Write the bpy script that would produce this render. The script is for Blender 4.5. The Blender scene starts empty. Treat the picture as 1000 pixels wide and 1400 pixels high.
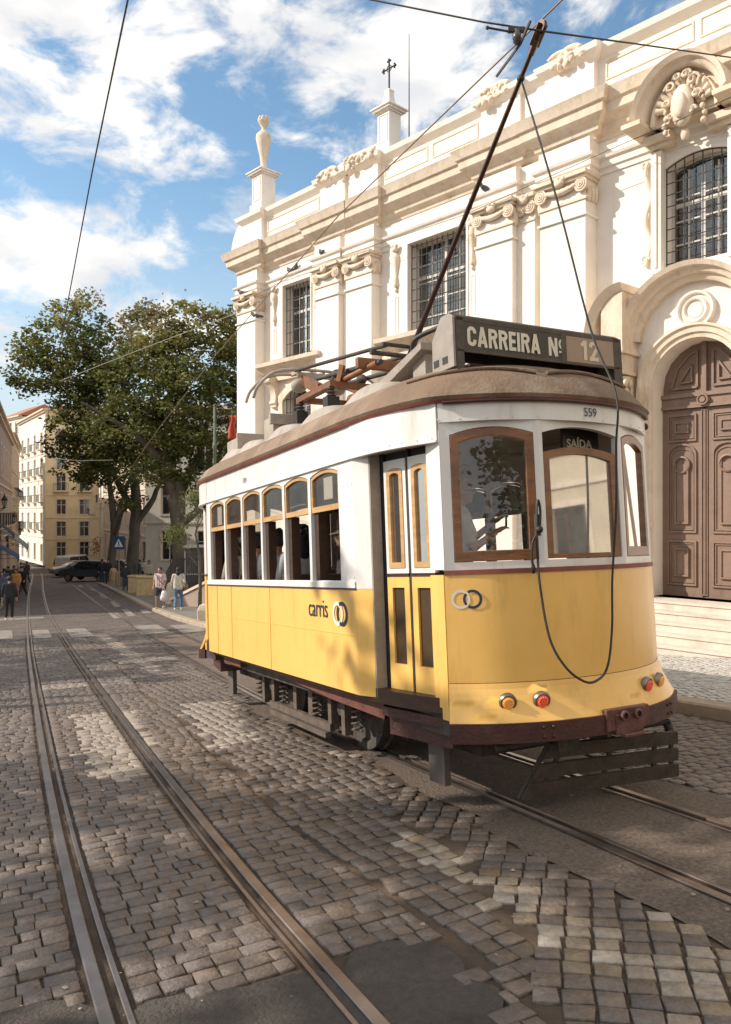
import bpy, math, random
import numpy as np
from mathutils import Vector, Matrix, noise
R = math.radians
rnd = random.Random(7)
scene = bpy.context.scene
COL = scene.collection

# ------------------------------------------------------------------ materials
def srgb(r, g, b):
    f = lambda c: (c/255/12.92) if c/255 <= .04045 else ((c/255+.055)/1.055)**2.4
    return (f(r), f(g), f(b))
def mat(name, c1, c2=None, rough=.7, metal=0, scale=6., detail=6, bump=0., bscale=None, coat=0., spec=.5, stain=None, stain_scale=1.5, stain_amt=.5, emit=None, stretch=None, streak=0):
    m = bpy.data.materials.new(name); m.use_nodes = True
    nt = m.node_tree; N = nt.nodes; L = nt.links
    b = N['Principled BSDF']
    b.inputs['Roughness'].default_value = rough; b.inputs['Metallic'].default_value = metal
    b.inputs['Coat Weight'].default_value = coat; b.inputs['Coat Roughness'].default_value = .15
    b.inputs['Specular IOR Level'].default_value = spec
    tc = N.new('ShaderNodeTexCoord'); vec = tc.outputs['Object']
    if stretch:
        mp = N.new('ShaderNodeMapping'); mp.inputs['Scale'].default_value = stretch
        L.new(vec, mp.inputs[0]); vec = mp.outputs[0]
    if c2 is None: c2 = tuple(min(1, c*.8) for c in c1)
    nz = N.new('ShaderNodeTexNoise'); nz.inputs['Scale'].default_value = scale; nz.inputs['Detail'].default_value = detail; nz.inputs['Roughness'].default_value = .65
    L.new(vec, nz.inputs['Vector'])
    mr = N.new('ShaderNodeMapRange'); mr.inputs['From Min'].default_value = .32; mr.inputs['From Max'].default_value = .68
    L.new(nz.outputs['Fac'], mr.inputs['Value'])
    mx = N.new('ShaderNodeMix'); mx.data_type = 'RGBA'
    mx.inputs['A'].default_value = (*c1, 1); mx.inputs['B'].default_value = (*c2, 1)
    L.new(mr.outputs[0], mx.inputs['Factor']); out = mx.outputs['Result']
    if stain:
        n2 = N.new('ShaderNodeTexNoise'); n2.inputs['Scale'].default_value = stain_scale; n2.inputs['Detail'].default_value = 8; n2.inputs['Roughness'].default_value = .7
        if streak:
            m0 = N.new('ShaderNodeMapping'); m0.inputs['Scale'].default_value = (1, 1, 1/streak); L.new(tc.outputs['Object'], m0.inputs[0]); L.new(m0.outputs[0], n2.inputs['Vector'])
        else: L.new(tc.outputs['Object'], n2.inputs['Vector'])
        m2 = N.new('ShaderNodeMapRange'); m2.inputs['From Min'].default_value = .52; m2.inputs['From Max'].default_value = .72; m2.inputs['To Max'].default_value = stain_amt
        L.new(n2.outputs['Fac'], m2.inputs['Value'])
        m3 = N.new('ShaderNodeMix'); m3.data_type = 'RGBA'; m3.inputs['B'].default_value = (*stain, 1)
        L.new(out, m3.inputs['A']); L.new(m2.outputs[0], m3.inputs['Factor']); out = m3.outputs['Result']
    L.new(out, b.inputs['Base Color'])
    if bump:
        n3 = N.new('ShaderNodeTexNoise'); n3.inputs['Scale'].default_value = bscale or scale*4; n3.inputs['Detail'].default_value = 5
        L.new(vec, n3.inputs['Vector'])
        bp = N.new('ShaderNodeBump'); bp.inputs['Strength'].default_value = bump; bp.inputs['Distance'].default_value = .02
        L.new(n3.outputs['Fac'], bp.inputs['Height']); L.new(bp.outputs[0], b.inputs['Normal'])
    if emit:
        b.inputs['Emission Color'].default_value = (*emit[:3], 1); b.inputs['Emission Strength'].default_value = emit[3]
    return m
def glass(name, tint=(.9, .93, .92), refl=1.0, rough=.02, extra=.04, dirt=.1):
    m = bpy.data.materials.new(name); m.use_nodes = True
    nt = m.node_tree; N = nt.nodes; L = nt.links; N.clear()
    o = N.new('ShaderNodeOutputMaterial'); t = N.new('ShaderNodeBsdfTransparent'); g = N.new('ShaderNodeBsdfGlossy'); d = N.new('ShaderNodeBsdfDiffuse')
    t.inputs[0].default_value = (*tint, 1); g.inputs[0].default_value = (refl, refl, refl, 1); g.inputs['Roughness'].default_value = rough
    d.inputs[0].default_value = (.6, .56, .5, 1)
    f = N.new('ShaderNodeFresnel'); f.inputs[0].default_value = 1.5
    a = N.new('ShaderNodeMath'); a.operation = 'ADD'; a.inputs[1].default_value = extra; L.new(f.outputs[0], a.inputs[0])
    x = N.new('ShaderNodeMixShader'); L.new(a.outputs[0], x.inputs[0]); L.new(t.outputs[0], x.inputs[1]); L.new(g.outputs[0], x.inputs[2])
    nz = N.new('ShaderNodeTexNoise'); nz.inputs['Scale'].default_value = 3; nz.inputs['Detail'].default_value = 6
    tc = N.new('ShaderNodeTexCoord'); L.new(tc.outputs['Object'], nz.inputs['Vector'])
    mm = N.new('ShaderNodeMath'); mm.operation = 'MULTIPLY'; mm.inputs[1].default_value = dirt*2; L.new(nz.outputs['Fac'], mm.inputs[0])
    y = N.new('ShaderNodeMixShader'); L.new(mm.outputs[0], y.inputs[0]); L.new(x.outputs[0], y.inputs[1]); L.new(d.outputs[0], y.inputs[2])
    L.new(y.outputs[0], o.inputs[0]); return m
def attr_mat(name, rough=.8, bump=.0, bscale=40, nscale=8, namt=.35, trans=0., spec=.4, distance=.01):
    m = bpy.data.materials.new(name); m.use_nodes = True
    nt = m.node_tree; N = nt.nodes; L = nt.links; b = N['Principled BSDF']
    b.inputs['Roughness'].default_value = rough; b.inputs['Specular IOR Level'].default_value = spec
    at = N.new('ShaderNodeAttribute'); at.attribute_name = 'Col'
    tc = N.new('ShaderNodeTexCoord')
    nz = N.new('ShaderNodeTexNoise'); nz.inputs['Scale'].default_value = nscale; nz.inputs['Detail'].default_value = 8; nz.inputs['Roughness'].default_value = .7
    L.new(tc.outputs['Object'], nz.inputs['Vector'])
    mr = N.new('ShaderNodeMapRange'); mr.inputs['From Min'].default_value = .3; mr.inputs['From Max'].default_value = .7
    mr.inputs['To Min'].default_value = 1-namt; mr.inputs['To Max'].default_value = 1+namt; L.new(nz.outputs['Fac'], mr.inputs['Value'])
    mx = N.new('ShaderNodeMix'); mx.data_type = 'RGBA'; mx.blend_type = 'MULTIPLY'; mx.inputs['Factor'].default_value = 1
    L.new(at.outputs['Color'], mx.inputs['A']); L.new(mr.outputs[0], mx.inputs['B']); L.new(mx.outputs['Result'], b.inputs['Base Color'])
    if bump:
        n3 = N.new('ShaderNodeTexNoise'); n3.inputs['Scale'].default_value = bscale; n3.inputs['Detail'].default_value = 6
        L.new(tc.outputs['Object'], n3.inputs['Vector'])
        bp = N.new('ShaderNodeBump'); bp.inputs['Strength'].default_value = bump; bp.inputs['Distance'].default_value = distance
        L.new(n3.outputs['Fac'], bp.inputs['Height']); L.new(bp.outputs[0], b.inputs['Normal'])
    if trans:
        o = N['Material Output']; t = N.new('ShaderNodeBsdfTranslucent'); L.new(mx.outputs['Result'], t.inputs[0])
        x = N.new('ShaderNodeMixShader'); x.inputs[0].default_value = trans; L.new(b.outputs[0], x.inputs[1]); L.new(t.outputs[0], x.inputs[2]); L.new(x.outputs[0], o.inputs[0])
    return m

# ------------------------------------------------------------------ mesh builder
class MB:
    def __init__(s, M=None): s.v = []; s.f = []; s.M = M
    def add(s, vs, fs):
        n = len(s.v)
        for p in vs:
            p = Vector(p)
            if s.M is not None: p = s.M @ p
            s.v.append((p.x, p.y, p.z))
        for f in fs: s.f.append([i+n for i in f])
    def box(s, x0, x1, y0, y1, z0, z1):
        vs = [(x, y, z) for z in (z0, z1) for y in (y0, y1) for x in (x0, x1)]
        s.add(vs, [(0, 2, 3, 1), (4, 5, 7, 6), (0, 1, 5, 4), (2, 6, 7, 3), (0, 4, 6, 2), (1, 3, 7, 5)])
    def obox(s, c, ax, ay, az):
        c = Vector(c); ax = Vector(ax); ay = Vector(ay); az = Vector(az)
        vs = [c+ax*i+ay*j+az*k for k in (-1, 1) for j in (-1, 1) for i in (-1, 1)]
        s.add(vs, [(0, 2, 3, 1), (4, 5, 7, 6), (0, 1, 5, 4), (2, 6, 7, 3), (0, 4, 6, 2), (1, 3, 7, 5)])
    def bar(s, a, b, w, h, up=(0, 0, 1)):
        a = Vector(a); b = Vector(b); d = (b-a); L = d.length; d.normalize(); up = Vector(up)
        sd = d.cross(up)
        if sd.length < 1e-4: sd = d.cross(Vector((1, 0, 0)))
        sd.normalize(); u2 = sd.cross(d)
        s.obox((a+b)/2, d*(L/2), sd*(w/2), u2*(h/2))
    def prism(s, poly, m, o0, o1):
        n = len(poly)
        vs = [m(p[0], p[1], o0) for p in poly]+[m(p[0], p[1], o1) for p in poly]
        fs = [list(range(n))[::-1], list(range(n, 2*n))]+[(i, (i+1) % n, n+(i+1) % n, n+i) for i in range(n)]
        s.add(vs, fs)
    def tube(s, pts, r, n=8, cap=True):
        pts = [Vector(p) for p in pts]; k = len(pts)
        rs = r if isinstance(r, (list, tuple)) else [r]*k
        vs = []; fs = []; prev = None
        for i, p in enumerate(pts):
            t = (pts[min(i+1, k-1)]-pts[max(i-1, 0)])
            if t.length < 1e-9: t = Vector((0, 0, 1))
            t.normalize()
            if prev is None:
                a = t.orthogonal().normalized()
            else:
                a = prev-t*prev.dot(t)
                a = a.normalized() if a.length > 1e-6 else t.orthogonal().normalized()
            prev = a; b = t.cross(a)
            for j in range(n):
                an = 2*math.pi*j/n; vs.append(p+(a*math.cos(an)+b*math.sin(an))*rs[i])
        for i in range(k-1):
            for j in range(n):
                fs.append((i*n+j, i*n+(j+1) % n, (i+1)*n+(j+1) % n, (i+1)*n+j))
        if cap: fs.append(list(range(n))[::-1]); fs.append([(k-1)*n+j for j in range(n)])
        s.add(vs, fs)
    def lathe(s, prof, c=(0, 0, 0), n=20, M=None, a0=0, a1=2*math.pi):
        full = abs(a1-a0-2*math.pi) < 1e-6; m = n if full else n+1
        c = Vector(c); vs = []; fs = []
        for (r, z) in prof:
            for j in range(m):
                a = a0+(a1-a0)*j/n; p = Vector((r*math.cos(a), r*math.sin(a), z))
                if M is not None: p = M @ p
                vs.append(c+p)
        for i in range(len(prof)-1):
            for j in range(n):
                j2 = (j+1) % m; fs.append((i*m+j, i*m+j2, (i+1)*m+j2, (i+1)*m+j))
        s.add(vs, fs)
    def ball(s, c, r, nu=12, nv=8, M=None):
        if not isinstance(r, (tuple, list)): r = (r, r, r)
        c = Vector(c); vs = []; fs = []
        for i in range(nv+1):
            t = math.pi*i/nv
            for j in range(nu):
                a = 2*math.pi*j/nu
                p = Vector((r[0]*math.sin(t)*math.cos(a), r[1]*math.sin(t)*math.sin(a), r[2]*math.cos(t)))
                if M is not None: p = M @ p
                vs.append(c+p)
        for i in range(nv):
            for j in range(nu): fs.append((i*nu+j, (i+1)*nu+j, (i+1)*nu+(j+1) % nu, i*nu+(j+1) % nu))
        s.add(vs, fs)
    def grid(s, fn, nu, nv, closeu=False):
        vs = [fn(i/nu, j/nv) for j in range(nv+1) for i in range(nu+1)]; w = nu+1
        s.add(vs, [(j*w+i, j*w+i+1, (j+1)*w+i+1, (j+1)*w+i) for j in range(nv) for i in range(nu)])
    def build(s, name, m, parent=None, smooth=None, bevel=0, solid=0):
        me = bpy.data.meshes.new(name); me.from_pydata(s.v, [], s.f); me.materials.append(m)
        import bmesh
        bm = bmesh.new(); bm.from_mesh(me); bmesh.ops.remove_doubles(bm, verts=bm.verts, dist=1e-5); bmesh.ops.recalc_face_normals(bm, faces=bm.faces); bm.to_mesh(me); bm.free()
        me.update()
        if smooth:
            me.polygons.foreach_set('use_smooth', [True]*len(me.polygons)); me.set_sharp_from_angle(angle=R(smooth))
        o = bpy.data.objects.new(name, me); COL.objects.link(o)
        if parent: o.parent = parent
        if solid:
            md = o.modifiers.new('solid', 'SOLIDIFY'); md.thickness = solid; md.offset = -1
        if bevel:
            md = o.modifiers.new('bevel', 'BEVEL'); md.width = bevel; md.segments = 2; md.limit_method = 'ANGLE'; md.angle_limit = R(40)
        return o
def tag(o, label=None, cat=None, group=None, kind=None):
    if label: o['label'] = label
    if cat: o['category'] = cat
    if group: o['group'] = group
    if kind: o['kind'] = kind
    return o
def empty(name, loc, label=None, cat=None, group=None, rz=0, M=None):
    o = bpy.data.objects.new(name, None); COL.objects.link(o); o.empty_display_size = .2
    if M is not None: o.matrix_world = M
    else: o.location = loc; o.rotation_euler = (0, 0, rz)
    return tag(o, label, cat, group)
def copy_tree(o, parent=None):
    c = o.copy(); COL.objects.link(c)
    if parent is not None: c.parent = parent
    for ch in [k for k in o.children]: copy_tree(ch, c)
    return c
def fastmesh(name, V, F, m, col=None, parent=None, smooth=False):
    V = np.asarray(V, dtype=np.float32); F = np.asarray(F, dtype=np.int32); k = F.shape[1]
    me = bpy.data.meshes.new(name); me.vertices.add(len(V)); me.vertices.foreach_set('co', V.ravel())
    me.loops.add(F.size); me.loops.foreach_set('vertex_index', F.ravel())
    me.polygons.add(len(F)); me.polygons.foreach_set('loop_start', np.arange(0, F.size, k, dtype=np.int32)); me.polygons.foreach_set('loop_total', np.full(len(F), k, dtype=np.int32))
    if smooth: me.polygons.foreach_set('use_smooth', np.ones(len(F), dtype=bool))
    me.update(calc_edges=True)
    if col is not None:
        a = me.color_attributes.new('Col', 'FLOAT_COLOR', 'POINT'); c = np.ones((len(V), 4), dtype=np.float32); c[:, :3] = col; a.data.foreach_set('color', c.ravel())
    me.materials.append(m); o = bpy.data.objects.new(name, me); COL.objects.link(o)
    if parent: o.parent = parent
    return o
def text_into(mb, s, size, M, ext=.002, bold=0., xs=1., align='CENTER'):
    cu = bpy.data.curves.new('lettering', 'FONT'); cu.body = s; cu.size = size; cu.extrude = ext; cu.offset = bold; cu.align_x = align; cu.align_y = 'CENTER'; cu.resolution_u = 4
    ob = bpy.data.objects.new('lettering', cu); COL.objects.link(ob)
    dg = bpy.context.evaluated_depsgraph_get(); me = bpy.data.meshes.new_from_object(ob.evaluated_get(dg), depsgraph=dg)
    S = Matrix.Diagonal((xs, 1, 1, 1))
    mb.add([M @ S @ v.co for v in me.vertices], [list(p.vertices) for p in me.polygons])
    bpy.data.objects.remove(ob); bpy.data.curves.remove(cu); bpy.data.meshes.remove(me)
def basis(o, x, y, z=None):
    x = Vector(x).normalized(); y = Vector(y).normalized(); z = x.cross(y)
    M = Matrix((( x.x, y.x, z.x, o[0]), (x.y, y.y, z.y, o[1]), (x.z, y.z, z.z, o[2]), (0, 0, 0, 1))); return M

def archz(a, b, zt, rise, s):
    if not rise: return zt
    t = (s-(a+b)/2)/((b-a)/2); t = max(-1, min(1, t))
    return zt+rise*(math.sqrt(max(0, 1-t*t)) if rise > .6*(b-a)/2 else (1-t*t))
def arcpath(a, b, zb, zt, rise, n=10):
    p = [(a, zb)]
    k = n if rise else 1
    for i in range(k+1):
        if rise > .6*(b-a)/2:
            an = math.pi*(1-i/k); s = (a+b)/2+(b-a)/2*math.cos(an); p.append((s, zt+rise*math.sin(an)))
        else:
            s = a+(b-a)*i/k; p.append((s, archz(a, b, zt, rise, s)))
    p.append((b, zb)); return p
def frame(mb, m, a, b, zb, zt, rise, w, o0, o1, wb=None, n=10, wt=None):
    wb = w if wb is None else wb; wt = w if wt is None else wt
    P = arcpath(a, b, zb, zt, rise, n)
    if rise > .6*(b-a)/2: Q = arcpath(a+w, b-w, zb+wb, zt, rise-wt, n)
    else: Q = arcpath(a+w, b-w, zb+wb, zt-wt+(rise*.12 if rise else 0), rise*.88 if rise else 0, n)
    k = len(P); vs = []
    for o in (o0, o1):
        vs += [m(s, z, o) for s, z in P]+[m(s, z, o) for s, z in Q]
    fs = []
    for i in range(k):
        j = (i+1) % k
        if i == k-1 and wb == 0: continue
        fs += [(i, j, k+j, k+i), (2*k+i, 3*k+i, 3*k+j, 2*k+j), (i, 2*k+i, 2*k+j, j), (k+i, k+j, 3*k+j, 3*k+i)]
    mb.add(vs, fs)
def pane(mb, m, a, b, zb, zt, rise, o, n=10):
    P = arcpath(a, b, zb, zt, rise, n); c = ((a+b)/2, (zb+zt)/2)
    mb.add([m(s, z, o) for s, z in P], [list(range(len(P)))])
def panel(mb, m, s0, s1, z0, z1, ops, th, edge=True):
    ops = sorted(ops); cur = s0; qs = []
    def quad(a, za0, za1, b, zb0, zb1):
        for o in (0, -th): mb.add([m(a, za0, o), m(b, zb0, o), m(b, zb1, o), m(a, za1, o)], [(0, 1, 2, 3)])
    for (a, b, zb, zt, rise) in ops:
        if a > cur: quad(cur, z0, z1, a, z0, z1)
        if zb > z0: quad(a, z0, zb, b, z0, zb)
        n = 10 if rise else 1
        P = arcpath(a, b, zb, zt, rise, n)
        for i in range(1, len(P)-2):
            quad(P[i][0], P[i][1], z1, P[i+1][0], P[i+1][1], z1)
        for i in range(len(P)):
            p = P[i]; q = P[(i+1) % len(P)]
            if i == len(P)-1 and zb <= z0: continue
            mb.add([m(p[0], p[1], 0), m(q[0], q[1], 0), m(q[0], q[1], -th), m(p[0], p[1], -th)], [(0, 1, 2, 3)])
        cur = b
    if cur < s1: quad(cur, z0, z1, s1, z0, z1)
    if edge:
        for (a, za, b, zb) in ((s0, z0, s0, z1), (s1, z0, s1, z1), (s0, z1, s1, z1)):
            mb.add([m(a, za, 0), m(b, zb, 0), m(b, zb, -th), m(a, za, -th)], [(0, 1, 2, 3)])
def sweep(mb, path, prof, m, close=True):
    """path: (c,o) polyline, profile: (out,z). Miter joints; outward is to the left of travel"""
    P = [Vector(p) for p in path]; k = len(P); q = len(prof); vs = []
    for i in range(k):
        d0 = (P[i]-P[i-1]).normalized() if i else (P[1]-P[0]).normalized()
        d1 = (P[i+1]-P[i]).normalized() if i < k-1 else d0
        n0 = Vector((-d0.y, d0.x)); n1 = Vector((-d1.y, d1.x)); nn = (n0+n1)
        nn = nn.normalized() if nn.length > 1e-6 else n0
        sc = 1/max(.3, nn.dot(n0))
        for (o, z) in prof:
            p = P[i]+nn*(o*sc); vs.append(m(p.x, z, p.y))
    fs = [(i*q+j, i*q+j+1, (i+1)*q+j+1, (i+1)*q+j) for i in range(k-1) for j in range(q-1)]
    if close: fs += [[j for j in range(q)], [(k-1)*q+j for j in range(q)][::-1]]
    mb.add(vs, fs)
def catmull(pts, n=6):
    P = [Vector(p) for p in pts]; out = []
    for i in range(len(P)-1):
        a = P[max(i-1, 0)]; b = P[i]; c = P[i+1]; d = P[min(i+2, len(P)-1)]
        for j in range(n):
            t = j/n
            out.append(.5*((2*b)+(c-a)*t+(2*a-5*b+4*c-d)*t*t+(3*b-a-3*c+d)*t**3))
    out.append(P[-1]); return out

# ------------------------------------------------------------------ the lie of the land: the street falls away from the camera
H = 1.70
def zg(x, y): return .0353*x-.0672*y+.04*max(0., y-34)-H
U = Vector((-.4628078773, .8832211399, -.0756920517)); RR = Vector((.8854218129, .4647883532, 0)); UP = Vector((-.0351807841, .0670193936, .997130974))
def SR(s, r, h=0.):
    p = U*s+RR*r-UP*1.7; z = zg(p.x, p.y)
    return Vector((p.x, p.y, z+h))
F = 1049.
def G(px, py, h=0.):     # a spot on the street, from the survey of the photograph
    x = (px-500)/F; yy = (py-700)/F; lo, hi = .5, 300
    for _ in range(50):
        D = (lo+hi)/2
        if -yy*D-zg(x*D, D) > 0: lo = D
        else: hi = D
    return Vector((x*D, D, zg(x*D, D)+h))
SUN = Vector((-1.0, -.03, math.tan(R(33)))).normalized()
# ------------------------------------------------------------------ sky, sun, camera
w = bpy.data.worlds.new('World'); scene.world = w; w.use_nodes = True
nt = w.node_tree; N = nt.nodes; L = nt.links; bg = N['Background']
sky = N.new('ShaderNodeTexSky'); sky.sky_type = 'NISHITA'; sky.sun_disc = False; sky.sun_elevation = R(33); sky.sun_rotation = math.atan2(SUN.x, SUN.y)
sky.air_density = 1.; sky.dust_density = .8; sky.ozone_density = 2.2; sky.altitude = 100
SKYT = (1.0, 1.12, 1.04, 1)
def nd(t, **k):
    n = N.new(t)
    for a_, v in k.items(): setattr(n, a_, v)
    return n
def mth(op, a, b=None, c=None):
    n = N.new('ShaderNodeMath'); n.operation = op
    for i, v in enumerate((a, b, c)):
        if v is None: continue
        if isinstance(v, (int, float)): n.inputs[i].default_value = v
        else: L.new(v, n.inputs[i])
    return n.outputs[0]
tc = N.new('ShaderNodeTexCoord'); nv = nd('ShaderNodeVectorMath', operation='NORMALIZE'); L.new(tc.outputs['Generated'], nv.inputs[0]); DIR = nv.outputs[0]
sx = N.new('ShaderNodeSeparateXYZ'); L.new(DIR, sx.inputs[0])
mpn = N.new('ShaderNodeMapping'); mpn.inputs['Scale'].default_value = (1, 1, 1.9); L.new(DIR, mpn.inputs[0])
n1 = N.new('ShaderNodeTexNoise'); n1.inputs['Scale'].default_value = 7.5; n1.inputs['Detail'].default_value = 11; n1.inputs['Roughness'].default_value = .60; n1.inputs['Distortion'].default_value = .35; L.new(mpn.outputs[0], n1.inputs['Vector'])
mp2 = N.new('ShaderNodeMapping'); mp2.inputs['Scale'].default_value = (1, 1, 1.6); L.new(DIR, mp2.inputs[0])
dens = mth('SUBTRACT', n1.outputs['Fac'], .5)
# cloud banks, each at its own place in the sky: (direction px, py of the survey; the last is an added, unseen one), angular half widths, weight
for (px, py, sw, shh, am) in ((120, 35, 210, 55, .22), (400, 40, 150, 60, .17), (165, 205, 105, 42, .20), (25, 375, 80, 40, .20), (300, 300, 60, 22, .14), (165, 345, 70, 24, .13), (530, 160, 80, 60, .10), (650, 30, 150, 60, .20), (15, 120, 50, 40, .14), (120, 440, 300, 60, .17), (880, 10, 60, 30, .06), (430, 130, 25, 18, .15), (290, 215, 40, 14, .12), (-500, 200, 400, 150, .15), (1700, 200, 500, 150, .15), (9999, 0, 1100, 800, .6)):
    c = Vector(((px-500)/F, 1, -(py-700)/F)).normalized(); k = 1/math.sqrt(1+((px-500)/F)**2+((py-700)/F)**2)
    if px == 9999: c = Vector((.25, -1, .75)).normalized(); k = 1  # unseen bank behind the camera, added for warm fill light
    sb = nd('ShaderNodeVectorMath', operation='SUBTRACT'); L.new(DIR, sb.inputs[0]); sb.inputs[1].default_value = c
    ml = nd('ShaderNodeVectorMath', operation='MULTIPLY'); L.new(sb.outputs[0], ml.inputs[0]); ml.inputs[1].default_value = (F/(sw*k), F/(sw*k), F/(shh*k))
    ln = nd('ShaderNodeVectorMath', operation='DOT_PRODUCT'); L.new(ml.outputs[0], ln.inputs[0]); L.new(ml.outputs[0], ln.inputs[1])
    e = mth('POWER', 2.718, mth('MULTIPLY', ln.outputs['Value'], -.7)); dens = mth('MULTIPLY_ADD', e, am*.82, dens)
cr = N.new('ShaderNodeMapRange'); cr.interpolation_type = 'SMOOTHSTEP'; cr.inputs['From Min'].default_value = .115; cr.inputs['From Max'].default_value = .29; L.new(dens, cr.inputs['Value'])
n3 = N.new('ShaderNodeTexNoise'); n3.inputs['Scale'].default_value = 9; n3.inputs['Detail'].default_value = 6; L.new(mpn.outputs[0], n3.inputs['Vector'])
cc = N.new('ShaderNodeMix'); cc.data_type = 'RGBA'; cc.inputs['A'].default_value = (4.4, 4.45, 4.6, 1); cc.inputs['B'].default_value = (6.1, 5.9, 5.6, 1)
mr3 = N.new('ShaderNodeMapRange'); mr3.inputs['From Min'].default_value = .38; mr3.inputs['From Max'].default_value = .62; L.new(n3.outputs['Fac'], mr3.inputs['Value']); L.new(mr3.outputs[0], cc.inputs['Factor'])
tint = N.new('ShaderNodeMix'); tint.data_type = 'RGBA'; tint.blend_type = 'MULTIPLY'; tint.inputs['Factor'].default_value = 1; tint.inputs['B'].default_value = SKYT; L.new(sky.outputs[0], tint.inputs['A'])
# pale air towards the horizon
hzm = N.new('ShaderNodeMapRange'); hzm.interpolation_type = 'SMOOTHSTEP'; hzm.inputs['From Min'].default_value = .42; hzm.inputs['From Max'].default_value = .0; hzm.inputs['To Max'].default_value = .92; L.new(sx.outputs[2], hzm.inputs['Value'])
hm = N.new('ShaderNodeMix'); hm.data_type = 'RGBA'; hm.inputs['B'].default_value = (3.7, 4.05, 4.25, 1); L.new(hzm.outputs[0], hm.inputs['Factor']); L.new(tint.outputs['Result'], hm.inputs['A'])
mx = N.new('ShaderNodeMix'); mx.data_type = 'RGBA'; L.new(cr.outputs[0], mx.inputs['Factor']); L.new(hm.outputs['Result'], mx.inputs['A']); L.new(cc.outputs['Result'], mx.inputs['B'])
L.new(mx.outputs['Result'], bg.inputs[0]); bg.inputs[1].default_value = .14
sl = bpy.data.lights.new('sun', 'SUN'); sl.energy = 3.9; sl.angle = R(.5); sl.color = (1, .92, .82)
so = bpy.data.objects.new('sun', sl); COL.objects.link(so); so.rotation_euler = SUN.to_track_quat('Z', 'Y').to_euler(); so.location = SUN*60
cam = bpy.data.cameras.new('camera'); co = bpy.data.objects.new('camera', cam); COL.objects.link(co); co.location = (0, 0, 0); co.rotation_euler = (R(90), 0, 0)
cam.sensor_fit = 'VERTICAL'; cam.sensor_height = 36; cam.lens = F/1400*36; cam.clip_end = 2000; scene.camera = co
scene.view_settings.view_transform = 'Standard'; scene.view_settings.look = 'None'; scene.view_settings.exposure = .46; scene.view_settings.gamma = 1

# ------------------------------------------------------------------ ground sheets
M_dirt = mat('sandy joint filling', (.026, .02, .016), (.15, .098, .06), .95, scale=1.6, detail=10, bump=.6, bscale=60)
def cobble_far_mat():
    m = mat('distant cobbles', (.105, .078, .062), (.175, .132, .108), .8, scale=.8, detail=8)
    nt = m.node_tree; N = nt.nodes; L = nt.links; b = N['Principled BSDF']
    tc = N.new('ShaderNodeTexCoord'); mp = N.new('ShaderNodeMapping'); mp.inputs['Rotation'].default_value = (0, 0, R(27.6)); L.new(tc.outputs['Object'], mp.inputs[0])
    vo = N.new('ShaderNodeTexVoronoi'); vo.feature = 'DISTANCE_TO_EDGE'; vo.inputs['Scale'].default_value = 7.5; vo.inputs['Randomness'].default_value = .6; L.new(mp.outputs[0], vo.inputs['Vector'])
    v2 = N.new('ShaderNodeTexVoronoi'); v2.inputs['Scale'].default_value = 7.5; v2.inputs['Randomness'].default_value = .6; L.new(mp.outputs[0], v2.inputs['Vector'])
    mr = N.new('ShaderNodeMapRange'); mr.inputs['From Max'].default_value = .09; mr.inputs['To Min'].default_value = .35; L.new(vo.outputs['Distance'], mr.inputs['Value'])
    hs = N.new('ShaderNodeSeparateColor'); L.new(v2.outputs['Color'], hs.inputs[0])
    m2 = N.new('ShaderNodeMapRange'); m2.inputs['To Min'].default_value = .75; m2.inputs['To Max'].default_value = 1.2; L.new(hs.outputs[0], m2.inputs['Value'])
    mm = N.new('ShaderNodeMath'); mm.operation = 'MULTIPLY'; L.new(mr.outputs[0], mm.inputs[0]); L.new(m2.outputs[0], mm.inputs[1])
    src = b.inputs['Base Color'].links[0].from_socket
    mx = N.new('ShaderNodeMix'); mx.data_type = 'RGBA'; mx.blend_type = 'MULTIPLY'; mx.inputs['Factor'].default_value = 1
    L.new(src, mx.inputs['A']); L.new(mm.outputs[0], mx.inputs['B']); L.new(mx.outputs['Result'], b.inputs['Base Color'])
    bp = N.new('ShaderNodeBump'); bp.inputs['Strength'].default_value = .8; bp.inputs['Distance'].default_value = .02; L.new(mr.outputs[0], bp.inputs['Height']); L.new(bp.outputs[0], b.inputs['Normal'])
    return m
M_far = cobble_far_mat()
M_stone = attr_mat('basalt setts', .52, bump=.9, bscale=48, nscale=22, namt=.32, spec=.5, distance=.012)
M_asph = mat('patched asphalt', (.07, .052, .04), (.21, .155, .115), .85, scale=42, detail=6, bump=1.0, bscale=60, stain=(.035, .031, .028), stain_scale=1.3, stain_amt=.7)
M_patch = mat('dark tar patch', (.052, .043, .034), (.085, .068, .054), .85, scale=30, detail=8, bump=.8, bscale=55, stain=(.028, .023, .019), stain_scale=3, stain_amt=.7)
M_pave = attr_mat('limestone mosaic', .7, bump=.3, bscale=60, nscale=10, namt=.15)
M_kerb = mat('kerb stone', (.42, .33, .23), (.28, .22, .16), .8, scale=4, bump=.4, stain=(.12, .1, .08))
M_rail = mat('polished rail steel', (.36, .30, .265), (.22, .17, .145), .36, metal=.9, scale=3, stain=(.16, .10, .07), stain_scale=5, stain_amt=.6)
M_groove = mat('rusty rail flank', (.06, .04, .03), (.025, .02, .018), .8, metal=.2, scale=8)
M_paint = mat('worn road paint', (.33, .28, .23), (.18, .15, .125), .75, scale=5, detail=10, bump=.3, bscale=40, stain=(.14, .115, .10), stain_scale=9, stain_amt=1.6)
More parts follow.
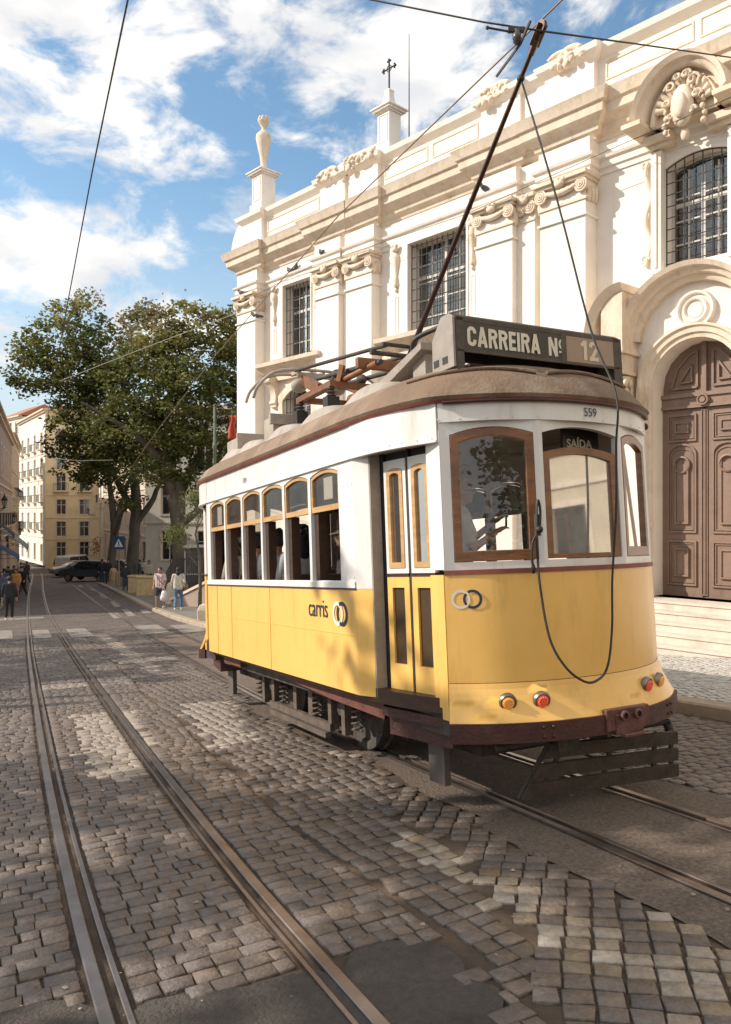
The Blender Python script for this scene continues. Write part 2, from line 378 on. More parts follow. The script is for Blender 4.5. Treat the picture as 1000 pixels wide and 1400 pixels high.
# street sheet
ys = list(np.arange(-25, 30, 5.))+list(np.arange(30, 60, 2.))+[60, 80, 110, 150, 220, 400]
xs = [-300, -200, -120, -80, -50, -30, -15, 0, 15, 40, 100, 200]
def sheet(name, X, Y, h, m):
    V = [(x, y, zg(x, y)+h) for y in Y for x in X]; k = len(X)
    Fq = [(j*k+i, j*k+i+1, (j+1)*k+i+1, (j+1)*k+i) for j in range(len(Y)-1) for i in range(k-1)]
    o = fastmesh(name, V, Fq, m); tag(o, kind='structure'); return o
sheet('ground', xs, ys, -.016, M_dirt)
sheet('road', [-60, -40, -20, -8, 0], [y for y in np.arange(20.6, 34, 2)]+[34, 36, 40, 50, 70, 100, 130], -.006, M_far)

# ------------------------------------------------------------------ tracks
LT = [(-6, .45), (0, .46), (3.1, .49), (4.7, .53), (7.2, .64), (11, .85), (16, 1.13), (22, 1.5), (31, 2.09), (45, 3.05), (60, 4.2), (77, 5.6), (95, 6.9)]
RT = [(-6, 3.30), (0, 3.31), (2.6, 3.31), (4, 3.33), (5.7, 3.335), (8, 3.34), (10, 3.42), (14, 3.72), (18.3, 4.1), (24, 4.6), (32, 5.4), (45, 6.2), (60, 7.1), (77, 8.2)]
def itp(T, s):
    if s <= T[0][0]: return T[0][1]
    for (a, ra), (b, rb) in zip(T, T[1:]):
        if s <= b: t = (s-a)/(b-a); return ra+(rb-ra)*t
    return T[-1][1]
def smooth_itp(T):
    P = catmull([(a, b, 0) for a, b in T], 8); return [(p.x, p.y) for p in P]
LTs = smooth_itp(LT); RTs = smooth_itp(RT)
def rail(T, off, flip, s1):
    mh = MB(); S = []
    s = -6.
    while s < s1: S.append(s); s += .4 if s < 12 else 1.2
    prof = [(-.040, -.03), (-.040, .004), (-.034, .008), (.012, .008), (.017, .003), (.019, -.024), (.058, -.024), (.060, .002), (.064, .006), (.084, .006), (.086, -.03)]
    vs = []; k = len(prof)
    for s in S:
        for (o, z) in prof: vs.append(SR(s, itp(T, s)+off+(o if not flip else -o), z))
    fs = [(i*k+j, i*k+j+1, (i+1)*k+j+1, (i+1)*k+j) for i in range(len(S)-1) for j in range(k-1)]
    mh.add(vs, fs); o = mh.build('tram_rail', M_rail); tag(o, kind='structure')
    o.data.materials.append(M_groove)
    for i, p in enumerate(o.data.polygons):
        c = p.center; 
    # groove faces darker
    me = o.data
    zs = [me.vertices[v].co for v in range(len(me.vertices))]
    for p in me.polygons:
        hmin = max(me.vertices[v].co.z-zg(me.vertices[v].co.x, me.vertices[v].co.y) for v in p.vertices)
        if hmin < -.01: p.material_index = 1
    return o
rail(LTs, 0, False, 90); rail(LTs, .87, True, 90); rail(RTs, 0, False, 72); rail(RTs, .865, True, 72)

# ------------------------------------------------------------------ setts as real stones
def inpoly(x, y, P):
    c = False; n = len(P); j = n-1
    for i in range(n):
        if (P[i][1] > y) != (P[j][1] > y) and x < (P[j][0]-P[i][0])*(y-P[i][1])/(P[j][1]-P[i][1])+P[i][0]: c = not c
        j = i
    return c
def nz(x, y, s=1., o=0.): return noise.noise(Vector((x*s, y*s, o)))
def asph_band(s, r):     # asphalt bed along the tram's track
    lo = itp(RTs, s)-.30-.16*nz(s, 2, .9)-.05*nz(s, 7, 4)
    if s < 4.2: lo -= .14
    hi = itp(RTs, s)+.865+.42+.3*nz(s, 9, .8)
    if s > 9.5: lo = itp(RTs, s)-.09; hi = itp(RTs, s)+.96
    return lo, hi
def poly_px(L): return [(G(*p).x, G(*p).y) for p in L]
patchA = poly_px([(188, 1420), (182, 1395), (190, 1375), (230, 1362), (300, 1352), (340, 1345), (400, 1330), (450, 1332), (500, 1375), (545, 1420)])
patchB = poly_px([(470, 1330), (480, 1300), (520, 1285), (600, 1290), (632, 1310), (640, 1335), (680, 1350), (688, 1380), (700, 1430), (560, 1430), (520, 1385)])
patchC = poly_px([(0, 1460), (0, 1385), (40, 1370), (110, 1370), (135, 1400), (150, 1460)])
paintP = [poly_px(l) for l in (
    [(520, 1130), (560, 1135), (640, 1180), (720, 1215), (830, 1265), (900, 1300), (990, 1352), (1040, 1390), (960, 1400), (880, 1345), (790, 1325), (700, 1262), (640, 1215), (560, 1170)],
    [(880, 1240), (1040, 1250), (1060, 1285), (1000, 1290), (900, 1272)], [(940, 1300), (1060, 1300), (1090, 1400), (1000, 1400), (950, 1360)])]
wornP = [poly_px(l) for l in ([(98, 978), (186, 972), (228, 1058), (128, 1068)], [(244, 962), (318, 958), (352, 1012), (300, 1025)], [(470, 1012), (530, 1020), (500, 1036), (455, 1030)])]
stripe = poly_px([(120, 862), (138, 862), (232, 920), (212, 924)])
thin = poly_px([(150, 902), (330, 890), (330, 895), (150, 908)])
thin2 = poly_px([(40, 938), (180, 928), (180, 934), (40, 944)])
V = []; Fq = []; C = []
def stone(c, ux, uy, a, b, h, col, taper=.93, base=-.036):
    """c centre, ux/uy unit directions, a/b half sizes"""
    n = len(V)
    ja = [(rnd.uniform(-.13, .09)*a, rnd.uniform(-.13, .09)*b) for _ in range(4)]
    cs = [(-1, -1), (1, -1), (1, 1), (-1, 1)]
    tilt = (rnd.gauss(0, .014), rnd.gauss(0, .014))
    for ring, (k, dz) in enumerate(((1., base), (1., -.005), (taper, 0.))):
        for (sx_, sy_), (jx, jy) in zip(cs, ja):
            px = sx_*a*k+jx; py = sy_*b*k+jy
            x = c[0]+ux[0]*px+uy[0]*py; y = c[1]+ux[1]*px+uy[1]*py
            V.append((x, y, zg(x, y)+dz+(h+tilt[0]*px+tilt[1]*py if ring else 0)))
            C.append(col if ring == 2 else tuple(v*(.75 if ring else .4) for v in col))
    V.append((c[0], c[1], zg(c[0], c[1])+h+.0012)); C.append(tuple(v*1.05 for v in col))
    for r_ in range(2):
        for i in range(4): j = (i+1) % 4; Fq.append((n+r_*4+i, n+r_*4+j, n+r_*4+4+j, n+r_*4+4+i))
    for i in (0, 2):
        Fq.append((n+8+i, n+8+(i+1) % 4, n+8+(i+2) % 4, n+12))
def col_at(x, y):
    t = rnd.uniform(-.026, .03)+.03*nz(x, y, .5); g = .112+t*.85
    w_ = rnd.uniform(-.006, .007)
    col = (g*1.24+w_, g*.95, g*.76-w_)
    k = nz(x, y, 5, 3)
    for P in paintP:
        if inpoly(x+rnd.uniform(-.05, .05), y+rnd.uniform(-.05, .05), P) and k > -.62+.35*rnd.random(): q_ = rnd.uniform(-.10, .02); col = (.33+t*2+q_, .272+t*2+q_, .215+t*2+q_)
    for P in wornP:
        if inpoly(x+rnd.uniform(-.06, .06), y+rnd.uniform(-.06, .06), P): col = (.31+t, .255+t, .205+t)
    for P in (stripe, thin, thin2):
        if inpoly(x, y, P): col = (.27+t, .22+t, .18+t)
    return col
def visible(x, y, mg=.05): return y > 1.8 and abs(x/y) < .4766+mg+.25/y and y < 21.4
def bad(s, r, x, y):
    for base in (itp(LTs, s), itp(LTs, s)+.87-.033+.0, itp(RTs, s), itp(RTs, s)+.865):
        pass
    l = itp(LTs, s)
    if -.060 < r-l < .105 or -.105 < r-(l+.87) < .060: return True
    lo, hi = asph_band(s, r)
    if lo < r < hi: return True
    for P in (patchA, patchB, patchC):
        if inpoly(x, y, P): return True
    return False
def ST(x, y):
    # plan coordinates -> (s, r) on the street plane
    p = Vector((x, y, zg(x, y))); return p.dot(U), p.dot(RR)
KERB = [(-6, 7.0), (2, 6.92), (5.3, 6.80), (8, 6.62), (12, 6.35), (18, 6.16), (22.6, 6.19), (27.3, 6.50), (34.4, 7.22), (45, 7.9), (61, 8.83), (75, 9.8)]
KERBs = smooth_itp(KERB)
# zone 1: rows laid square to the left track, from the frame's edge to the seam
def seamR(s): return itp(LTs, s)+1.40+.10*nz(s, 4, .5)
s = -1.5
row = 0
while s < 25:
    dep = .098+.012*nz(s, 3, 9)
    l0 = itp(LTs, s)
    for (r0, r1) in ((l0-.68, l0-.060), (l0+.104, l0+.768), (l0+.930, seamR(s))):
        r = r0+.004
        while r < r1-.03:
            wd = rnd.uniform(.085, .155)
            if r+wd > r1-.05: wd = r1-r-.003
            if wd < .03: break
            rc = r+wd/2; sc = s+.012*nz(rc, s, 1.6, 5)
            p = SR(sc, rc)
            if visible(p.x, p.y) and not any(inpoly(p.x, p.y, P) for P in (patchA, patchB, patchC)) and itp(KERBs, s)-.1 > rc and asph_band(s, rc)[0] > rc:
                stone((p.x, p.y), (RR.x, RR.y), (U.x*1.0, U.y*1.0), wd/2-.0034, dep/2-.0036, rnd.gauss(0, .0018), col_at(p.x, p.y))
            r += wd
    s += dep
# other zones: lattices turned against the track
def lattice(ang, P, test, da=.135, db=.118, bend=0., off=(0, 0), bond=.5):
    ca, sa = math.cos(ang), math.sin(ang); 
    for j in range(-150, 250):
        x_off = (j % 2)*bond*da+rnd.uniform(-.02, .02)*(1 if bond else .35)
        for i in range(-150, 150):
            p = i*da+x_off+(.02 if bond else .05)*nz(i, j, .13 if bond else .05); q = j*db+bend*p*p+.03*nz(p, q0 := j*db, .5, 8)
            x = off[0]+ca*p-sa*q; y = off[1]+sa*p+ca*q
            if not visible(x, y): continue
            s_, r_ = ST(x, y)
            if not test(s_, r_, x, y) or bad(s_, r_, x, y): continue
            dq = 2*bend*p; n_ = math.hypot(1, dq); ux = ((ca-sa*dq)/n_, (sa+ca*dq)/n_)
            stone((x, y), ux, (-ux[1], ux[0]), da/2-.0038+rnd.uniform(-.006, .002), db/2-.0038+rnd.uniform(-.005, .001), rnd.gauss(0, .002), col_at(x, y))
def split(s, r): return r-(1.9+.33*(s-2.2)+.10*math.sin(s*2.3)+.06*math.sin(s*5.1))      # where the turned zone meets the straight rows
lattice(R(30), None, lambda s, r, x, y: seamR(s)+.05 < r < itp(KERBs, s)-.12 and split(s, r) < .03, .120, .106, 0, (0, 0), .12)
lattice(R(-15), None, lambda s, r, x, y: seamR(s)+.05 < r < asph_band(s, r)[0]+.02 and split(s, r) >= .07, .122, .106, -.022, (2.0, 3), 0)
lattice(R(20), None, lambda s, r, x, y: asph_band(s, r)[1] < r < itp(KERBs, s)-.12 and split(s, r) >= .07, .12, .105, 0, (0, .05))
lattice(R(-14), None, lambda s, r, x, y: r < itp(LTs, s)-.70, .118, .106, 0, (.1, 0))
o = fastmesh('cobblestones', V, Fq, M_stone, C); tag(o, kind='structure')
# asphalt sheets flush with the stones
def ribbon(name, S, f0, f1, h, m, n=4):
    mb = MB(); k = n+1; vs = []
    for s in S:
        a, b = f0(s), f1(s)
        for i in range(k): vs.append(SR(s, a+(b-a)*i/n, h))
    mb.add(vs, [(j*k+i, j*k+i+1, (j+1)*k+i+1, (j+1)*k+i) for j in range(len(S)-1) for i in range(n)])
    o = mb.build(name, m, smooth=30); tag(o, kind='structure'); return o
S1 = list(np.arange(-5, 21.5, .12))
ribbon('asphalt_bed', S1, lambda s: asph_band(s, 0)[0]+.0, lambda s: itp(RTs, s)-.050, -.004, M_asph, 2)
ribbon('asphalt_bed', S1, lambda s: itp(RTs, s)+.086, lambda s: itp(RTs, s)+.865-.086, -.004, M_asph, 4)
ribbon('asphalt_bed', S1, lambda s: itp(RTs, s)+.865+.050, lambda s: asph_band(s, 0)[1], -.004, M_asph, 3)
for P, nm in ((patchA, 'asphalt_patch'), (patchB, 'asphalt_patch'), (patchC, 'asphalt_patch')):
    mb = MB(); PP = catmull([(x, y, 0) for x, y in P]+[(P[0][0], P[0][1], 0)], 5)[:-1]
    mb.add([(p.x+.02*nz(p.x, p.y, 9), p.y+.02*nz(p.y, p.x, 9), zg(p.x, p.y)-.003) for p in PP], [list(range(len(PP)))])
    tag(mb.build(nm, M_patch), kind='structure')
# distant painted bars and dashes
def marking(L, h=.004):
    mb = MB(); mb.add([G(x, y, h-.0) for x, y in L], [list(range(len(L)))]); tag(mb.build('road_marking', M_paint), kind='structure')
for L_ in ([(0, 862), (17, 862), (18, 873), (0, 874)], [(44, 862), (66, 861), (72, 872), (48, 873)], [(90, 860), (116, 859), (130, 870), (98, 872)], [(180, 856), (216, 854), (232, 864), (196, 868)], [(232, 855), (268, 853), (282, 862), (252, 866)],
           [(135, 812), (142, 812), (148, 818), (140, 818)], [(122, 804), (128, 804), (132, 808), (126, 808)], [(150, 822), (158, 822), (166, 830), (157, 830)], [(106, 800), (111, 800), (115, 803), (109, 803)], [(166, 833), (176, 833), (186, 842), (176, 843)],
           [(0, 846), (60, 843), (60, 846), (0, 849)], [(148, 838), (160, 838), (170, 845), (156, 846)], [(190, 834), (200, 833), (208, 838), (197, 839)], [(40, 785.5), (76, 785), (78, 786.5), (38, 787.5)]):
    marking(L_)
V = []; Fq = []; C = []
for i in range(520):       # grit, chips and dry leaves
    x = rnd.uniform(-4, 4.5); y = rnd.uniform(2.4, 10)
    if not visible(x, y): continue
    a = rnd.uniform(0, 6.28); r_ = rnd.choice([.004, .006, .006, .009, .016]); n = len(V); h_ = zg(x, y)+.003
    for k in range(4): q = a+k*1.57+rnd.uniform(-.3, .3); V.append((x+r_*math.cos(q), y+r_*.8*math.sin(q), h_+rnd.uniform(0, r_*.5)))
    V.append((x, y, h_+r_*.7)); c_ = rnd.choice([(.30, .25, .19), (.22, .17, .12), (.16, .10, .05), (.36, .31, .25)]); C += [c_]*5
    for k in range(4): Fq.append((n+k, n+(k+1) % 4, n+4, n+4))
o = fastmesh('grit', V, [f[:3] for f in Fq], M_stone, C); tag(o, 'pale grit, stone chips and dry leaf scraps scattered over the setts', 'grit', kind='stuff')
# ------------------------------------------------------------------ right pavement and kerb
mk = MB(); vs = []; S = list(np.arange(-5, 60, .5)); prof = [(-.0, -.05), (.0, .10), (.02, .12), (.26, .12), (.26, -.05)]; k = len(prof)
for s in S:
    for (o_, z) in prof: vs.append(SR(s, itp(KERBs, s)+o_, z+.004*nz(s, o_, 3)))
mk.add(vs, [(i*k+j, i*k+j+1, (i+1)*k+j+1, (i+1)*k+j) for i in range(len(S)-1) for j in range(k-1)])
tag(mk.build('kerb', M_kerb, smooth=30), kind='structure')
ribbon('pavement', S, lambda s: itp(KERBs, s)+.26, lambda s: itp(KERBs, s)+(24 if s > 12 else 13), .100, mat('pavement bed', (.22, .19, .15), (.13, .11, .09), .9, scale=3, bump=.4), 6)
V = []; Fq = []; C = []
j = 0
for j in range(-10, 150):
    for i in range(-5, 60):
        r_ = 6.7+i*.085+(j % 2)*.04+rnd.uniform(-.01, .01); s_ = -1+j*.083+rnd.uniform(-.01, .01)+.1*math.sin(r_*3)
        if s_ > 14.5 or r_ < itp(KERBs, s_)+.30: continue
        p = SR(s_, r_)
        if p.y < 5 or abs(p.x/p.y) > .60 or p.x/p.y < .33: continue
        t = rnd.uniform(-.07, .05); g = .46+t
        stone((p.x, p.y), (.80, .6), (-.6, .80), .036, .036, .112+rnd.gauss(0, .002), (g, g*.93, g*.83), .88, .09)
fastmesh('pavement_stones', V, Fq, M_pave, C)['kind'] = 'structure'
# left pavement
mk = MB(); vs = []; 
LK = [(-14.9, 26), (-15.4, 31), (-17.6, 37), (-20.3, 44), (-25.2, 56), (-29.5, 66), (-36, 82)]
for (x, y) in LK:
    for (o_, z) in ((.0, -.05), (0, .11), (-.25, .12), (-.27, .115), (-14, .115)): vs.append((x+o_, y, zg(x, y)+z))
mk.add(vs, [(i*5+j, i*5+j+1, (i+1)*5+j+1, (i+1)*5+j) for i in range(len(LK)-1) for j in range(4)])
tag(mk.build('left_pavement', M_kerb), kind='structure')
# ================================================================== the tram
M_yel = mat('yellow tram enamel', (.85, .51, .135), (.80, .46, .115), .33, scale=3, bump=.035, bscale=7, coat=.25, stain=(.40, .25, .09), stain_scale=6, stain_amt=.42, streak=7)
M_wht = mat('cream white enamel', (.75, .725, .69), (.69, .66, .62), .38, scale=4, coat=.2, stain=(.40, .31, .22), stain_scale=7, stain_amt=.45, bump=.035, bscale=8, streak=6)
M_mar = mat('maroon bumper paint', (.075, .022, .016), (.045, .016, .012), .5, scale=8, bump=.25, bscale=60, stain=(.11, .08, .06), stain_scale=6, stain_amt=.5)
M_red = mat('oxide red trim', (.28, .075, .045), (.18, .05, .035), .6, scale=8, stain=(.06, .04, .03), stain_scale=4)
M_roof = mat('dusty roof canvas', (.24, .155, .095), (.145, .095, .062), .85, scale=2.2, detail=10, bump=.35, bscale=40, stain=(.38, .30, .22), stain_scale=1.3, stain_amt=.6)
M_vent = mat('chalky ventilator paint', (.42, .36, .30), (.31, .26, .21), .75, scale=5, bump=.1, stain=(.2, .15, .1), stain_scale=4, stain_amt=.6)
M_wood = mat('varnished window wood', (.25, .098, .03), (.13, .05, .016), .38, scale=5, detail=10, coat=.3, bump=.1, stretch=(1, 1, 5), stain=(.06, .025, .01), stain_scale=4, stain_amt=.7)
M_amber = mat('amber window wood', (.60, .36, .15), (.42, .23, .085), .42, scale=6, detail=8, coat=.2, stretch=(1, .3, 3), stain=(.2, .09, .03), stain_scale=5, stain_amt=.5)
M_dkwood = mat('dark interior wood', (.07, .03, .014), (.035, .016, .009), .5, scale=6, stretch=(1, 1, 4))
M_int = mat('interior ceiling enamel', (.66, .60, .50), (.55, .49, .40), .6, scale=3)
M_blk = mat('black rubber and iron', (.016, .015, .014), (.03, .027, .024), .6, scale=15, bump=.1)
M_iron = mat('grimy underframe iron', (.07, .058, .048), (.03, .025, .021), .75, scale=9, bump=.4, stain=(.17, .12, .08), stain_scale=6, stain_amt=.7)
M_slat = mat('worn lifeguard slats', (.085, .065, .045), (.045, .035, .027), .7, scale=12, bump=.3)
M_sign = mat('weathered sign metal', (.085, .068, .052), (.055, .044, .035), .55, scale=9, metal=.2, stain=(.19, .13, .08), stain_scale=5, stain_amt=.5, bump=.12)
M_signgrey = mat('pale sign casing', (.34, .29, .245), (.26, .22, .18), .6, scale=6, stain=(.13, .09, .06), stain_scale=5)
M_board = mat('dark sign board', (.030, .026, .020), (.042, .036, .028), .35, scale=6)
M_letter = mat('cream sign lettering', (.74, .68, .55), (.64, .58, .46), .6)
M_num = mat('brown number glass', (.36, .25, .17), (.29, .2, .14), .35, scale=6)  # plain mid brown of the number board
M_ink = mat('dark blue transfer', (.015, .03, .065), (.012, .025, .055), .4)
M_glass = glass('window glass', (.86, .86, .82), .95, .015, .035, .045)
M_glassS = glass('side window glass', (.80, .76, .70), .55, .02, .02, .06)
M_glassM = glass('middle window glass', (.6, .54, .46), .62, .03, .20, .28)
M_glassF = glass('front window glass', (.94, .92, .90), 1., .01, .05, .02)
M_brown = mat('brown tinted door pane', (.085, .055, .03), (.06, .04, .022), .18, scale=3, spec=.35)
M_blind = mat('roller blind', (.58, .50, .40), (.50, .43, .34), .85, scale=3)
M_cu = mat('copper and brass arm', (.33, .15, .07), (.18, .08, .04), .45, metal=.4, scale=8)
M_porc = mat('grey porcelain', (.10, .085, .075), (.07, .06, .05), .35)
M_lampA = mat('amber lamp lens', (.70, .33, .07), (.6, .25, .05), .25, emit=(1, .42, .06, .12))
M_lampR = mat('red lamp lens', (.62, .10, .04), (.5, .07, .03), .25, emit=(1, .12, .04, .15))
M_chrome = mat('dull lamp bezel', (.35, .31, .27), (.18, .15, .12), .35, metal=.8)
M_paper = mat('paper notice', (.80, .78, .74), (.75, .73, .70), .8)
Y0 = 6.9
TM = Matrix(((RR.x, U.x, UP.x, 0), (RR.y, U.y, UP.y, 0), (RR.z, U.z, UP.z, 0), (0, 0, 0, 1)))
TM.translation = U*Y0+RR*3.745-UP*1.7
tram = empty('tram', None, 'yellow and white vintage electric tram numbered 559 with a route 12 sign on its roof', 'tram', M=TM)
SH = Matrix.Translation((0, -Y0, 0))
def TB(): return MB(SH)
def tp(name, mb, m, parent=tram, smooth=None, bevel=0, label=None):
    o = mb.build(name, m, parent, smooth, bevel)
    if label: o['label'] = label
    return o
HX = 1.165; YB = 9.0; YS = 5.10
# plan of the curved end (x>=0 half), from the saloon corner round to the nose
END = catmull([(1.165, 5.10, 0), (1.125, 4.72, 0), (1.05, 4.42, 0), (.955, 4.23, 0), (.69, 4.045, 0), (.366, 3.925, 0), (0, 3.885, 0)], 6)
END = [(p.x, p.y) for p in END]
FRONT = catmull([(-.955, 4.23, 0), (-.69, 4.045, 0), (-.366, 3.925, 0), (0, 3.885, 0), (.366, 3.925, 0), (.69, 4.045, 0), (.955, 4.23, 0)], 6)
FRONT = [(p.x, p.y) for p in FRONT]
MID = 7.05
def mirrorB(y): return 2*MID-y
def outset(P, d):
    out = []
    for i, (x, y) in enumerate(P):
        a = P[max(i-1, 0)]; b = P[min(i+1, len(P)-1)]; t = Vector((b[0]-a[0], b[1]-a[1])).normalized(); n = Vector((t.y, -t.x))
        out.append((x+n.x*d, y+n.y*d))
    return out
def band(mb, P, z0, z1, d0=0., d1=None, th=.03):
    """thick strip along a plan path"""
    d1 = d0 if d1 is None else d1
    A = outset(P, d0); B = outset(P, d1); A2 = outset(P, d0-th); B2 = outset(P, d1-th); k = len(P)
    vs = [(x, y, z0) for x, y in A]+[(x, y, z1) for x, y in B]+[(x, y, z1) for x, y in B2]+[(x, y, z0) for x, y in A2]
    fs = [(r*k+i, r*k+i+1, ((r+1) % 4)*k+i+1, ((r+1) % 4)*k+i) for r in range(4) for i in range(k-1)]
    fs += [(0, k, 2*k, 3*k), (k-1, 2*k-1, 3*k-1, 4*k-1)]
    mb.add(vs, fs)
sgnF = 1 if outset([(0, 0), (1, 0)], 1)[0][1] < 0 else -1       # FRONT runs left to right: outward is -y
for end, fl in ((0, False), (1, True)):
    def P2(P): return P if not fl else [(x, mirrorB(y)) for x, y in P][::-1]
    FP = P2(FRONT)
    mb = TB(); band(mb, FP, .905, 1.605, 0); tp('front_panel', mb, M_yel, smooth=40)
    mb = TB(); k = 6
    for i in range(k):
        t0, t1 = i/k, (i+1)/k; z0 = .905-(.905-.665)*t0; z1 = .905-(.905-.665)*t1
        band(mb, FP, z1, z0, .002+.105*t1**1.4, .002+.105*t0**1.4)
    tp('front_skirt', mb, M_yel, smooth=50)
    mb = TB(); band(mb, FP, 1.605, 1.635, .008); tp('trim_strip', mb, M_red, smooth=40)
    mb = TB(); band(mb, FP, .902, .906, .003, None, .01); tp('crease_line', mb, M_wood, smooth=40)  # thin dark strip drawn along the crease above the skirt
    mb = TB(); band(mb, FP, .545, .668, .125, None, .10); 
    for xx in (-.45, .62):
        for (dx_, dz_) in ((-.025, .03), (.025, .03), (-.025, -.03), (.025, -.03)):
            i = min(range(len(FP)), key=lambda q: abs(FP[q][0]-xx-dx_)); q = outset(FP, .13)[i]; mb.ball((q[0], q[1], .607+dz_), .011, 8, 6)
    tp('bumper', mb, M_mar, smooth=40)
    # windows: three facets
    fac3 = [((-.955, 4.23), (-.366, 3.925)), ((-.366, 3.925), (.366, 3.925)), ((.366, 3.925), (.955, 4.23))]
    wb = TB()
    for fi, (a, b) in enumerate(fac3):
        if fl: a = (a[0], mirrorB(a[1])); b = (b[0], mirrorB(b[1])); a, b = b, a
        d = Vector((b[0]-a[0], b[1]-a[1])); Ln = d.length; d.normalize(); nn = Vector((d.y, -d.x))
        def m(s, z, o, a=a, d=d, nn=nn): return Vector((a[0]+d.x*s+nn.x*o, a[1]+d.y*s+nn.y*o, z))
        e0 = .035 if fi != 1 else .03; e1 = Ln-e0
        if fi == 0: e0 = .07
        if fi == 2: e1 = Ln-.07
        if fl: e0, e1 = Ln-e1, Ln-e0
        panel(wb, m, 0, Ln, 1.63, 2.62, [(e0, e1, 1.685, 2.53, .05)], .05)
        mf = TB(); gl = TB()
        if fi == 1 and not fl:
            frame(mf, m, e0+.01, e1-.01, 1.69, 2.40, .045, .05, -.045, -.008, .03)
            pane(gl, m, e0+.04, e1-.04, 1.70, 2.37, .04, -.028)
            fr = tp('window_frame', mf, M_wood, label='lowered middle front window frame of orange brown wood'); 
            tp('pane', gl, M_glassM, fr)
        else:
            frame(mf, m, e0+.003, e1-.003, 1.688, 2.525, .05, .055, -.045, .004, .07)
            pane(gl, m, e0+.05, e1-.05, 1.74, 2.48, .045, -.02)
            fr = tp('window_frame', mf, M_wood, bevel=.004)
            tp('pane', gl, M_glassF if fi == 0 else M_glass, fr)
    tp('window_surround', wb, M_wht)
    mb = TB(); band(mb, P2(outset(FRONT, 0)), 2.615, 2.745, .006); 
    # seams and rivets
    for q in outset(FP, .008)[::3]: mb.ball((q[0], q[1], 2.633), .005, 6, 4)
    tp('header_panel', mb, M_wht, smooth=40)
    for sx_ in (-1, 1):     # slim corner posts beside the doors
        mb = TB(); yy = [4.37, 4.225]
        for a, b, z0, z1, mm_ in ((yy[0], yy[1], 1.64, 2.56, 0),):
            pts = [(sx_*.972, a), (sx_*.957, b), (sx_*.90, b+.02), (sx_*.91, a)]
            if fl: pts = [(x, mirrorB(y)) for x, y in pts]
            mb.prism(pts, lambda s, z, o: Vector((s, z, o)), z0, z1)
        tp('corner_post', mb, M_wht)
    for sx_ in (-1, 1):
        mb = TB()
        for (y1_, zb_) in ((4.37, .74), ):
            pts = [(sx_*.974, y1_), (sx_*.960, 4.235), (sx_*.90, 4.245), (sx_*.91, y1_)]
            if fl: pts = [(x, mirrorB(y)) for x, y in pts]
            mb.prism(pts, lambda s, z, o: Vector((s, z, o)), zb_, 1.606)
        pts = [(sx_*.966, 4.30), (sx_*.966, 4.225), (sx_*.93, 4.21), (sx_*.92, 4.30)]
        if fl: pts = [(x, mirrorB(y)) for x, y in pts]
        mb.prism(pts, lambda s, z, o: Vector((s, z, o)), .665, .75)
        tp('corner_post', mb, M_yel)
    # header over the doors sweeping round, both sides
    HD = catmull([(-1.165, 5.12, 0), (-1.145, 4.8, 0), (-1.075, 4.5, 0), (-.965, 4.235, 0)], 5); HD = [(p.x, p.y) for p in HD]
    for sx_ in (1, -1):
        Q = [(x*sx_, y) for x, y in HD]
        if sx_ < 0: Q = Q[::-1]
        Q = P2(Q); mb = TB()
        band(mb, Q, 2.50, 2.745, .006); band(mb, Q, 2.485, 2.50, .018, None, .05)
        for q in outset(Q, .008)[::2]: mb.ball((q[0], q[1], 2.515), .006, 6, 4)
        tp('door_header', mb, M_wht, smooth=40)
    # folding doors
    for sx_ in (-1, 1):
        A = Vector((sx_*1.015, 4.915)); B = Vector((sx_*.925, 4.36))
        if fl: A.y = mirrorB(A.y); B.y = mirrorB(B.y)
        d = (B-A); Ln = d.length; d.normalize(); nn = Vector((-sx_*d.y, sx_*d.x)) if False else Vector((d.y, -d.x))
        if nn.x*sx_ < 0: nn = -nn
        def m(s, z, o, A=A, d=d, nn=nn): return Vector((A.x+d.x*s+nn.x*o, A.y+d.y*s+nn.y*o, z))
        half = Ln/2
        for li in range(2):
            s0 = .02+li*(half-.005); s1 = s0+half-.035
            lw = TB(); panel(lw, m, s0, s1, 1.62, 2.44, [(s0+.035, s1-.035, 1.66, 2.36, .02)], .035)
            leaf = tp('door', lw, M_wht)
            ly = TB(); panel(ly, m, s0, s1, .78, 1.60, [(s0+.055, s1-.055, .98, 1.52, 0)], .035); tp('lower_panel', ly, M_yel, leaf)
            tr = TB(); frame(tr, m, s0, s1, 1.598, 1.622, 0, .01, -.03, .004); tp('trim_strip', tr, M_mar, leaf)
            fr = TB(); frame(fr, m, s0+.035, s1-.035, 1.66, 2.36, .02, .035, -.03, .006, .04); tp('sash', fr, M_amber, leaf)
            g = TB(); pane(g, m, s0+.06, s1-.06, 1.69, 2.33, .02, -.015); tp('pane', g, M_glassS, leaf); g = TB(); pane(g, m, s0+.055, s1-.055, .98, 1.52, 0, -.018); tp('pane', g, M_brown, leaf)
            if li == 1 and sx_ < 0:
                bl = TB(); bl.add([m(s0+.06, 1.70, -.04), m(s1-.06, 1.70, -.04), m(s1-.06, 2.22, -.04), m(s0+.06, 2.22, -.04)], [(0, 1, 2, 3)]); tp('notice_sheet', bl, M_blind, leaf)
        sl_ = TB()
        for (a_, b_) in ((-.035, .012), (half-.006, half+.012), ):
            sl_.prism([(a_, .76), (b_, .76), (b_, 2.50), (a_, 2.50)], m, -.045, -.004)
        sl_.prism([(0, 2.44), (Ln, 2.44), (Ln, 2.50), (0, 2.50)], m, -.05, -.03); sl_.prism([(0, .66), (Ln, .66), (Ln, .775), (0, .775)], m, -.06, -.03)
        tp('door_seal', sl_, M_blk)
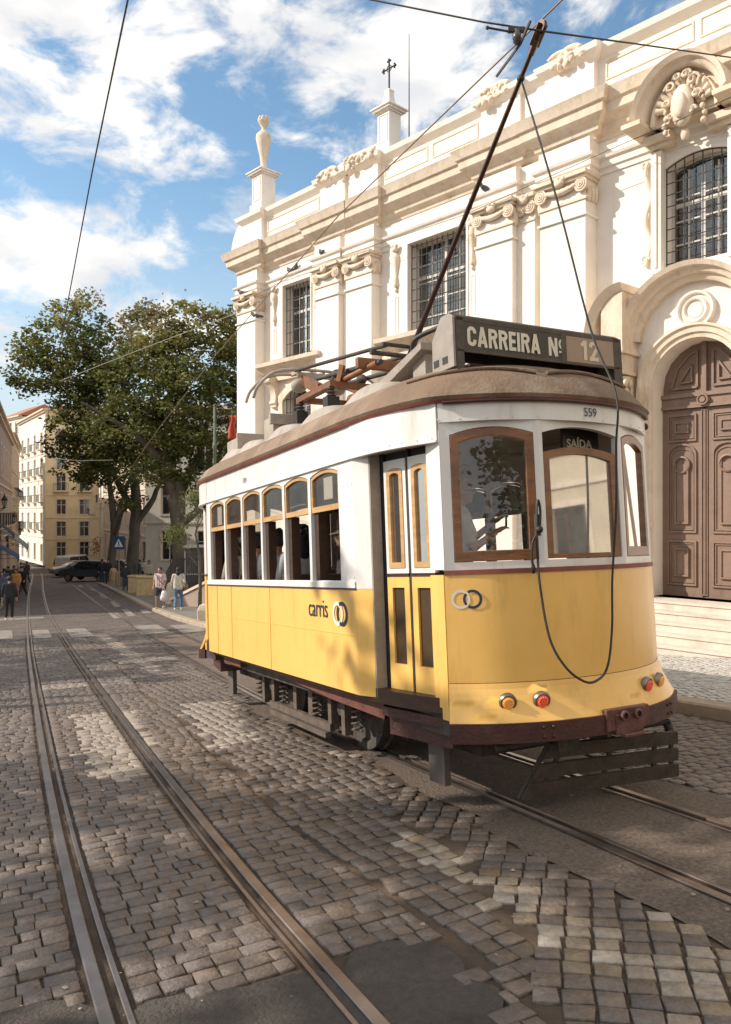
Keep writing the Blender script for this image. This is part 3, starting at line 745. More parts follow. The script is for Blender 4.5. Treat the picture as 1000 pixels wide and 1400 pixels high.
        th_ = TB(); th_.prism([(half-.04, .735), (half+.05, .735), (half+.05, .76), (half-.04, .76)], m, -.02, .03); th_.prism([(half-.01, .70), (half+.02, .70), (half+.02, .775), (half-.01, .775)], m, -.02, .035)
        tp('door_pivot', th_, M_yel)
        stp = TB(); stp.prism([(-.05, .60), (Ln+.02, .60), (Ln+.02, .665), (-.05, .665)], m, -.3, .03); stp.prism([(-.05, .46), (Ln+.05, .46), (Ln+.05, .60), (-.05, .60)], m, -.3, -.03)
        tp('step_board', stp, M_mar)
# fleet number, window lettering, logos and side lettering
def outX(x):
    i = min(range(len(FRONT)-1), key=lambda q: abs((FRONT[q][0]+FRONT[q+1][0])/2-x)); a, b = FRONT[i], FRONT[i+1]; t = (x-a[0])/(b[0]-a[0])
    d = Vector((b[0]-a[0], b[1]-a[1])).normalized(); return Vector((x, a[1]+(b[1]-a[1])*t)), d
def front_mat(x, z, off=.012):
    p, d = outX(x); n = Vector((d.y, -d.x)); return basis((p.x+n.x*off, p.y+n.y*off, z), (d.x, d.y, 0), (0, 0, 1))
mb = TB(); text_into(mb, '559', .085, front_mat(.055, 2.675, .014), .0008, .000, .95); tp('fleet_number', mb, M_ink)
def rings(mb1, mb2, Mx, r=.062, w_=.017, dx_=.078, zo=0):
    def ring(mb, cx, a0, a1, o=0):
        n = 40; vs = []; 
        for i in range(n+1):
            a = a0+(a1-a0)*i/n
            for rr_ in (r, r-w_): vs.append(Mx @ Vector((cx+rr_*math.cos(a), rr_*math.sin(a), o)))
        mb.add(vs, [(2*i, 2*i+1, 2*i+3, 2*i+2) for i in range(n)])
    ring(mb1, -dx_/2, 0, 2*math.pi, 0); ring(mb2, dx_/2, R(-122), R(122), .001); ring(mb2, dx_/2, R(140), R(220), .001)
a_ = TB(); b_ = TB(); rings(a_, b_, front_mat(-.845, 1.445, .004)); tp('emblem_ring', a_, M_letter, label='white ring of the front emblem'); tp('emblem_ring', b_, M_ink, label='dark blue ring of the front emblem')
Ms = basis((-HX-.006, 5.80, 1.345), (0, -1, 0), (0, 0, 1))
mb = TB(); text_into(mb, 'carris', .215, Ms, .0008, -.001, .80); tp('side_lettering', mb, M_ink)
a_ = TB(); b_ = TB(); rings(a_, b_, basis((-HX-.006, 5.385, 1.32), (0, -1, 0), (0, 0, 1)), .095, .03, .075); tp('emblem_ring', a_, M_letter, label='white ring of the side emblem'); tp('emblem_ring', b_, M_ink, label='dark blue ring of the side emblem')
mb = TB(); text_into(mb, '559', .07, basis((-HX-.012, 7.55, 2.60), (0, -1, 0), (0, 0, 1)), .0008, .0, .95); tp('fleet_number', mb, M_ink)
# saloon sides
WIN = [(8.325, 8.79), (7.765, 8.225), (7.195, 7.66), (6.605, 7.075), (5.985, 6.51), (5.36, 5.90)]
WIN = [(5.35+.592*i, 5.35+.592*i+.545) for i in range(6)]
for sx_ in (-1, 1):
    def m(s, z, o, sx_=sx_): return Vector((sx_*(HX+o), s, z))
    y0, y1 = YS, YB
    mb = TB(); panel(mb, m, y0, y1, 1.515, 2.50, [(a, b, 1.575, 2.43, .042) for a, b in WIN], .045)
    mb.prism([(y0, 1.52), (y1, 1.52), (y1, 1.568), (y0, 1.568)], m, 0, .012)
    for y in (y0+.02, y0+.09, y0+.16, y1-.05):
        for z in (1.60, 2.3): mb.ball(m(y, z, .002), .006, 6, 4)
    tp('window_wall', mb, M_wht, bevel=.003)
    mb = TB(); panel(mb, m, y0, y1, 2.50, 2.745, [], .04); mb.prism([(y0, 2.485), (y1+.1, 2.485), (y1+.1, 2.503), (y0, 2.503)], m, -.03, .02)
    mb.prism([(8.62, 2.50), (8.63, 2.50), (8.63, 2.745), (8.62, 2.745)], m, -.001, .004)
    tp('letterboard', mb, M_wht)
    mb = TB(); panel(mb, m, y0, y1, .735, 1.513, [], .04)
    for y in (8.62, 8.1, 6.92): mb.prism([(y, .74), (y+.006, .74), (y+.006, 1.51), (y, 1.51)], m, 0, .005)
    mb.prism([(y0, 1.165), (y1, 1.165), (y1, 1.171), (y0, 1.171)], m, 0, .0035)
    tp('side_panel', mb, M_yel)
    mb = TB(); mb.prism([(y0, 1.508), (y1, 1.508), (y1, 1.518), (y0, 1.518)], m, 0, .010); tp('trim_strip', mb, M_mar)
    # chamfered corner pieces
    for fl in (False, True):
        pts = [(sx_*HX, YS), (sx_*1.105, 4.955), (sx_*.98, 4.955), (sx_*.98, 4.985), (sx_*1.07, YS)]
        if fl: pts = [(x, mirrorB(y)) for x, y in pts]
        fn = lambda s, z, o: Vector((s, z, o))
        mb = TB(); mb.prism(pts, fn, 1.515, 2.50); tp('corner_pillar', mb, M_wht)
        mb = TB(); mb.prism(pts, fn, .735, 1.513); tp('corner_pillar', mb, M_yel)
        pts = [(sx_*1.105, 4.95), (sx_*1.105, 4.935), (sx_*1.02, 4.935), (sx_*1.02, 4.95)]
        if fl: pts = [(x, mirrorB(y)) for x, y in pts]
        mb = TB(); mb.prism(pts, fn, .735, 2.49); tp('edge_strip', mb, M_signgrey)
    # sashes
    for wi, (a, b) in enumerate(WIN):
        fr = TB(); frame(fr, m, a+.004, b-.004, 2.135, 2.425, .042, .024, -.04, -.008, .045); f_ = tp('sash', fr, M_amber)
        g = TB(); pane(g, m, a+.03, b-.03, 2.17, 2.395, .048, -.025); tp('pane', g, M_glassS, f_)
        st = TB(); st.prism([(b-.085, 1.58), (b-.012, 1.58), (b-.012, 2.14), (b-.085, 2.14)], m, -.11, -.03); tp('window_runner', st, M_dkwood, f_)
        if sx_ < 0 and wi in (0, 5):
            pp = TB(); c_ = a+.26 if wi == 0 else a+.27
            pp.add([m(c_+.08, 2.23 if wi == 0 else 2.2, -.032), m(c_-.09, 2.23 if wi == 0 else 2.2, -.032), m(c_-.09, 2.41, -.032), m(c_+.08, 2.41, -.032)], [(0, 1, 2, 3)]); tp('paper_notice', pp, M_paper, f_)
# gutter
OUT = [(-x, y) for x, y in END]+[(x, y) for x, y in END[::-1]][1:]
OUT = sorted(set(OUT), key=lambda p: p[0]) if False else OUT
RING = [(-HX, YB)]+[(-x, y) for x, y in END]+[(x, y) for x, y in END[::-1]][1:]+[(HX, YB)]
LOOP = [(-x, y) for x, y in END]+[(x, y) for x, y in END[::-1]][1:]
LOOP = LOOP+[(x, mirrorB(y)) for x, y in LOOP[::-1]]
def loop_out(L, d):
    n = len(L); out = []
    for i, (x, y) in enumerate(L):
        a = L[(i-1) % n]; b = L[(i+1) % n]; t = Vector((b[0]-a[0], b[1]-a[1]))
        if t.length < 1e-6: out.append((x, y)); continue
        t.normalize(); out.append((x+t.y*d, y-t.x*d))
    return out
def loopband(mb, z0, z1, d0, d1, th):
    A = loop_out(LOOP, d0); B = loop_out(LOOP, d1); A2 = loop_out(LOOP, d0-th); B2 = loop_out(LOOP, d1-th); k = len(LOOP)
    vs = [(x, y, z0) for x, y in A]+[(x, y, z1) for x, y in B]+[(x, y, z1) for x, y in B2]+[(x, y, z0) for x, y in A2]
    mb.add(vs, [(r*k+i, r*k+(i+1) % k, ((r+1) % 4)*k+(i+1) % k, ((r+1) % 4)*k+i) for r in range(4) for i in range(k)])
mb = TB(); loopband(mb, 2.745, 2.762, .025, .035, .08); tp('gutter', mb, M_red, smooth=40)
mb = TB(); loopband(mb, 2.762, 2.785, .030, .045, .08); tp('gutter_lip', mb, M_roof, smooth=40)
mb = TB(); cv = [(p[0], p[1], 2.742) for p in outset(FRONT, .03)]; mb.tube(cv[1:-1], .012, 8); tp('gutter_pipe', mb, M_mar, smooth=60)
# roof: rings shrinking from the gutter to the ridge
mb = TB(); rings_ = []; base = loop_out(LOOP, .04); n = len(base); K = 12
def roof_z(t): return 2.785+.385*(1-(1-t)**2.3)**.62
vs = []
for k in range(K+1):
    t = k/K
    for (x, y) in base:
        # distance pulled towards the ridge line x=0, y in 4.9..mirror
        yr = min(max(y, 4.95), mirrorB(4.95)); q = 1-t*.999
        vs.append((x*q, yr+(y-yr)*q, roof_z(t)))
mb.add(vs, [(k*n+i, k*n+(i+1) % n, (k+1)*n+(i+1) % n, (k+1)*n+i) for k in range(K) for i in range(n)])
tp('roof', mb, M_roof, smooth=50)
def roof_at(x, y):      # height of the roof over a point
    best = 2.785
    for k in range(0, 101):
        t = k/100; q = 1-t*.999; yr = min(max(y, 4.95), mirrorB(4.95))
        X = x/max(q, 1e-3); Yq = yr+(y-yr)/max(q, 1e-3)
        # inside test against outline
        Yf = None
        if abs(X) > HX+.04: return roof_z((k-1)/100 if k else 0)
        if Yq < 5.1:
            lim = [e for e in base if abs(e[0]-X) < .12 and e[1] < MID]
            if lim and Yq < min(lim, key=lambda e: abs(e[0]-X))[1]: return roof_z((k-1)/100 if k else 0)
    return roof_z(1)
# rain strips over the end windows
for (xa, xb) in ((-1.0, -.30), (-.22, .62), (.68, 1.02)):
    mb = TB(); pts = []
    for i in range(13):
        x = xa+(xb-xa)*i/12; X = x*1.12
        j = min(range(len(base)//2), key=lambda q: abs(base[q][0]-X)); q = .86; bx, by = base[j]
        # interpolate y on outline
        cand = sorted([e for e in base if e[1] < MID-1.6], key=lambda e: abs(e[0]-X))[:2]
        (x0_, y0_), (x1_, y1_) = cand; tt = 0 if abs(x1_-x0_) < 1e-6 else (X-x0_)/(x1_-x0_); by = y0_+(y1_-y0_)*tt
        yr = min(max(by, 4.95), mirrorB(4.95)); t_ = .12
        bow = .05*math.sin(math.pi*i/12)
        t2 = t_+bow*1.3; pts.append((X*(1-t2), yr+(by-yr)*(1-t2)-.012, roof_z(t2)+.008))
    mb.tube(pts, .014, 6); tp('rain_strip', mb, M_roof, smooth=60, label='raised rain strip on the roof end')
mb = TB(); pts = []
# ceiling, floor, interior
mb = TB(); k = len(base); vs = [(x*.93, MID+(y-MID)*.985, 2.74) for x, y in base]; mb.add(vs, [list(range(k))]); tp('ceiling', mb, M_int)
mb = TB(); vs = [(x*.93, MID+(y-MID)*.985, z) for z in (.70, .80) for x, y in base]; mb.add(vs, [list(range(k)), list(range(k, 2*k))]+[(i, (i+1) % k, k+(i+1) % k, k+i) for i in range(k)]); tp('floor', mb, M_dkwood)
for sx_ in (-1, 1):
    mb = TB(); mb.box(min(sx_*1.11, sx_*1.09), max(sx_*1.11, sx_*1.09), 5.1, 9.0, .8, 1.57); tp('inner_lining', mb, M_dkwood)
for yy in (9.02,):     # bulkheads with a doorway
    mb = TB()
    mm_ = lambda s, z, o, yy=yy: Vector((s, yy+o, z))
    panel(mb, mm_, -1.09, 1.09, .8, 2.74, [(-.95, -.45, 1.55, 2.35, .08), (-.36, .36, .8, 2.42, .08), (.45, .95, 1.55, 2.35, .08)], .04); tp('bulkhead', mb, M_dkwood)
for i in range(5):
    for sx_ in (-1, 1):
        yy = 5.75+.66*i; mb = TB(); x0_ = sx_*.32; x1_ = sx_*1.06; xa, xb = min(x0_, x1_), max(x0_, x1_)
        mb.box(xa, xb, yy, yy+.42, 1.17, 1.24); mb.box(xa, xb, yy+.40, yy+.45, 1.2, 1.62); mb.box(xa+.1, xb-.1, yy+.1, yy+.3, .8, 1.17); tp('bench_seat', mb, mat('bench leather', (.10, .05, .03), (.07, .035, .02), .5) if i == 0 and sx_ < 0 else bpy.data.materials['bench leather'], bevel=.01)
for sx_ in (-1, 1):
    mb = TB(); mb.tube([(sx_*.45, 5.1, 2.58), (sx_*.45, 9.0, 2.58)], .014, 6)
    for i in range(7): mb.tube([(sx_*.45, 5.4+.55*i, 2.58), (sx_*.45, 5.4+.55*i, 2.40)], .006, 5)
    tp('handrail', mb, M_cu)
mb = TB(); mb.box(-.62, -.22, 4.30, 4.52, .8, 1.58); mb.tube([(-.42, 4.36, 1.58), (-.42, 4.36, 1.66)], .09, 12); tp('controller', mb, M_dkwood)
mb = TB(); mb.box(.02, .36, 4.12, 4.14, 2.44, 2.62); tp('exit_sign', mb, M_board); ob = bpy.data.objects[-1] if False else None
mb = TB(); text_into(mb, 'SAÍDA', .085, basis((.17, 4.115, 2.50), (1, 0, 0), (0, 0, 1)), .0005, .002, 1.); tp('exit_lettering', mb, M_letter)
# end lamps
for (x, mm_) in ((-.655, M_lampA), (-.455, M_lampR), (.455, M_lampR), (.655, M_lampA)):
    p, d = outX(x); n_ = Vector((d.y, -d.x, -.28)).normalized()
    c = Vector((p.x, p.y, .79))+Vector((d.y, -d.x, 0))*.045
    Z = n_; X = Vector((d.x, d.y, 0)).normalized(); Yv = Z.cross(X); Mr = Matrix((X, Yv, Z)).transposed() @ Matrix.Diagonal((.84, .84, .84))
    mb = TB(); mb.lathe([(.0, -.02), (.066, -.02), (.070, .012), (.060, .026), (.050, .026), (.048, .012)], c, 24, Mr)
    h_ = tp('lamp_housing', mb, M_chrome, smooth=50); mb = TB(); mb.lathe([(.049, .010), (.048, .026), (.034, .036), (.0, .040)], c, 24, Mr)
    for i in range(12):
        a = i*2*math.pi/12; q = c+Mr @ Vector((.032*math.cos(a), .032*math.sin(a), .036)); mb.ball(q, .0085, 8, 6)
    for i in range(5):
        a = i*2*math.pi/5; q = c+Mr @ Vector((.013*math.cos(a), .013*math.sin(a), .039)); mb.ball(q, .0075, 8, 6)
    tp('lamp_lens', mb, mm_, h_, smooth=60)
# coupler pocket
mb = TB(); mb.box(-.0, .24, 3.735, 3.80, .53, .665); mb.box(-.07, .31, 3.745, 3.79, .56, .70); mb.box(.03, .21, 3.69, 3.745, .52, .545)
for xx in (.06, .18): mb.lathe([(.012, 0), (.034, 0), (.034, .02), (.02, .02)], (xx, 3.728, .655), 12, Matrix.Rotation(R(90), 3, 'X'))
tp('coupler', mb, mat('worn coupler steel', (.20, .10, .085), (.10, .045, .04), .4, metal=.4, scale=12, bump=.2), bevel=.006)
# lifeguard
mb = TB()
A_ = [(-.46, 4.16, .10), (.80, 3.96, .10)]; T_ = [(-.30, 4.02, .47), (.70, 3.86, .45)]
def lg(u_, v_):
    a = Vector(A_[0]).lerp(Vector(A_[1]), u_); b = Vector(T_[0]).lerp(Vector(T_[1]), u_); return a.lerp(b, v_)
for v0, v1 in ((.0, .27), (.36, .62), (.72, .98)):
    q = [lg(0, v0), lg(1, v0), lg(1, v1), lg(0, v1)]; n_ = (q[1]-q[0]).cross(q[3]-q[0]).normalized()*.022
    mb.add([p for p in q]+[p-n_ for p in q], [(0, 1, 2, 3), (7, 6, 5, 4), (0, 4, 5, 1), (1, 5, 6, 2), (2, 6, 7, 3), (3, 7, 4, 0)])
for u_ in (.0, .12, .5, .84, .97): mb.bar(lg(u_, 0)+Vector((0, .03, 0)), lg(u_, 1)+Vector((0, .03, 0)), .03, .02, (0, 1, 0))
tp('lifeguard', mb, M_slat)
mb = TB(); mb.tube([(-.7, 4.1, .48), (.75, 3.98, .49)], .022, 8); mb.tube([(.70, 3.95, .49), (.74, 3.95, .38)], .03, 8); mb.tube([(-.3, 4.2, .47), (-.3, 5.0, .40)], .03, 8); mb.tube([(.5, 4.2, .47), (.5, 5.0, .40)], .03, 8); mb.box(-.28, -.1, 3.98, 4.1, .42, .54)
tp('lifeguard_hanger', mb, M_iron, smooth=50)
# underframe
mb = TB()
for sx_ in (-1, 1):
    xo = sx_*1.02
    mb.add([(xo, 5.0, .735), (xo, 9.0, .735), (xo, 9.0, .68), (xo, 7.4, .66), (xo, 5.9, .58), (xo, 5.0, .56), (xo*.96, 5.0, .735), (xo*.96, 9.0, .735), (xo*.96, 9.0, .68), (xo*.96, 7.4, .66), (xo*.96, 5.9, .58), (xo*.96, 5.0, .56)],
           [(0, 1, 2, 3, 4, 5), (11, 10, 9, 8, 7, 6), (2, 8, 9, 3), (3, 9, 10, 4), (4, 10, 11, 5)])
    mb.box(min(xo, xo-.12*sx_), max(xo, xo-.12*sx_), 8.3, 8.9, .60, .74)
tp('sole_bar', mb, mat('oxide brown underframe', (.17, .055, .035), (.10, .035, .025), .7, scale=6, stain=(.05, .035, .03), stain_scale=3, bump=.2))
mb = TB(); mb.box(-.95, .95, 4.2, 9.9, .56, .70); mb.box(-.6, .6, 4.4, 5.5, .35, .56); mb.box(-.6, .6, 8.6, 9.6, .35, .56); tp('underframe', mb, M_iron)
for sx_ in (-1, 1):
    x = sx_*.60; X2 = sx_*.74
    tr = TB(); xa, xb = min(X2-.03, X2+.03), max(X2-.03, X2+.03)
    tr.box(xa, xb, 5.75, 8.75, .48, .56)
    for yy in (6.22, 6.5, 7.95, 8.25): tr.box(xa-.01, xb+.01, yy-.05, yy+.02, .2, .56)
    tr.bar((X2+sx_*.03, 6.45, .22), (X2+sx_*.03, 8.0, .22), .05, .07); tr.bar((X2+sx_*.05, 6.5, .15), (X2+sx_*.05, 7.95, .15), .06, .05)
    for yy in (6.0, 6.85, 7.7, 8.45):
        pts = [(X2, yy+.045*math.cos(a*.9), .24+.22*a/14) for a in range(0, 15)]
        hel = [(X2+.045*math.cos(t), yy+.045*math.sin(t), .26+.20*t/(2*math.pi*4)) for t in np.linspace(0, 2*math.pi*4, 40)]; tr.tube(hel, .011, 5)
    tr.box(xa, xb, 6.9, 7.0, .2, .5); tr.box(xa, xb, 7.3, 7.38, .2, .5)
    trk = tp('truck_frame', tr, mat('dusty truck frame', (.14, .10, .075), (.07, .052, .04), .8, scale=9, bump=.3) if sx_ < 0 else bpy.data.materials['dusty truck frame'])
    
    for ya_ in (4.58, 9.3): sb = TB(); sb.box(min(X2, X2+.05*sx_), max(X2, X2+.05*sx_), ya_, ya_+.2, .14, .56); tp('sand_box', sb, mat('grey sandbox paint', (.13, .105, .085), (.085, .07, .06), .7, scale=6, stain=(.05, .04, .03)) if 'grey sandbox paint' not in bpy.data.materials else bpy.data.materials['grey sandbox paint'])
    for yy in (6.36, 8.1):
        wh = TB(); Mr = Matrix.Rotation(R(90)*sx_, 3, 'Y'); r_ = .385
        xw = sx_*.435
        wh.lathe([(0, .0), (.08, .06), (.12, .02), (.30, .02), (.32, .05), (r_, .055), (r_, -.04), (r_+.025, -.045), (r_+.02, -.07), (.30, -.07), (0, -.05)], (xw, yy, r_+.012), 32, Mr)
        wh.tube([(xw, yy, .4), (xw+sx_*.30, yy, .4)], .06, 10)
        tp('wheel', wh, M_iron, smooth=40)
mb = TB(); mb.tube([(-.4, 6.36, .4), (.4, 6.36, .4)], .06, 10); mb.tube([(-.4, 8.1, .4), (.4, 8.1, .4)], .06, 10); mb.box(-.35, .35, 6.6, 7.9, .18, .55); tp('motor', mb, M_iron)
# roof sign
def sg(x, y, z): return Vector((x, y, z))
mb = TB(); prof = [(4.257, 3.125), (4.257, 3.37), (4.30, 3.40), (4.40, 3.40), (4.52, 3.26), (4.53, 3.02), (4.257, 3.02)]
for x0_, x1_ in ((-.786, -.765), (.765, .786)):
    n = len(prof); vs = [(x, y, z) for x in (x0_, x1_) for y, z in prof]; mb.add(vs, [list(range(n))[::-1], list(range(n, 2*n))]+[(i, (i+1) % n, n+(i+1) % n, n+i) for i in range(n)])
mb.box(-.765, .765, 4.50, 4.515, 3.20, 3.262)
sroot = tp('route_sign', mb, M_signgrey, bevel=.003, label='roof box with the words CARREIRA Nº 12')
mb = TB(); mb.box(-.765, .765, 4.262, 4.275, 3.13, 3.38); mb.box(-.765, .765, 4.5, 4.515, 3.13, 3.28); mb.add([(-.765, 4.30, 3.402), (.765, 4.30, 3.402), (.765, 4.40, 3.402), (-.765, 4.40, 3.402), (-.765, 4.257, 3.372), (.765, 4.257, 3.372), (-.765, 4.52, 3.262), (.765, 4.52, 3.262)], [(0, 1, 2, 3), (0, 4, 5, 1), (3, 2, 7, 6)])
mb.box(-.765, .765, 4.25, 4.27, 3.34, 3.372); mb.box(-.765, .765, 4.25, 4.27, 3.125, 3.148); mb.box(-.7645, -.70, 4.25, 4.40, 3.0, 3.37); mb.box(.70, .786, 4.25, 4.27, 2.96, 3.37); mb.box(.17, .225, 4.248, 4.27, 3.13, 3.37)
mb.box(-.70, .70, 4.40, 4.52, 3.02, 3.08)
tp('sign_casing', mb, M_sign, sroot, bevel=.003)
mb = TB(); mb.box(-.70, .17, 4.252, 4.262, 3.148, 3.34); tp('sign_board', mb, M_board, sroot)
mb = TB(); mb.box(.225, .70, 4.252, 4.262, 3.148, 3.34); tp('number_board', mb, M_num, sroot)
def ribbon_flat(mb, pts, t, m, o, closed=False):
    P = [Vector((p[0], p[1])) for p in pts]; k = len(P); vs = []
    for i in range(k):
        a = P[(i-1) % k] if (i or closed) else P[0]; c = P[(i+1) % k] if (i < k-1 or closed) else P[-1]
        d0 = (P[i]-a) if (P[i]-a).length > 1e-6 else (c-P[i]); d1 = (c-P[i]) if (c-P[i]).length > 1e-6 else d0
        d0.normalize(); d1.normalize(); n0 = Vector((-d0.y, d0.x)); n1 = Vector((-d1.y, d1.x)); nn = (n0+n1).normalized(); sc = 1/max(.45, nn.dot(n0))
        for sg_ in (1, -1): q = P[i]+nn*(t/2*sc*sg_); vs.append(m @ Vector((q.x, q.y, o)))
    mb.add(vs, [(2*i, 2*i+1, (2*i+3) % (2*k), (2*i+2) % (2*k)) for i in range(k if closed else k-1)])
def arc_(cx, cy, rx, ry, a0, a1, n=10): return [(cx+rx*math.cos(R(a0+(a1-a0)*i/n)), cy+ry*math.sin(R(a0+(a1-a0)*i/n))) for i in range(n+1)]
t_ = .19; W_ = .56; i_ = t_/2; xr = W_-i_
GL_ = {
 'C': (W_, [[(xr, .66)]+[(xr, .74)]+arc_(W_/2, 1-i_-.16, xr-W_/2, .16, 0, 180)+arc_(W_/2, i_+.16, xr-W_/2, .16, 180, 360)+[(xr, .26), (xr, .34)]]),
 'A': (.62, [[(i_*.9, 0), (.31, 1.03)], [(.62-i_*.9, 0), (.31, 1.03)], [(.14, .27), (.48, .27)]]),
 'R': (.58, [[(i_, 0), (i_, 1)], [(i_, 1-i_)]+arc_(.30, .73, .185, .175, 90, -90)+[(i_, .47+i_*.9)], [(.33, .52), (.49, .0)]]),
 'E': (.46, [[(i_, 0), (i_, 1)], [(i_, 1-i_), (.46, 1-i_)], [(i_, .5), (.43, .5)], [(i_, i_), (.46, i_)]]),
 'I': (.19, [[(i_, 0), (i_, 1)]]),
 'N': (.62, [[(i_, 0), (i_, 1)], [(.62-i_, 0), (.62-i_, 1)], [(i_*1.05, 1.0), (.62-i_*1.05, 0)]]),
 '1': (.36, [[(.26, 0), (.26, 1)], [(.02, .72), (.26, .93)]]),
 '2': (.56, [[(i_, .68)]+arc_(.28, .73, .185, .175, 180, 0)+[(.45, .62), (.12, .10)], [(.0, i_), (.56, i_)]]),
}
def block_text(mb, txt, x, z, h, xs, gap, y):
    n = 0
    for ch in txt:
        w_, strokes = GL_[ch]
        for st_ in strokes:
            n += 1; ribbon_flat(mb, st_, t_, basis((0, 0, 0), (1, 0, 0), (0, 0, 1)) if False else Matrix(((h*xs, 0, 0, x), (0, 0, -1, y), (0, h, 0, z), (0, 0, 0, 1))), .0003*n)
        x += (w_+gap)*h*xs
    return x
mb = TB(); x1 = block_text(mb, 'CARREIRA', -.672, 3.172, .138, .98, .075, 4.2495); x1 = block_text(mb, 'N', x1+.075, 3.172, .138, 1.0, .05, 4.2495)
mo = Matrix(((1, 0, 0, 0), (0, 0, -1, 4.2485), (0, 1, 0, 0), (0, 0, 0, 1)))
ribbon_flat(mb, arc_(x1+.036, 3.268, .023, .030, 0, 342, 18), .017, mo, 0, True); ribbon_flat(mb, [(x1+.006, 3.208), (x1+.066, 3.208)], .014, mo, 0)
tp('sign_lettering', mb, M_letter, sroot)
mb = TB(); block_text(mb, '12', .365, 3.170, .150, 1.12, .13, 4.2495); tp('route_number', mb, mat('faded number paint', (.72, .62, .48), (.62, .52, .40), .6), sroot)
mb = TB()
for yy in (4.33, 4.44): mb.box(-.7885, -.784, yy, yy+.065, 3.06, 3.11)
tp('vent_slot', mb, M_blk, sroot)
# pole gear
mb = TB(); mb.add([(x, y, z) for x in (-.42, .12) for (y, z) in ((6.55, 3.20), (5.25, 3.50), (5.25, 3.44), (6.2, 3.17))], [(0, 1, 2, 3), (7, 6, 5, 4), (0, 4, 5, 1), (1, 5, 6, 2), (2, 6, 7, 3), (3, 7, 4, 0)])
mb.box(-.35, .05, 5.3, 5.5, 3.14, 3.46)
tp('pole_platform', mb, M_signgrey, bevel=.004)
mb = TB(); mb.box(-.30, .20, 4.75, 5.5, 3.15, 3.21); mb.tube([(-.1, 4.6, 3.30), (-.05, 5.3, 3.52)], .02, 6); mb.lathe([(.10, 3.15), (.10, 3.3), (.06, 3.34), (.06, 3.6), (0, 3.6)], (0, 6.0, 0), 14)
cb_ = [(-.26, 5.6, 3.42), (-.30, 5.55, 3.60), (-.2, 5.3, 3.66), (-.25, 4.9, 3.60), (-.5, 4.6, 3.5)]; mb.tube([tuple(p) for p in catmull(cb_, 5)], .022, 8)
tp('pole_base', mb, M_blk, smooth=50)
PB = Vector((0, 6.15, 3.62)); PT = Vector((0, 4.11, 5.55))
mb = TB(); mb.tube([PB, PB.lerp(PT, .35), PT], [.028, .024, .017], 10); tp('trolley_pole', mb, mat('copper brown pole', (.075, .035, .025), (.045, .024, .018), .4, metal=.5, scale=10), smooth=60)
mb = TB(); d = (PT-PB).normalized(); Mr = Matrix.Rotation(R(90), 3, 'Y')
mb.lathe([(.0, -.012), (.045, -.012), (.035, 0), (.045, .012), (.0, .012)], PT+d*.03, 18, Mr)
mb.bar(PT-d*.10+Vector((.02, 0, 0)), PT+d*.05+Vector((.02, 0, 0)), .008, .05, (1, 0, 0)); mb.bar(PT-d*.10-Vector((.02, 0, 0)), PT+d*.05-Vector((.02, 0, 0)), .008, .05, (1, 0, 0)); mb.tube([PT-d*.16, PT-d*.06], .026, 8)
tp('trolley_head', mb, mat('brass trolley head', (.16, .10, .07), (.09, .055, .04), .4, metal=.7), smooth=50)
# rope
q = PB.lerp(PT, .885)
rp = [tuple(q), (.12, 4.15, 4.3), (.21, 3.98, 3.3), (.23, 3.80, 2.80), (.215, 3.81, 2.45), (.19, 3.82, 2.0), (.13, 3.83, 1.55), (.07, 3.80, 1.21), (-.02, 3.77, .97), (-.13, 3.77, .89), (-.24, 3.77, .905), (-.35, 3.80, 1.0), (-.43, 3.84, 1.18), (-.47, 3.86, 1.5), (-.475, 3.865, 1.75), (-.465, 3.865, 2.0), (-.45, 3.865, 2.07), (-.435, 3.865, 2.0), (-.45, 3.865, 1.86)]
mb = TB(); mb.tube([tuple(p) for p in catmull(rp, 7)], .0085, 6); mb.ball((-.455, 3.86, 1.88), .026, 8, 6); mb.tube([tuple(p) for p in catmull([(-.45, 3.865, 1.88), (-.50, 3.875, 1.8), (-.51, 3.88, 1.72), (-.50, 3.885, 1.62)], 5)], .009, 6); mb.ball((-.50, 3.885, 1.63), (.018, .012, .035), 8, 6)
mb.ball(tuple(q), .03, 8, 6)
tp('trolley_rope', mb, M_blk, smooth=60)
mb = TB(); mb.box(-.46, -.43, 3.875, 3.90, 1.84, 1.98); mb.ball((1.02, 4.28, 2.70), .03, 8, 6); tp('rope_cleat', mb, M_iron)
# ventilator domes and boxes
for yy in (5.75, 6.75, 7.75, 8.8, 9.5):
    for sx_ in (-1, 1):
        mb = TB()
        def fn(u_, v_, yy=yy, sx_=sx_):
            t_ = (u_-.5)*2; w_ = v_
            x = sx_*(.10+.66*w_); prof_ = max(0, 1-t_*t_)**.5*.125*math.sin(math.pi*min(1, .35+.65*(1-w_)**.8)) if w_ < 1 else 0
            y = yy+t_*.40
            return (x, y, roof_z(1-abs(x)/1.205)+prof_-.004)
        mb.grid(fn, 14, 8); tp('ventilator_dome', mb, M_vent, smooth=60)
mb = TB(); mb.box(-.62, -.1, 9.35, 9.85, 3.10, 3.38); mb.box(-.66, -.06, 9.30, 9.34, 3.08, 3.42); tp('roof_box', mb, M_vent, bevel=.01)
mb = TB(); 
mb.box(-.65, -.2, 8.05, 8.35, 3.13, 3.40); mb.box(-.7, -.1, 8.0, 8.05, 3.30, 3.42); tp('roof_box', mb, M_vent, bevel=.006)
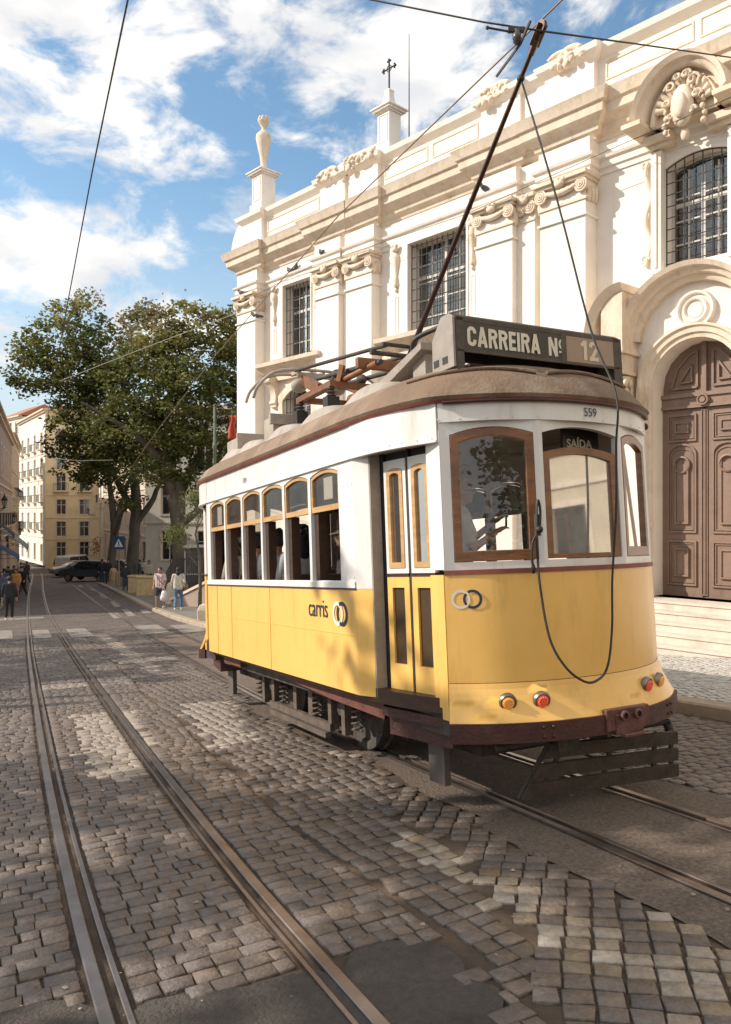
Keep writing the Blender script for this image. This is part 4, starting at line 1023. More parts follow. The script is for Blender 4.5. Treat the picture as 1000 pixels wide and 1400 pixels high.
# folded pantograph
pr = TB()
mb = TB(); mb.bar((-.42, 7.05, 3.16), (.36, 7.05, 3.16), .06, .06); mb.bar((-.42, 7.75, 3.16), (.36, 7.75, 3.16), .06, .06)
pan = tp('pantograph', mb, M_iron, bevel=.004, label='folded pantograph on four black insulator boxes')
for x in (-.44, .35):
    for yy in (6.95, 7.75):
        mb = TB(); mb.box(x-.07, x+.07, yy-.06, yy+.06, 3.08, 3.40); tp('insulator_box', mb, M_blk, pan, bevel=.006)
        mb = TB(); mb.lathe([(.02, 3.40), (.055, 3.41), (.03, 3.43), (.055, 3.445), (.03, 3.465), (.05, 3.48), (.02, 3.51), (0, 3.51)], (x, yy, 0), 12); tp('insulator', mb, M_porc, pan, smooth=40)
mb = TB(); mb.bar((-.46, 6.95, 3.53), (.38, 6.95, 3.53), .06, .06); mb.bar((-.46, 7.75, 3.53), (.38, 7.75, 3.53), .06, .06); mb.bar((-.44, 6.9, 3.53), (-.44, 7.8, 3.53), .06, .06); mb.bar((.36, 6.9, 3.53), (.36, 7.8, 3.53), .06, .06)
mb.tube([(-.36, 7.85, 3.55), (-.22, 6.35, 3.62)], .032, 8); mb.tube([(.30, 7.85, 3.55), (.18, 6.35, 3.62)], .032, 8); mb.tube([(-.14, 7.1, 3.42), (-.08, 6.25, 3.40)], .055, 10); mb.tube([(.08, 7.2, 3.46), (.02, 6.3, 3.48)], .04, 10)
mb.bar((-.34, 6.55, 3.66), (.28, 6.55, 3.66), .06, .10); mb.bar((-.40, 7.3, 3.56), (-.26, 8.05, 3.84), .05, .12); mb.bar((.20, 7.3, 3.56), (.26, 8.05, 3.84), .05, .12); mb.bar((-.34, 7.0, 3.5), (-.30, 6.95, 3.74), .05, .05)
tp('lower_arm', mb, M_cu, pan, smooth=50)
mb = TB()
for dx_ in (-.26, .20): mb.tube([(dx_, 6.1, 3.72), (dx_*1.2, 8.15, 3.97)], .02, 8); mb.tube([(dx_*.8, 6.3, 3.62), (dx_*1.0, 7.95, 3.80)], .026, 8)
mb.tube([(-.32, 6.3, 3.70), (.28, 6.3, 3.70)], .024, 8); mb.tube([(-.3, 6.1, 3.73), (.24, 6.1, 3.73)], .02, 8); mb.ball((-.2, 7.3, 3.72), (.06, .08, .07), 8, 6); mb.ball((.1, 7.3, 3.70), (.06, .08, .06), 8, 6)
for k in range(5): mb.ball((-.25, 7.0+.1*k, 3.62), (.04, .04, .05), 8, 6)
tp('upper_arm', mb, M_iron, pan, smooth=50)
mb = TB()
for yy in (8.05, 8.30):
    hp = [(-.86, yy+.05, 3.60), (-.80, yy+.04, 3.74), (-.62, yy, 3.90), (-.3, yy, 3.96), (.3, yy, 3.96), (.62, yy, 3.90), (.80, yy+.04, 3.74), (.86, yy+.05, 3.60)]; mb.tube([tuple(p) for p in catmull(hp, 5)], .018, 6)
for x in (-.3, -.15, 0, .15, .3): mb.bar((x, 8.05, 3.95), (x, 8.30, 3.95), .03, .03)
mb.bar((-.34, 8.05, 3.90), (.34, 8.05, 3.90), .02, .06); mb.ball((-.30, 8.1, 3.78), (.10, .08, .08), 10, 8); mb.ball((.2, 8.1, 3.78), (.10, .08, .08), 10, 8)
tp('collector_head', mb, M_vent, pan, smooth=50)
# ================================================================== the church
M_lime = mat('whitewashed church wall', (.84, .77, .69), (.77, .695, .61), .85, scale=2.0, detail=10, bump=.12, bscale=30, stain=(.52, .42, .32), stain_scale=2.2, stain_amt=.38, streak=6)
M_trim = mat('carved limestone', (.78, .655, .52), (.66, .535, .40), .85, scale=3.5, detail=10, bump=.25, bscale=25, stain=(.36, .26, .17), stain_scale=4, stain_amt=.6, streak=3)
M_step = mat('pale marble steps', (.66, .58, .49), (.54, .46, .375), .75, scale=4, bump=.2, stain=(.33, .25, .18), stain_scale=3, stain_amt=.5)
M_door = mat('brown door paint', (.24, .155, .11), (.195, .125, .09), .55, scale=4, bump=.12, bscale=30, stain=(.12, .08, .06), stain_scale=7, stain_amt=.6, streak=8)
M_bars = mat('black iron bars', (.025, .022, .02), (.05, .04, .033), .6, scale=12)
M_sash = mat('white sash paint', (.62, .58, .52), (.5, .46, .4), .6)
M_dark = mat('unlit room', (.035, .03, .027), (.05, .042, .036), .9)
M_shut = mat('closed inner shutter', (.36, .29, .24), (.30, .24, .20), .7, scale=4)
M_tile = mat('red roof tile', (.42, .17, .09), (.30, .12, .07), .85, scale=6, bump=.4)
M_cglass = glass('church glass', (.75, .77, .78), .9, .03, .06, .03)
W0 = Vector((5.3, 14.0, 0)); TV = Vector((-.683, .730, 0)).normalized(); NV = Vector((-.730, -.683, 0)).normalized()
CM = Matrix(((-TV.x, -NV.x, 0, W0.x), (-TV.y, -NV.y, 0, W0.y), (0, 0, 1, -2.4), (0, 0, 0, 1)))
church = empty('church', None, 'white baroque church with carved limestone trim and barred windows behind the tram', 'church', M=CM)
def cm(c, z, o): return Vector((-c, -o, z+2.4))
def CB(): return MB()
def cbox(mb, c0, c1, o0, o1, z0, z1):
    mb.box(-c1, -c0, -o1, -o0, z0+2.4, z1+2.4)
def cp(name, mb, m, parent=church, smooth=None, bevel=0, label=None):
    o = mb.build(name, m, parent, smooth, bevel)
    if label: o['label'] = label
    return o
CX = -.72
mb = CB()
ops = [(9.89, 11.15, 4.45, 6.50, 0), (4.37, 6.18, 4.25, 6.44, 0), (-1.33, -.17, 4.42, 6.20, .14), (CX-.78, CX+.78, -1.54, 2.28, .78), (-7.6, -5.8, 4.25, 6.44, 0), (-12.6, -11.3, 4.45, 6.5, 0)]
panel(mb, cm, -15, 13.12, -4.2, 7.2, [ops[0], ops[1], ops[2], ops[4], ops[5]], .45, edge=False) if False else None
# lower and upper storeys are separate courses so that stacked openings can be cut
panel(mb, cm, -15, 13.12, 3.75, 7.2, [o_ for o_ in ops if o_[2] > 4], .42, edge=False)
panel(mb, cm, -15, 13.12, -4.2, 3.75, [ops[3], (9.89, 11.15, .5, 3.3, .25), (4.37, 6.18, .5, 3.3, .25), (-7.6, -5.8, .5, 3.3, .25)], .42, edge=False)
cbox(mb, 12.72, 13.12, -9, -.42, -4.2, 7.2)
cp('wall', mb, M_lime)
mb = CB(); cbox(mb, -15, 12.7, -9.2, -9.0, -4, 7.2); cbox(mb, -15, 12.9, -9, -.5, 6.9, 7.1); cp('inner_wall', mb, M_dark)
# windows
def church_window(a, b, zb, zt, rise, nb, nh, full=True):
    fr = CB(); frame(fr, cm, a, b, zb, zt, rise, .05, -.32, -.26)
    mid = (a+b)/2
    for c in (a+.05+(b-a-.1)/4, mid, a+.05+(b-a-.1)*3/4): cbox(fr, c-(.035 if c == mid else .014), c+(.035 if c == mid else .014), -.31, -.265, zb+.03, zt-.02)
    z = zb+.42
    while z < zt-.2: cbox(fr, a+.05, b-.05, -.305, -.27, z, z+.025); z += .42
    cbox(fr, a+.05, b-.05, -.31, -.262, zb+(zt-zb)*.62, zb+(zt-zb)*.62+.07)
    w_ = cp('window', fr, M_sash)
    g = CB(); pane(g, cm, a, b, zb, zt, rise, -.285); cp('pane', g, M_cglass, w_)
    s_ = CB(); k = 0
    for i in range(6):      # shutters and blinds standing behind the panes
        c0 = a+(b-a)*i/6; 
        if rnd.random() < .62: cbox(s_, c0+.01, c0+(b-a)/6-.01, -.42, -.40, zb+rnd.choice([0, 0, .3]), zt-rnd.choice([.0, .25, .5]))
    cp('shutter', s_, M_sash, w_)
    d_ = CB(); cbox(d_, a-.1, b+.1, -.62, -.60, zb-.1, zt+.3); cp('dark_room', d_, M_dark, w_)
    gr = CB()
    for i in range(nb):
        c = a+.012+(b-a-.024)*i/(nb-1); zt_ = archz(a, b, zt, rise, c); gr.tube([cm(c, zb, -.05), cm(c, zt_, -.05)], .011, 6)
    for i in range(nh):
        z = zb+.06+(zt-zb-.12)*i/(nh-1); gr.tube([cm(a, z, -.05), cm(b, z, -.05)], .009, 6)
    if rise:
        P = arcpath(a, b, zb, zt, rise, 10)[1:-1]; gr.tube([cm(s, z-.01, -.05) for s, z in P], .011, 6)
    cp('grille', gr, M_bars, w_, smooth=60)
    return w_
church_window(9.89, 11.15, 4.45, 6.50, 0, 9, 7); church_window(4.37, 6.18, 4.25, 6.44, 0, 12, 9); church_window(-1.33, -.17, 4.42, 6.20, .14, 8, 9)
church_window(9.89, 11.15, .5, 3.3, .25, 8, 8); church_window(4.37, 6.18, .5, 3.3, .25, 11, 8)
church_window(-7.6, -5.8, 4.25, 6.44, 0, 12, 9)
# window surrounds, sills, drops
def surround(a, b, zb, zt, wl, wr):
    mb = CB(); cbox(mb, b, b+wl, 0, .07, zb, zt+.16); cbox(mb, a-wr, a, 0, .07, zb, zt+.16); cbox(mb, a, b, 0, .07, zt, zt+.16)
    frame(mb, cm, a-.05, b+.05, zb, zt+.05, 0, .05, .07, .10, 0)
    cp('window_surround', mb, M_lime, bevel=.006)
    for c in (b+wl*.62, a-wr*.62):
        d_ = CB(); top = zt+.02
        d_.ball(cm(c, top-.06, .13), (.10, .07, .08), 10, 8)
        for dx in (-.06, .06): d_.ball(cm(c+dx, top+.01, .15), (.045, .045, .05), 8, 6)
        d_.lathe([(.0, 0), (.05, .02), (.065, .10), (.03, .30), (.05, .42), (.085, .62), (.09, .78), (.04, .86), (0, .88)], cm(c, top-1.0, .09), 10)
        d_.ball(cm(c, top-1.05, .10), (.035, .035, .06), 8, 6); cp('carved_drop', d_, M_trim, smooth=60)
        s2 = CB(); frame(s2, cm, c-.06, c+.06, zb+.12, top-1.2, 0, .018, .07, .085); cp('inset_panel', s2, M_lime)
surround(9.89, 11.15, 4.45, 6.50, .62, .42); surround(4.37, 6.18, 4.25, 6.44, .62, .30); surround(-7.6, -5.8, 4.25, 6.44, .5, .5)
def sill(c0, c1, z, lb):
    mb = CB(); prof = [(0, z-.34), (.12, z-.34), (.14, z-.28), (.20, z-.27), (.26, z-.18), (.40, z-.13), (.44, z-.10), (.46, z), (0, z)]
    sweep(mb, [(c0, 0), (c1, 0)], [(o_, q) for o_, q in prof], cm); cbox(mb, c0+.05, c1-.05, 0, .14, z-.5, z-.34)
    cp('sill_ledge', mb, M_trim, smooth=30)
    for c in lb:
        b_ = CB(); pts = [(.0, z-.36), (.34, z-.36), (.36, z-.50), (.30, z-.62), (.18, z-.72), (.13, z-.95), (.16, z-1.1), (.12, z-1.25), (0, z-1.3)]
        b_.prism([(p[0], p[1]) for p in pts], lambda s, zz, o, c=c: cm(c+o, zz, s), -.12, .12); b_.tube([cm(c-.15, z-.50, .30), cm(c+.15, z-.50, .30)], .09, 10); b_.tube([cm(c-.14, z-1.12, .12), cm(c+.14, z-1.12, .12)], .06, 10)
        cp('console', b_, M_trim, smooth=40)
sill(9.15, 12.0, 4.30, (11.55, 9.50)); sill(4.0, 7.0, 4.22, (6.6, 4.2)); sill(-8.4, -5.0, 4.22, (-8.0, -5.4))
for (a, b) in ((9.89, 11.15), (4.37, 6.18)):
    mb = CB(); P = arcpath(a-.05, b+.05, .5, 3.3, .3, 10)
    frame(mb, cm, a-.22, b+.22, .4, 3.35, .35, .2, 0, .09, 0); cp('window_surround', mb, M_trim)
# pilasters with ionic heads
PIL = [(12.16, 13.12, .34), (8.42, 9.36, .34), (7.22, 8.18, .30), (2.92, 3.86, .36), (1.20, 2.22, .40)]
PIL += [(2*CX-b, 2*CX-a, p) for a, b, p in PIL[3:]]+[(-9.6, -8.7, .3)]
def capital(c0, c1, pr):
    mb = CB(); w_ = c1-c0; ov = .09
    cbox(mb, c0-ov, c1+ov, 0, pr+.16, 6.42, 6.49); cbox(mb, c0-ov*.5, c1+ov*.5, 0, pr+.10, 6.36, 6.42)
    # hanging swag between volutes
    sw = [cm(c0+.16+(w_-.32)*i/12, 6.27-.06*math.sin(math.pi*i/12), pr+.07) for i in range(13)]
    mb.tube(sw, [.032+.024*math.sin(math.pi*i/12)+.012*(i % 2) for i in range(13)], 8)
    mb.ball(cm((c0+c1)/2, 6.38, pr+.12), (.12, .06, .08), 10, 6)
    for dx in (-.12, 0, .12): mb.ball(cm((c0+c1)/2+dx, 6.45, pr+.13), (.045, .05, .06), 8, 6)
    for c in (c0+.06, c1-.06):
        for rr_, th_, oo in ((.120, .024, 0), (.078, .022, .015), (.038, .02, .028)):
            pts = [cm(c+rr_*math.cos(a), 6.24+rr_*math.sin(a), pr+.07+oo) for a in np.linspace(0, 2*math.pi, 21)]; mb.tube(pts, th_, 6, False)
        M_ = Matrix.Rotation(R(90), 3, 'X'); mb.lathe([(0, .07), (.12, .05), (.12, -.05)], cm(c, 6.24, pr+.0), 18, M_)
        mb.ball(cm(c, 6.24, pr+.11), .025, 8, 6)
        # leaf bells on the flanks
        for k in range(3): mb.ball(cm(c0-.03 if c < (c0+c1)/2 else c1+.03, 6.12-.02*k, pr*.25+pr*.3*k), (.06, .06, .16), 8, 6)
    cbox(mb, c0-.03, c1+.03, 0, pr+.03, 5.97, 6.02)
    return cp('capital', mb, M_trim, smooth=55)
for (c0, c1, pr) in PIL:
    mb = CB(); cbox(mb, c0, c1, 0, pr, -4.0, 6.40); cbox(mb, c0-.04, c1+.04, 0, pr+.045, 5.66, 5.71); cbox(mb, c0-.08, c1+.08, 0, pr+.08, -4.0, -1.2); cp('pilaster', mb, M_lime, bevel=.008)
    capital(c0, c1, pr)
mb = CB(); cbox(mb, 2.48, 2.92, 0, .20, -4, 6.5); cp('pilaster', mb, M_lime, bevel=.008)
mb = CB(); cbox(mb, 8.18, 8.42, 0, .18, -4, 6.5); cp('pilaster', mb, M_lime, bevel=.008)
mb = CB(); cbox(mb, -4.3, -3.9, 0, .2, -4, 6.5); cp('pilaster', mb, M_lime, bevel=.008)
capital(2.50, 2.86, .2)
# astragal lines over the wall between the groups
# entablature: architrave, frieze blocks, cornice; path runs right to left so that outward is towards the street
def jogs(extra):
    J = [(-15, 0)]
    for (c0, c1, pr) in sorted(PIL+[(7.2, 9.38, .24), (1.18, 3.88, .26), (-5.32, -2.62, .26)]):
        pass
    G_ = [(-9.65, -8.65, .30), (-5.34, -4.34, .30), (-4.34, -3.70, .14), (-3.70, -2.60, .34), (1.16, 2.26, .34), (2.26, 2.88, .14), (2.88, 3.90, .30), (7.18, 8.22, .26), (8.22, 8.40, .14), (8.40, 9.40, .30), (12.12, 13.12, .30)]
    prev = 0
    for (a, b, p) in G_:
        p = p*extra
        if abs(a-J[-1][0]) < 1e-6 and len(J) > 1: J[-1] = (a, J[-1][1])
        J += [(a, J[-1][1] if J[-1][0] == a else 0), (a, p), (b, p)]
        nxt = [g for g in G_ if abs(g[0]-b) < 1e-6]
        if not nxt and b < 13: J.append((b, 0))
    out = []
    for p in J:
        if not out or (abs(p[0]-out[-1][0])+abs(p[1]-out[-1][1])) > 1e-5: out.append(p)
    return out+[(13.12, -8.5)] if False else out+[(out[-1][0], -8.5)]
mb = CB(); sweep(mb, jogs(1.0), [(-.05, 6.48), (.03, 6.48), (.03, 6.58), (.07, 6.60), (.07, 6.72), (.12, 6.75), (.14, 6.80), (-.05, 6.82)], cm); cp('architrave', mb, M_lime)
mb = CB(); sweep(mb, jogs(1.0), [(-.05, 6.80), (.02, 6.80), (.02, 7.16), (-.05, 7.16)], cm); cp('frieze', mb, M_lime)
mb = CB(); sweep(mb, jogs(.40), [(-.1, 7.12), (.04, 7.12), (.06, 7.20), (.16, 7.26), (.18, 7.34), (.30, 7.42), (.36, 7.48), (.38, 7.64), (.43, 7.66), (.48, 7.80), (.51, 7.86), (.05, 7.98), (-.1, 7.98)], cm); cp('cornice', mb, M_trim, smooth=25)
mb = CB(); sweep(mb, jogs(.5), [(-.3, 7.95), (.06, 7.95), (.06, 8.12), (.0, 8.16), (.0, 8.72), (.05, 8.76), (.14, 8.84), (.17, 8.95), (.02, 9.02), (-.3, 9.02)], cm); cp('parapet', mb, M_lime, smooth=25)
mb = CB()
for (a, b) in ((9.6, 12.0), (4.1, 5.45), (5.6, 7.05), (-2.4, -.8), (-.7, 1.0), (2.3, 2.8), (-8.5, -5.5)):
    mb = CB(); frame(mb, cm, a, b, 8.28, 8.64, 0, .035, -.0, .02); cp('parapet_panel', mb, M_trim)
def garland(c, z, o, s=1.):
    mb = CB(); rr = random.Random(int(c*100))
    for k in (-1, 1):
        pts = [cm(c+k*s*(.10+.28*math.cos(a)*(1-a/9)), z+s*.16*math.sin(a)*(1-a/12), o+.06) for a in np.linspace(.4, 6.6, 22)]; mb.tube(pts, [.07*s*(1-i/34) for i in range(22)], 7)
    for k in range(16): mb.ball(cm(c+rr.uniform(-.45, .45)*s, z+rr.uniform(-.16, .14)*s, o+rr.uniform(.0, .12)), (rr.uniform(.05, .10)*s, rr.uniform(.05, .09)*s, rr.uniform(.04, .09)*s), 7, 5)
    return cp('scroll_ornament', mb, M_trim, smooth=60)
for c in (8.95, 7.65, 3.45, 1.75, -3.2, -4.8): garland(c, 8.93, .20, 1.0)
for c in (7.65, 8.0, 8.35): garland(c, 9.2+.05*(c-8), -.05, .55)
# raised curved gable behind the parapet
mb = CB(); pts = [(12.0, 8.9), (11.4, 9.12), (10.7, 9.36), (10.0, 9.56), (9.3, 9.68), (8.6, 9.72), (7.6, 9.72), (7.6, 8.9)]; mb.prism(pts, cm, -1.4, -.6); cp('curved_gable', mb, M_lime)
mb = CB(); pp = [cm(c, z+.04, -.9) for c, z in [(10.5, 9.43), (10.0, 9.57), (9.3, 9.70), (8.6, 9.75)]]; mb.tube([tuple(p) for p in catmull([tuple(p) for p in pp], 5)], .07, 8); cp('tile_ridge', mb, M_tile, smooth=60)
# side buttress curve at the far corner
mb = CB(); pts = [(13.1, 7.9)]+[(13.12+.78*math.cos(a), 7.93+1.05*math.sin(a)) for a in np.linspace(0, math.pi/2, 9)]; mb.prism(pts, cm, -.7, .05); cp('corner_scroll', mb, M_lime, smooth=40)
# urn, pinnacle, cross, rod
def pedestal(c, o, z0, z1, w_):
    mb = CB(); h = w_/2
    cbox(mb, c-h, c+h, o-h, o+h, z0, z1); cbox(mb, c-h-.05, c+h+.05, o-h-.05, o+h+.05, z0, z0+.25); frame(mb, cm, c-h+.06, c+h-.06, z0+.35, z1-.06, 0, .02, o+h, o+h+.015)
    pr = [(-h-.02, z1), (-h-.12, z1+.05), (-h-.12, z1+.11), (-h+.02, z1+.2)]
    for k, (e, za, zb_) in enumerate(((.04, z1, z1+.04), (.10, z1+.04, z1+.09), (.14, z1+.09, z1+.13), (.03, z1+.13, z1+.19))): cbox(mb, c-h-e, c+h+e, o-h-e, o+h+e, za, zb_)
    return cp('pedestal', mb, M_lime, bevel=.008)
pedestal(12.35, -.10, 8.95, 10.05, .50)
mb = CB(); mb.lathe([(0, 0), (.17, 0), (.10, .10), (.09, .3), (.13, .52), (.19, .78), (.235, 1.0), (.22, 1.12), (.14, 1.20), (.07, 1.26), (.06, 1.34), (.12, 1.42), (.17, 1.52), (.14, 1.58), (0, 1.5)], cm(12.35, 10.22, -.10), 20)
for k in range(8): a = k*math.pi/4; mb.ball(cm(12.35, 10.22+1.58, -.10)+Vector((.13*math.cos(a), .13*math.sin(a), 0)), (.05, .05, .09), 8, 6)
cp('urn', mb, M_trim, smooth=50)
pedestal(7.25, -.35, 9.0, 10.1, .42)
mb = CB(); mb.lathe([(.24, 0), (.22, .06), (.15, .16), (.125, .30), (.12, .38), (.14, .42), (.10, .46), (0, .48)], cm(7.25, 10.28, -.35), 4, Matrix.Rotation(R(45), 3, 'Z')); cp('pinnacle', mb, M_lime)
mb = CB(); b0 = cm(7.25, 10.74, -.35); mb.tube([b0, b0+Vector((0, 0, .72))], .022, 6); cc_ = b0+Vector((0, 0, .55))
for d_ in ((-1, 0, 0), (1, 0, 0), (0, 0, 1)):
    v_ = Vector(d_); mb.tube([cc_, cc_+v_*.20], .02, 6); mb.ball(cc_+v_*.22, .035, 6, 5); sd = Vector((v_.z, 0, v_.x)); mb.ball(cc_+v_*.19+sd*.045, .028, 6, 5); mb.ball(cc_+v_*.19-sd*.045, .028, 6, 5)
mb.tube([cc_+Vector((.08*math.cos(a), 0, .08*math.sin(a))) for a in np.linspace(0, 2*math.pi, 13)], .012, 5, False)
cp('iron_cross', mb, M_bars, smooth=60)
mb = CB(); mb.tube([cm(6.55, 9.0, -.35), cm(6.55, 11.85, -.35)], [.018, .008], 6); cp('lightning_rod', mb, M_iron)
# ---- window pediment with carved crest
mb = CB(); cbox(mb, -.17, .02, 0, .16, 4.3, 6.5); cbox(mb, -1.46+.0, -1.33, 0, .16, 4.3, 6.5); cbox(mb, -.10, -.05, .16, .19, 4.4, 6.45)
def archband(mb, hw, z0, rise, prof, a0=0, a1=math.pi, n=28):
    k = len(prof); vs = []
    for i in range(n+1):
        a = a0+(a1-a0)*i/n
        for (dr, o) in prof: vs.append(cm(CX+(hw+dr)*math.cos(a), z0+(rise+dr)*math.sin(a), o))
    mb.add(vs, [(i*k+j, i*k+(j+1) % k, (i+1)*k+(j+1) % k, (i+1)*k+j) for i in range(n) for j in range(k)]+[[j for j in range(k)][::-1], [n*k+j for j in range(k)]])
cp('window_surround', mb, M_lime, bevel=.006)
mb = CB(); archband(mb, .66, 6.80, .78, [(0, .0), (0, .56), (.04, .62), (.08, .64), (.10, .72), (.18, .78), (.2, .0)], R(8), R(172)); archband(mb, .52, 6.80, .62, [(0, 0), (0, .46), (.06, .50), (.08, 0)], R(0), R(180)); mb.prism([(CX+.66*math.cos(a), 6.80+.78*math.sin(a)) for a in np.linspace(0, math.pi, 20)], cm, .0, .36)
for sgn in (1, -1):
    c0 = CX+sgn*.62; c1 = CX+sgn*.98; cbox(mb, min(c0, c1), max(c0, c1), 0, .80, 6.78, 6.86)
    c0 = CX+sgn*.30; c1 = CX+sgn*.80; cbox(mb, min(c0, c1), max(c0, c1), 0, .34, 6.60, 6.72); cbox(mb, min(c0, c1)+.03, max(c0, c1)-.03, 0, .24, 6.52, 6.60)
cp('pediment', mb, M_trim, smooth=35)
mb = CB()
for i in range(13):
    a = R(12+13*i); p0 = (CX+.22*math.cos(a), 6.95+.2*math.sin(a)); p1 = (CX+.50*math.cos(a), 6.90+.62*math.sin(a)); mb.tube([cm(p0[0], p0[1], .40), cm(p1[0], p1[1], .48)], [.035, .06], 7)
mb.ball(cm(CX, 6.95, .52), (.20, .12, .36), 14, 10); mb.ball(cm(CX, 6.93, .62), (.12, .07, .22), 12, 8)
for k in (-1, 1):
    for (dx, dz, rr_) in ((.20, .36, .11), (.26, .10, .08), (.18, -.14, .07), (.08, .50, .08)):
        pts = [cm(CX+k*(dx+rr_*(1-t/9)*math.cos(t)), 6.95+dz+rr_*(1-t/9)*math.sin(t), .52+.01*t) for t in np.linspace(0, 7.5, 20)]; mb.tube(pts, .028, 6)
    for q in range(7): mb.ball(cm(CX+k*(.33+.02*math.sin(q*2.)), 6.62+.12*q, .44), (.05, .05, .06), 7, 5)
mb.ball(cm(CX, 6.50, .40), (.08, .07, .12), 10, 6)
cp('carved_crest', mb, M_trim, smooth=60)
for k in (-1, 1):
    mb = CB(); pts = [cm(CX+k*(.84+.05*math.sin(t*2.2)), 6.4-.30*t, .05) for t in np.linspace(0, 6.3, 40)]; mb.tube(pts, [.045*(1-.4*math.sin(i*.4)**2) for i in range(40)], 7)
    for (z, rr_) in ((6.35, .07), (4.62, .09)):
        pts = [cm(CX+k*(.90-rr_*(1-t/9)*math.cos(t)), z+rr_*(1-t/9)*math.sin(t), .06) for t in np.linspace(0, 7, 18)]; mb.tube(pts, .025, 6)
    cp('scroll_ornament', mb, M_trim, smooth=60)
# ---- portal
for sgn in (1, -1):
    ca = CX+sgn*1.07; cb_ = CX+sgn*1.50; c0, c1 = min(ca, cb_), max(ca, cb_)
    mb = CB(); cbox(mb, c0, c1, 0, .58, 3.02, 4.02); cbox(mb, c0-.02, c1+.02, 0, .62, 2.95, 3.02); cbox(mb, c0-.06, c1+.06, 0, .68, 2.87, 2.95); cbox(mb, c0, c1, 0, .58, 2.55, 2.87); cbox(mb, c0-.03, c1+.03, 0, .61, 2.50, 2.56)
    cbox(mb, c0+.02, c1-.02, 0, .20, -2.3, 2.5); cbox(mb, c0-.05, c1+.05, 0, .66, -2.6, -.95); cbox(mb, c0-.08, c1+.08, 0, .70, -.95, -.88)
    cp('portal_pier', mb, M_trim, bevel=.01)
    cc = (c0+c1)/2; mb = CB(); mb.lathe([(0, 0), (.24, 0), (.24, .08), (.21, .12), (.22, .16), (.185, .22), (.185, 1.0), (.165, 2.75), (.19, 2.80), (.165, 2.84)], cm(cc, -.88, .40), 24); cp('column', mb, M_trim, smooth=40)
    mb = CB(); mb.lathe([(.165, 0), (.17, .1), (.20, .3), (.25, .42), (.26, .46), (0, .46)], cm(cc, 2.0, .40), 16)
    for k in range(8):
        a = k*math.pi/4; q = cm(cc, 2.0, .40); mb.ball(q+Vector((.20*math.cos(a), .20*math.sin(a), .16)), (.05, .05, .12), 7, 6); mb.ball(q+Vector((.24*math.cos(a+.4), .24*math.sin(a+.4), .36)), (.05, .05, .07), 7, 6)
    cp('capital', mb, M_trim, smooth=60)
    mb = CB(); P = [(CX+sgn*(1.03+.0), 4.10)]; n = 12; k_ = 5; vs = []
    prof = [(0, 0), (0, .60), (.06, .66), (.13, .72), (.16, 0)]
    for i in range(n+1):
        a = R(90-88*i/n)
        for dr, o in prof: vs.append(cm(CX+sgn*(1.05+(.62+dr)*math.cos(a) if False else 1.05+(.60+dr)*math.sin(R(88*i/n))), 3.20+(.80+dr)*math.cos(R(88*i/n)), o))
    mb.add(vs, [(i*k_+j, i*k_+(j+1) % k_, (i+1)*k_+(j+1) % k_, (i+1)*k_+j) for i in range(n) for j in range(k_)]+[list(range(k_)), [n*k_+j for j in range(k_)]])
    cp('broken_pediment', mb, M_trim, smooth=35)
mb = CB(); archband(mb, .98, 3.06, .98, [(0, .0), (0, .14), (.05, .18), (.09, .19), (.11, .28), (.18, .32), (.20, .40), (.28, .44), (.30, .0)], R(4), R(176), 36); cp('portal_arch', mb, M_trim, smooth=30)
mb = CB(); archband(mb, .78, 2.28, .78, [(0, .0), (0, .05), (.07, .06), (.09, .10), (.17, .11), (.2, .15), (.24, .15), (.25, 0)], 0, math.pi, 36)
for sgn in (1, -1):
    for (w0, w1, o) in ((0, .08, .05), (.08, .17, .10), (.17, .25, .15)): a, b = CX+sgn*(.78+w0), CX+sgn*(.78+w1); cbox(mb, min(a, b), max(a, b), 0, o, -1.54, 2.28)
    a, b = CX+sgn*.76, CX+sgn*1.06; cbox(mb, min(a, b), max(a, b), 0, .2, -.28, -.18); cbox(mb, min(a, b), max(a, b), 0, .17, 2.86, 2.98) if False else None
cp('door_surround', mb, M_trim, smooth=30)
mb = CB(); M_ = Matrix.Rotation(R(90), 3, 'X')
mb.lathe([(0, .06), (.13, .06), (.15, .03), (.18, .09), (.215, .10), (.235, .05), (.27, .03), (.29, .10), (.33, .10), (.35, 0)], cm(CX-.02, 3.54, 0), 36, M_); cp('round_medallion', mb, M_lime, smooth=40)
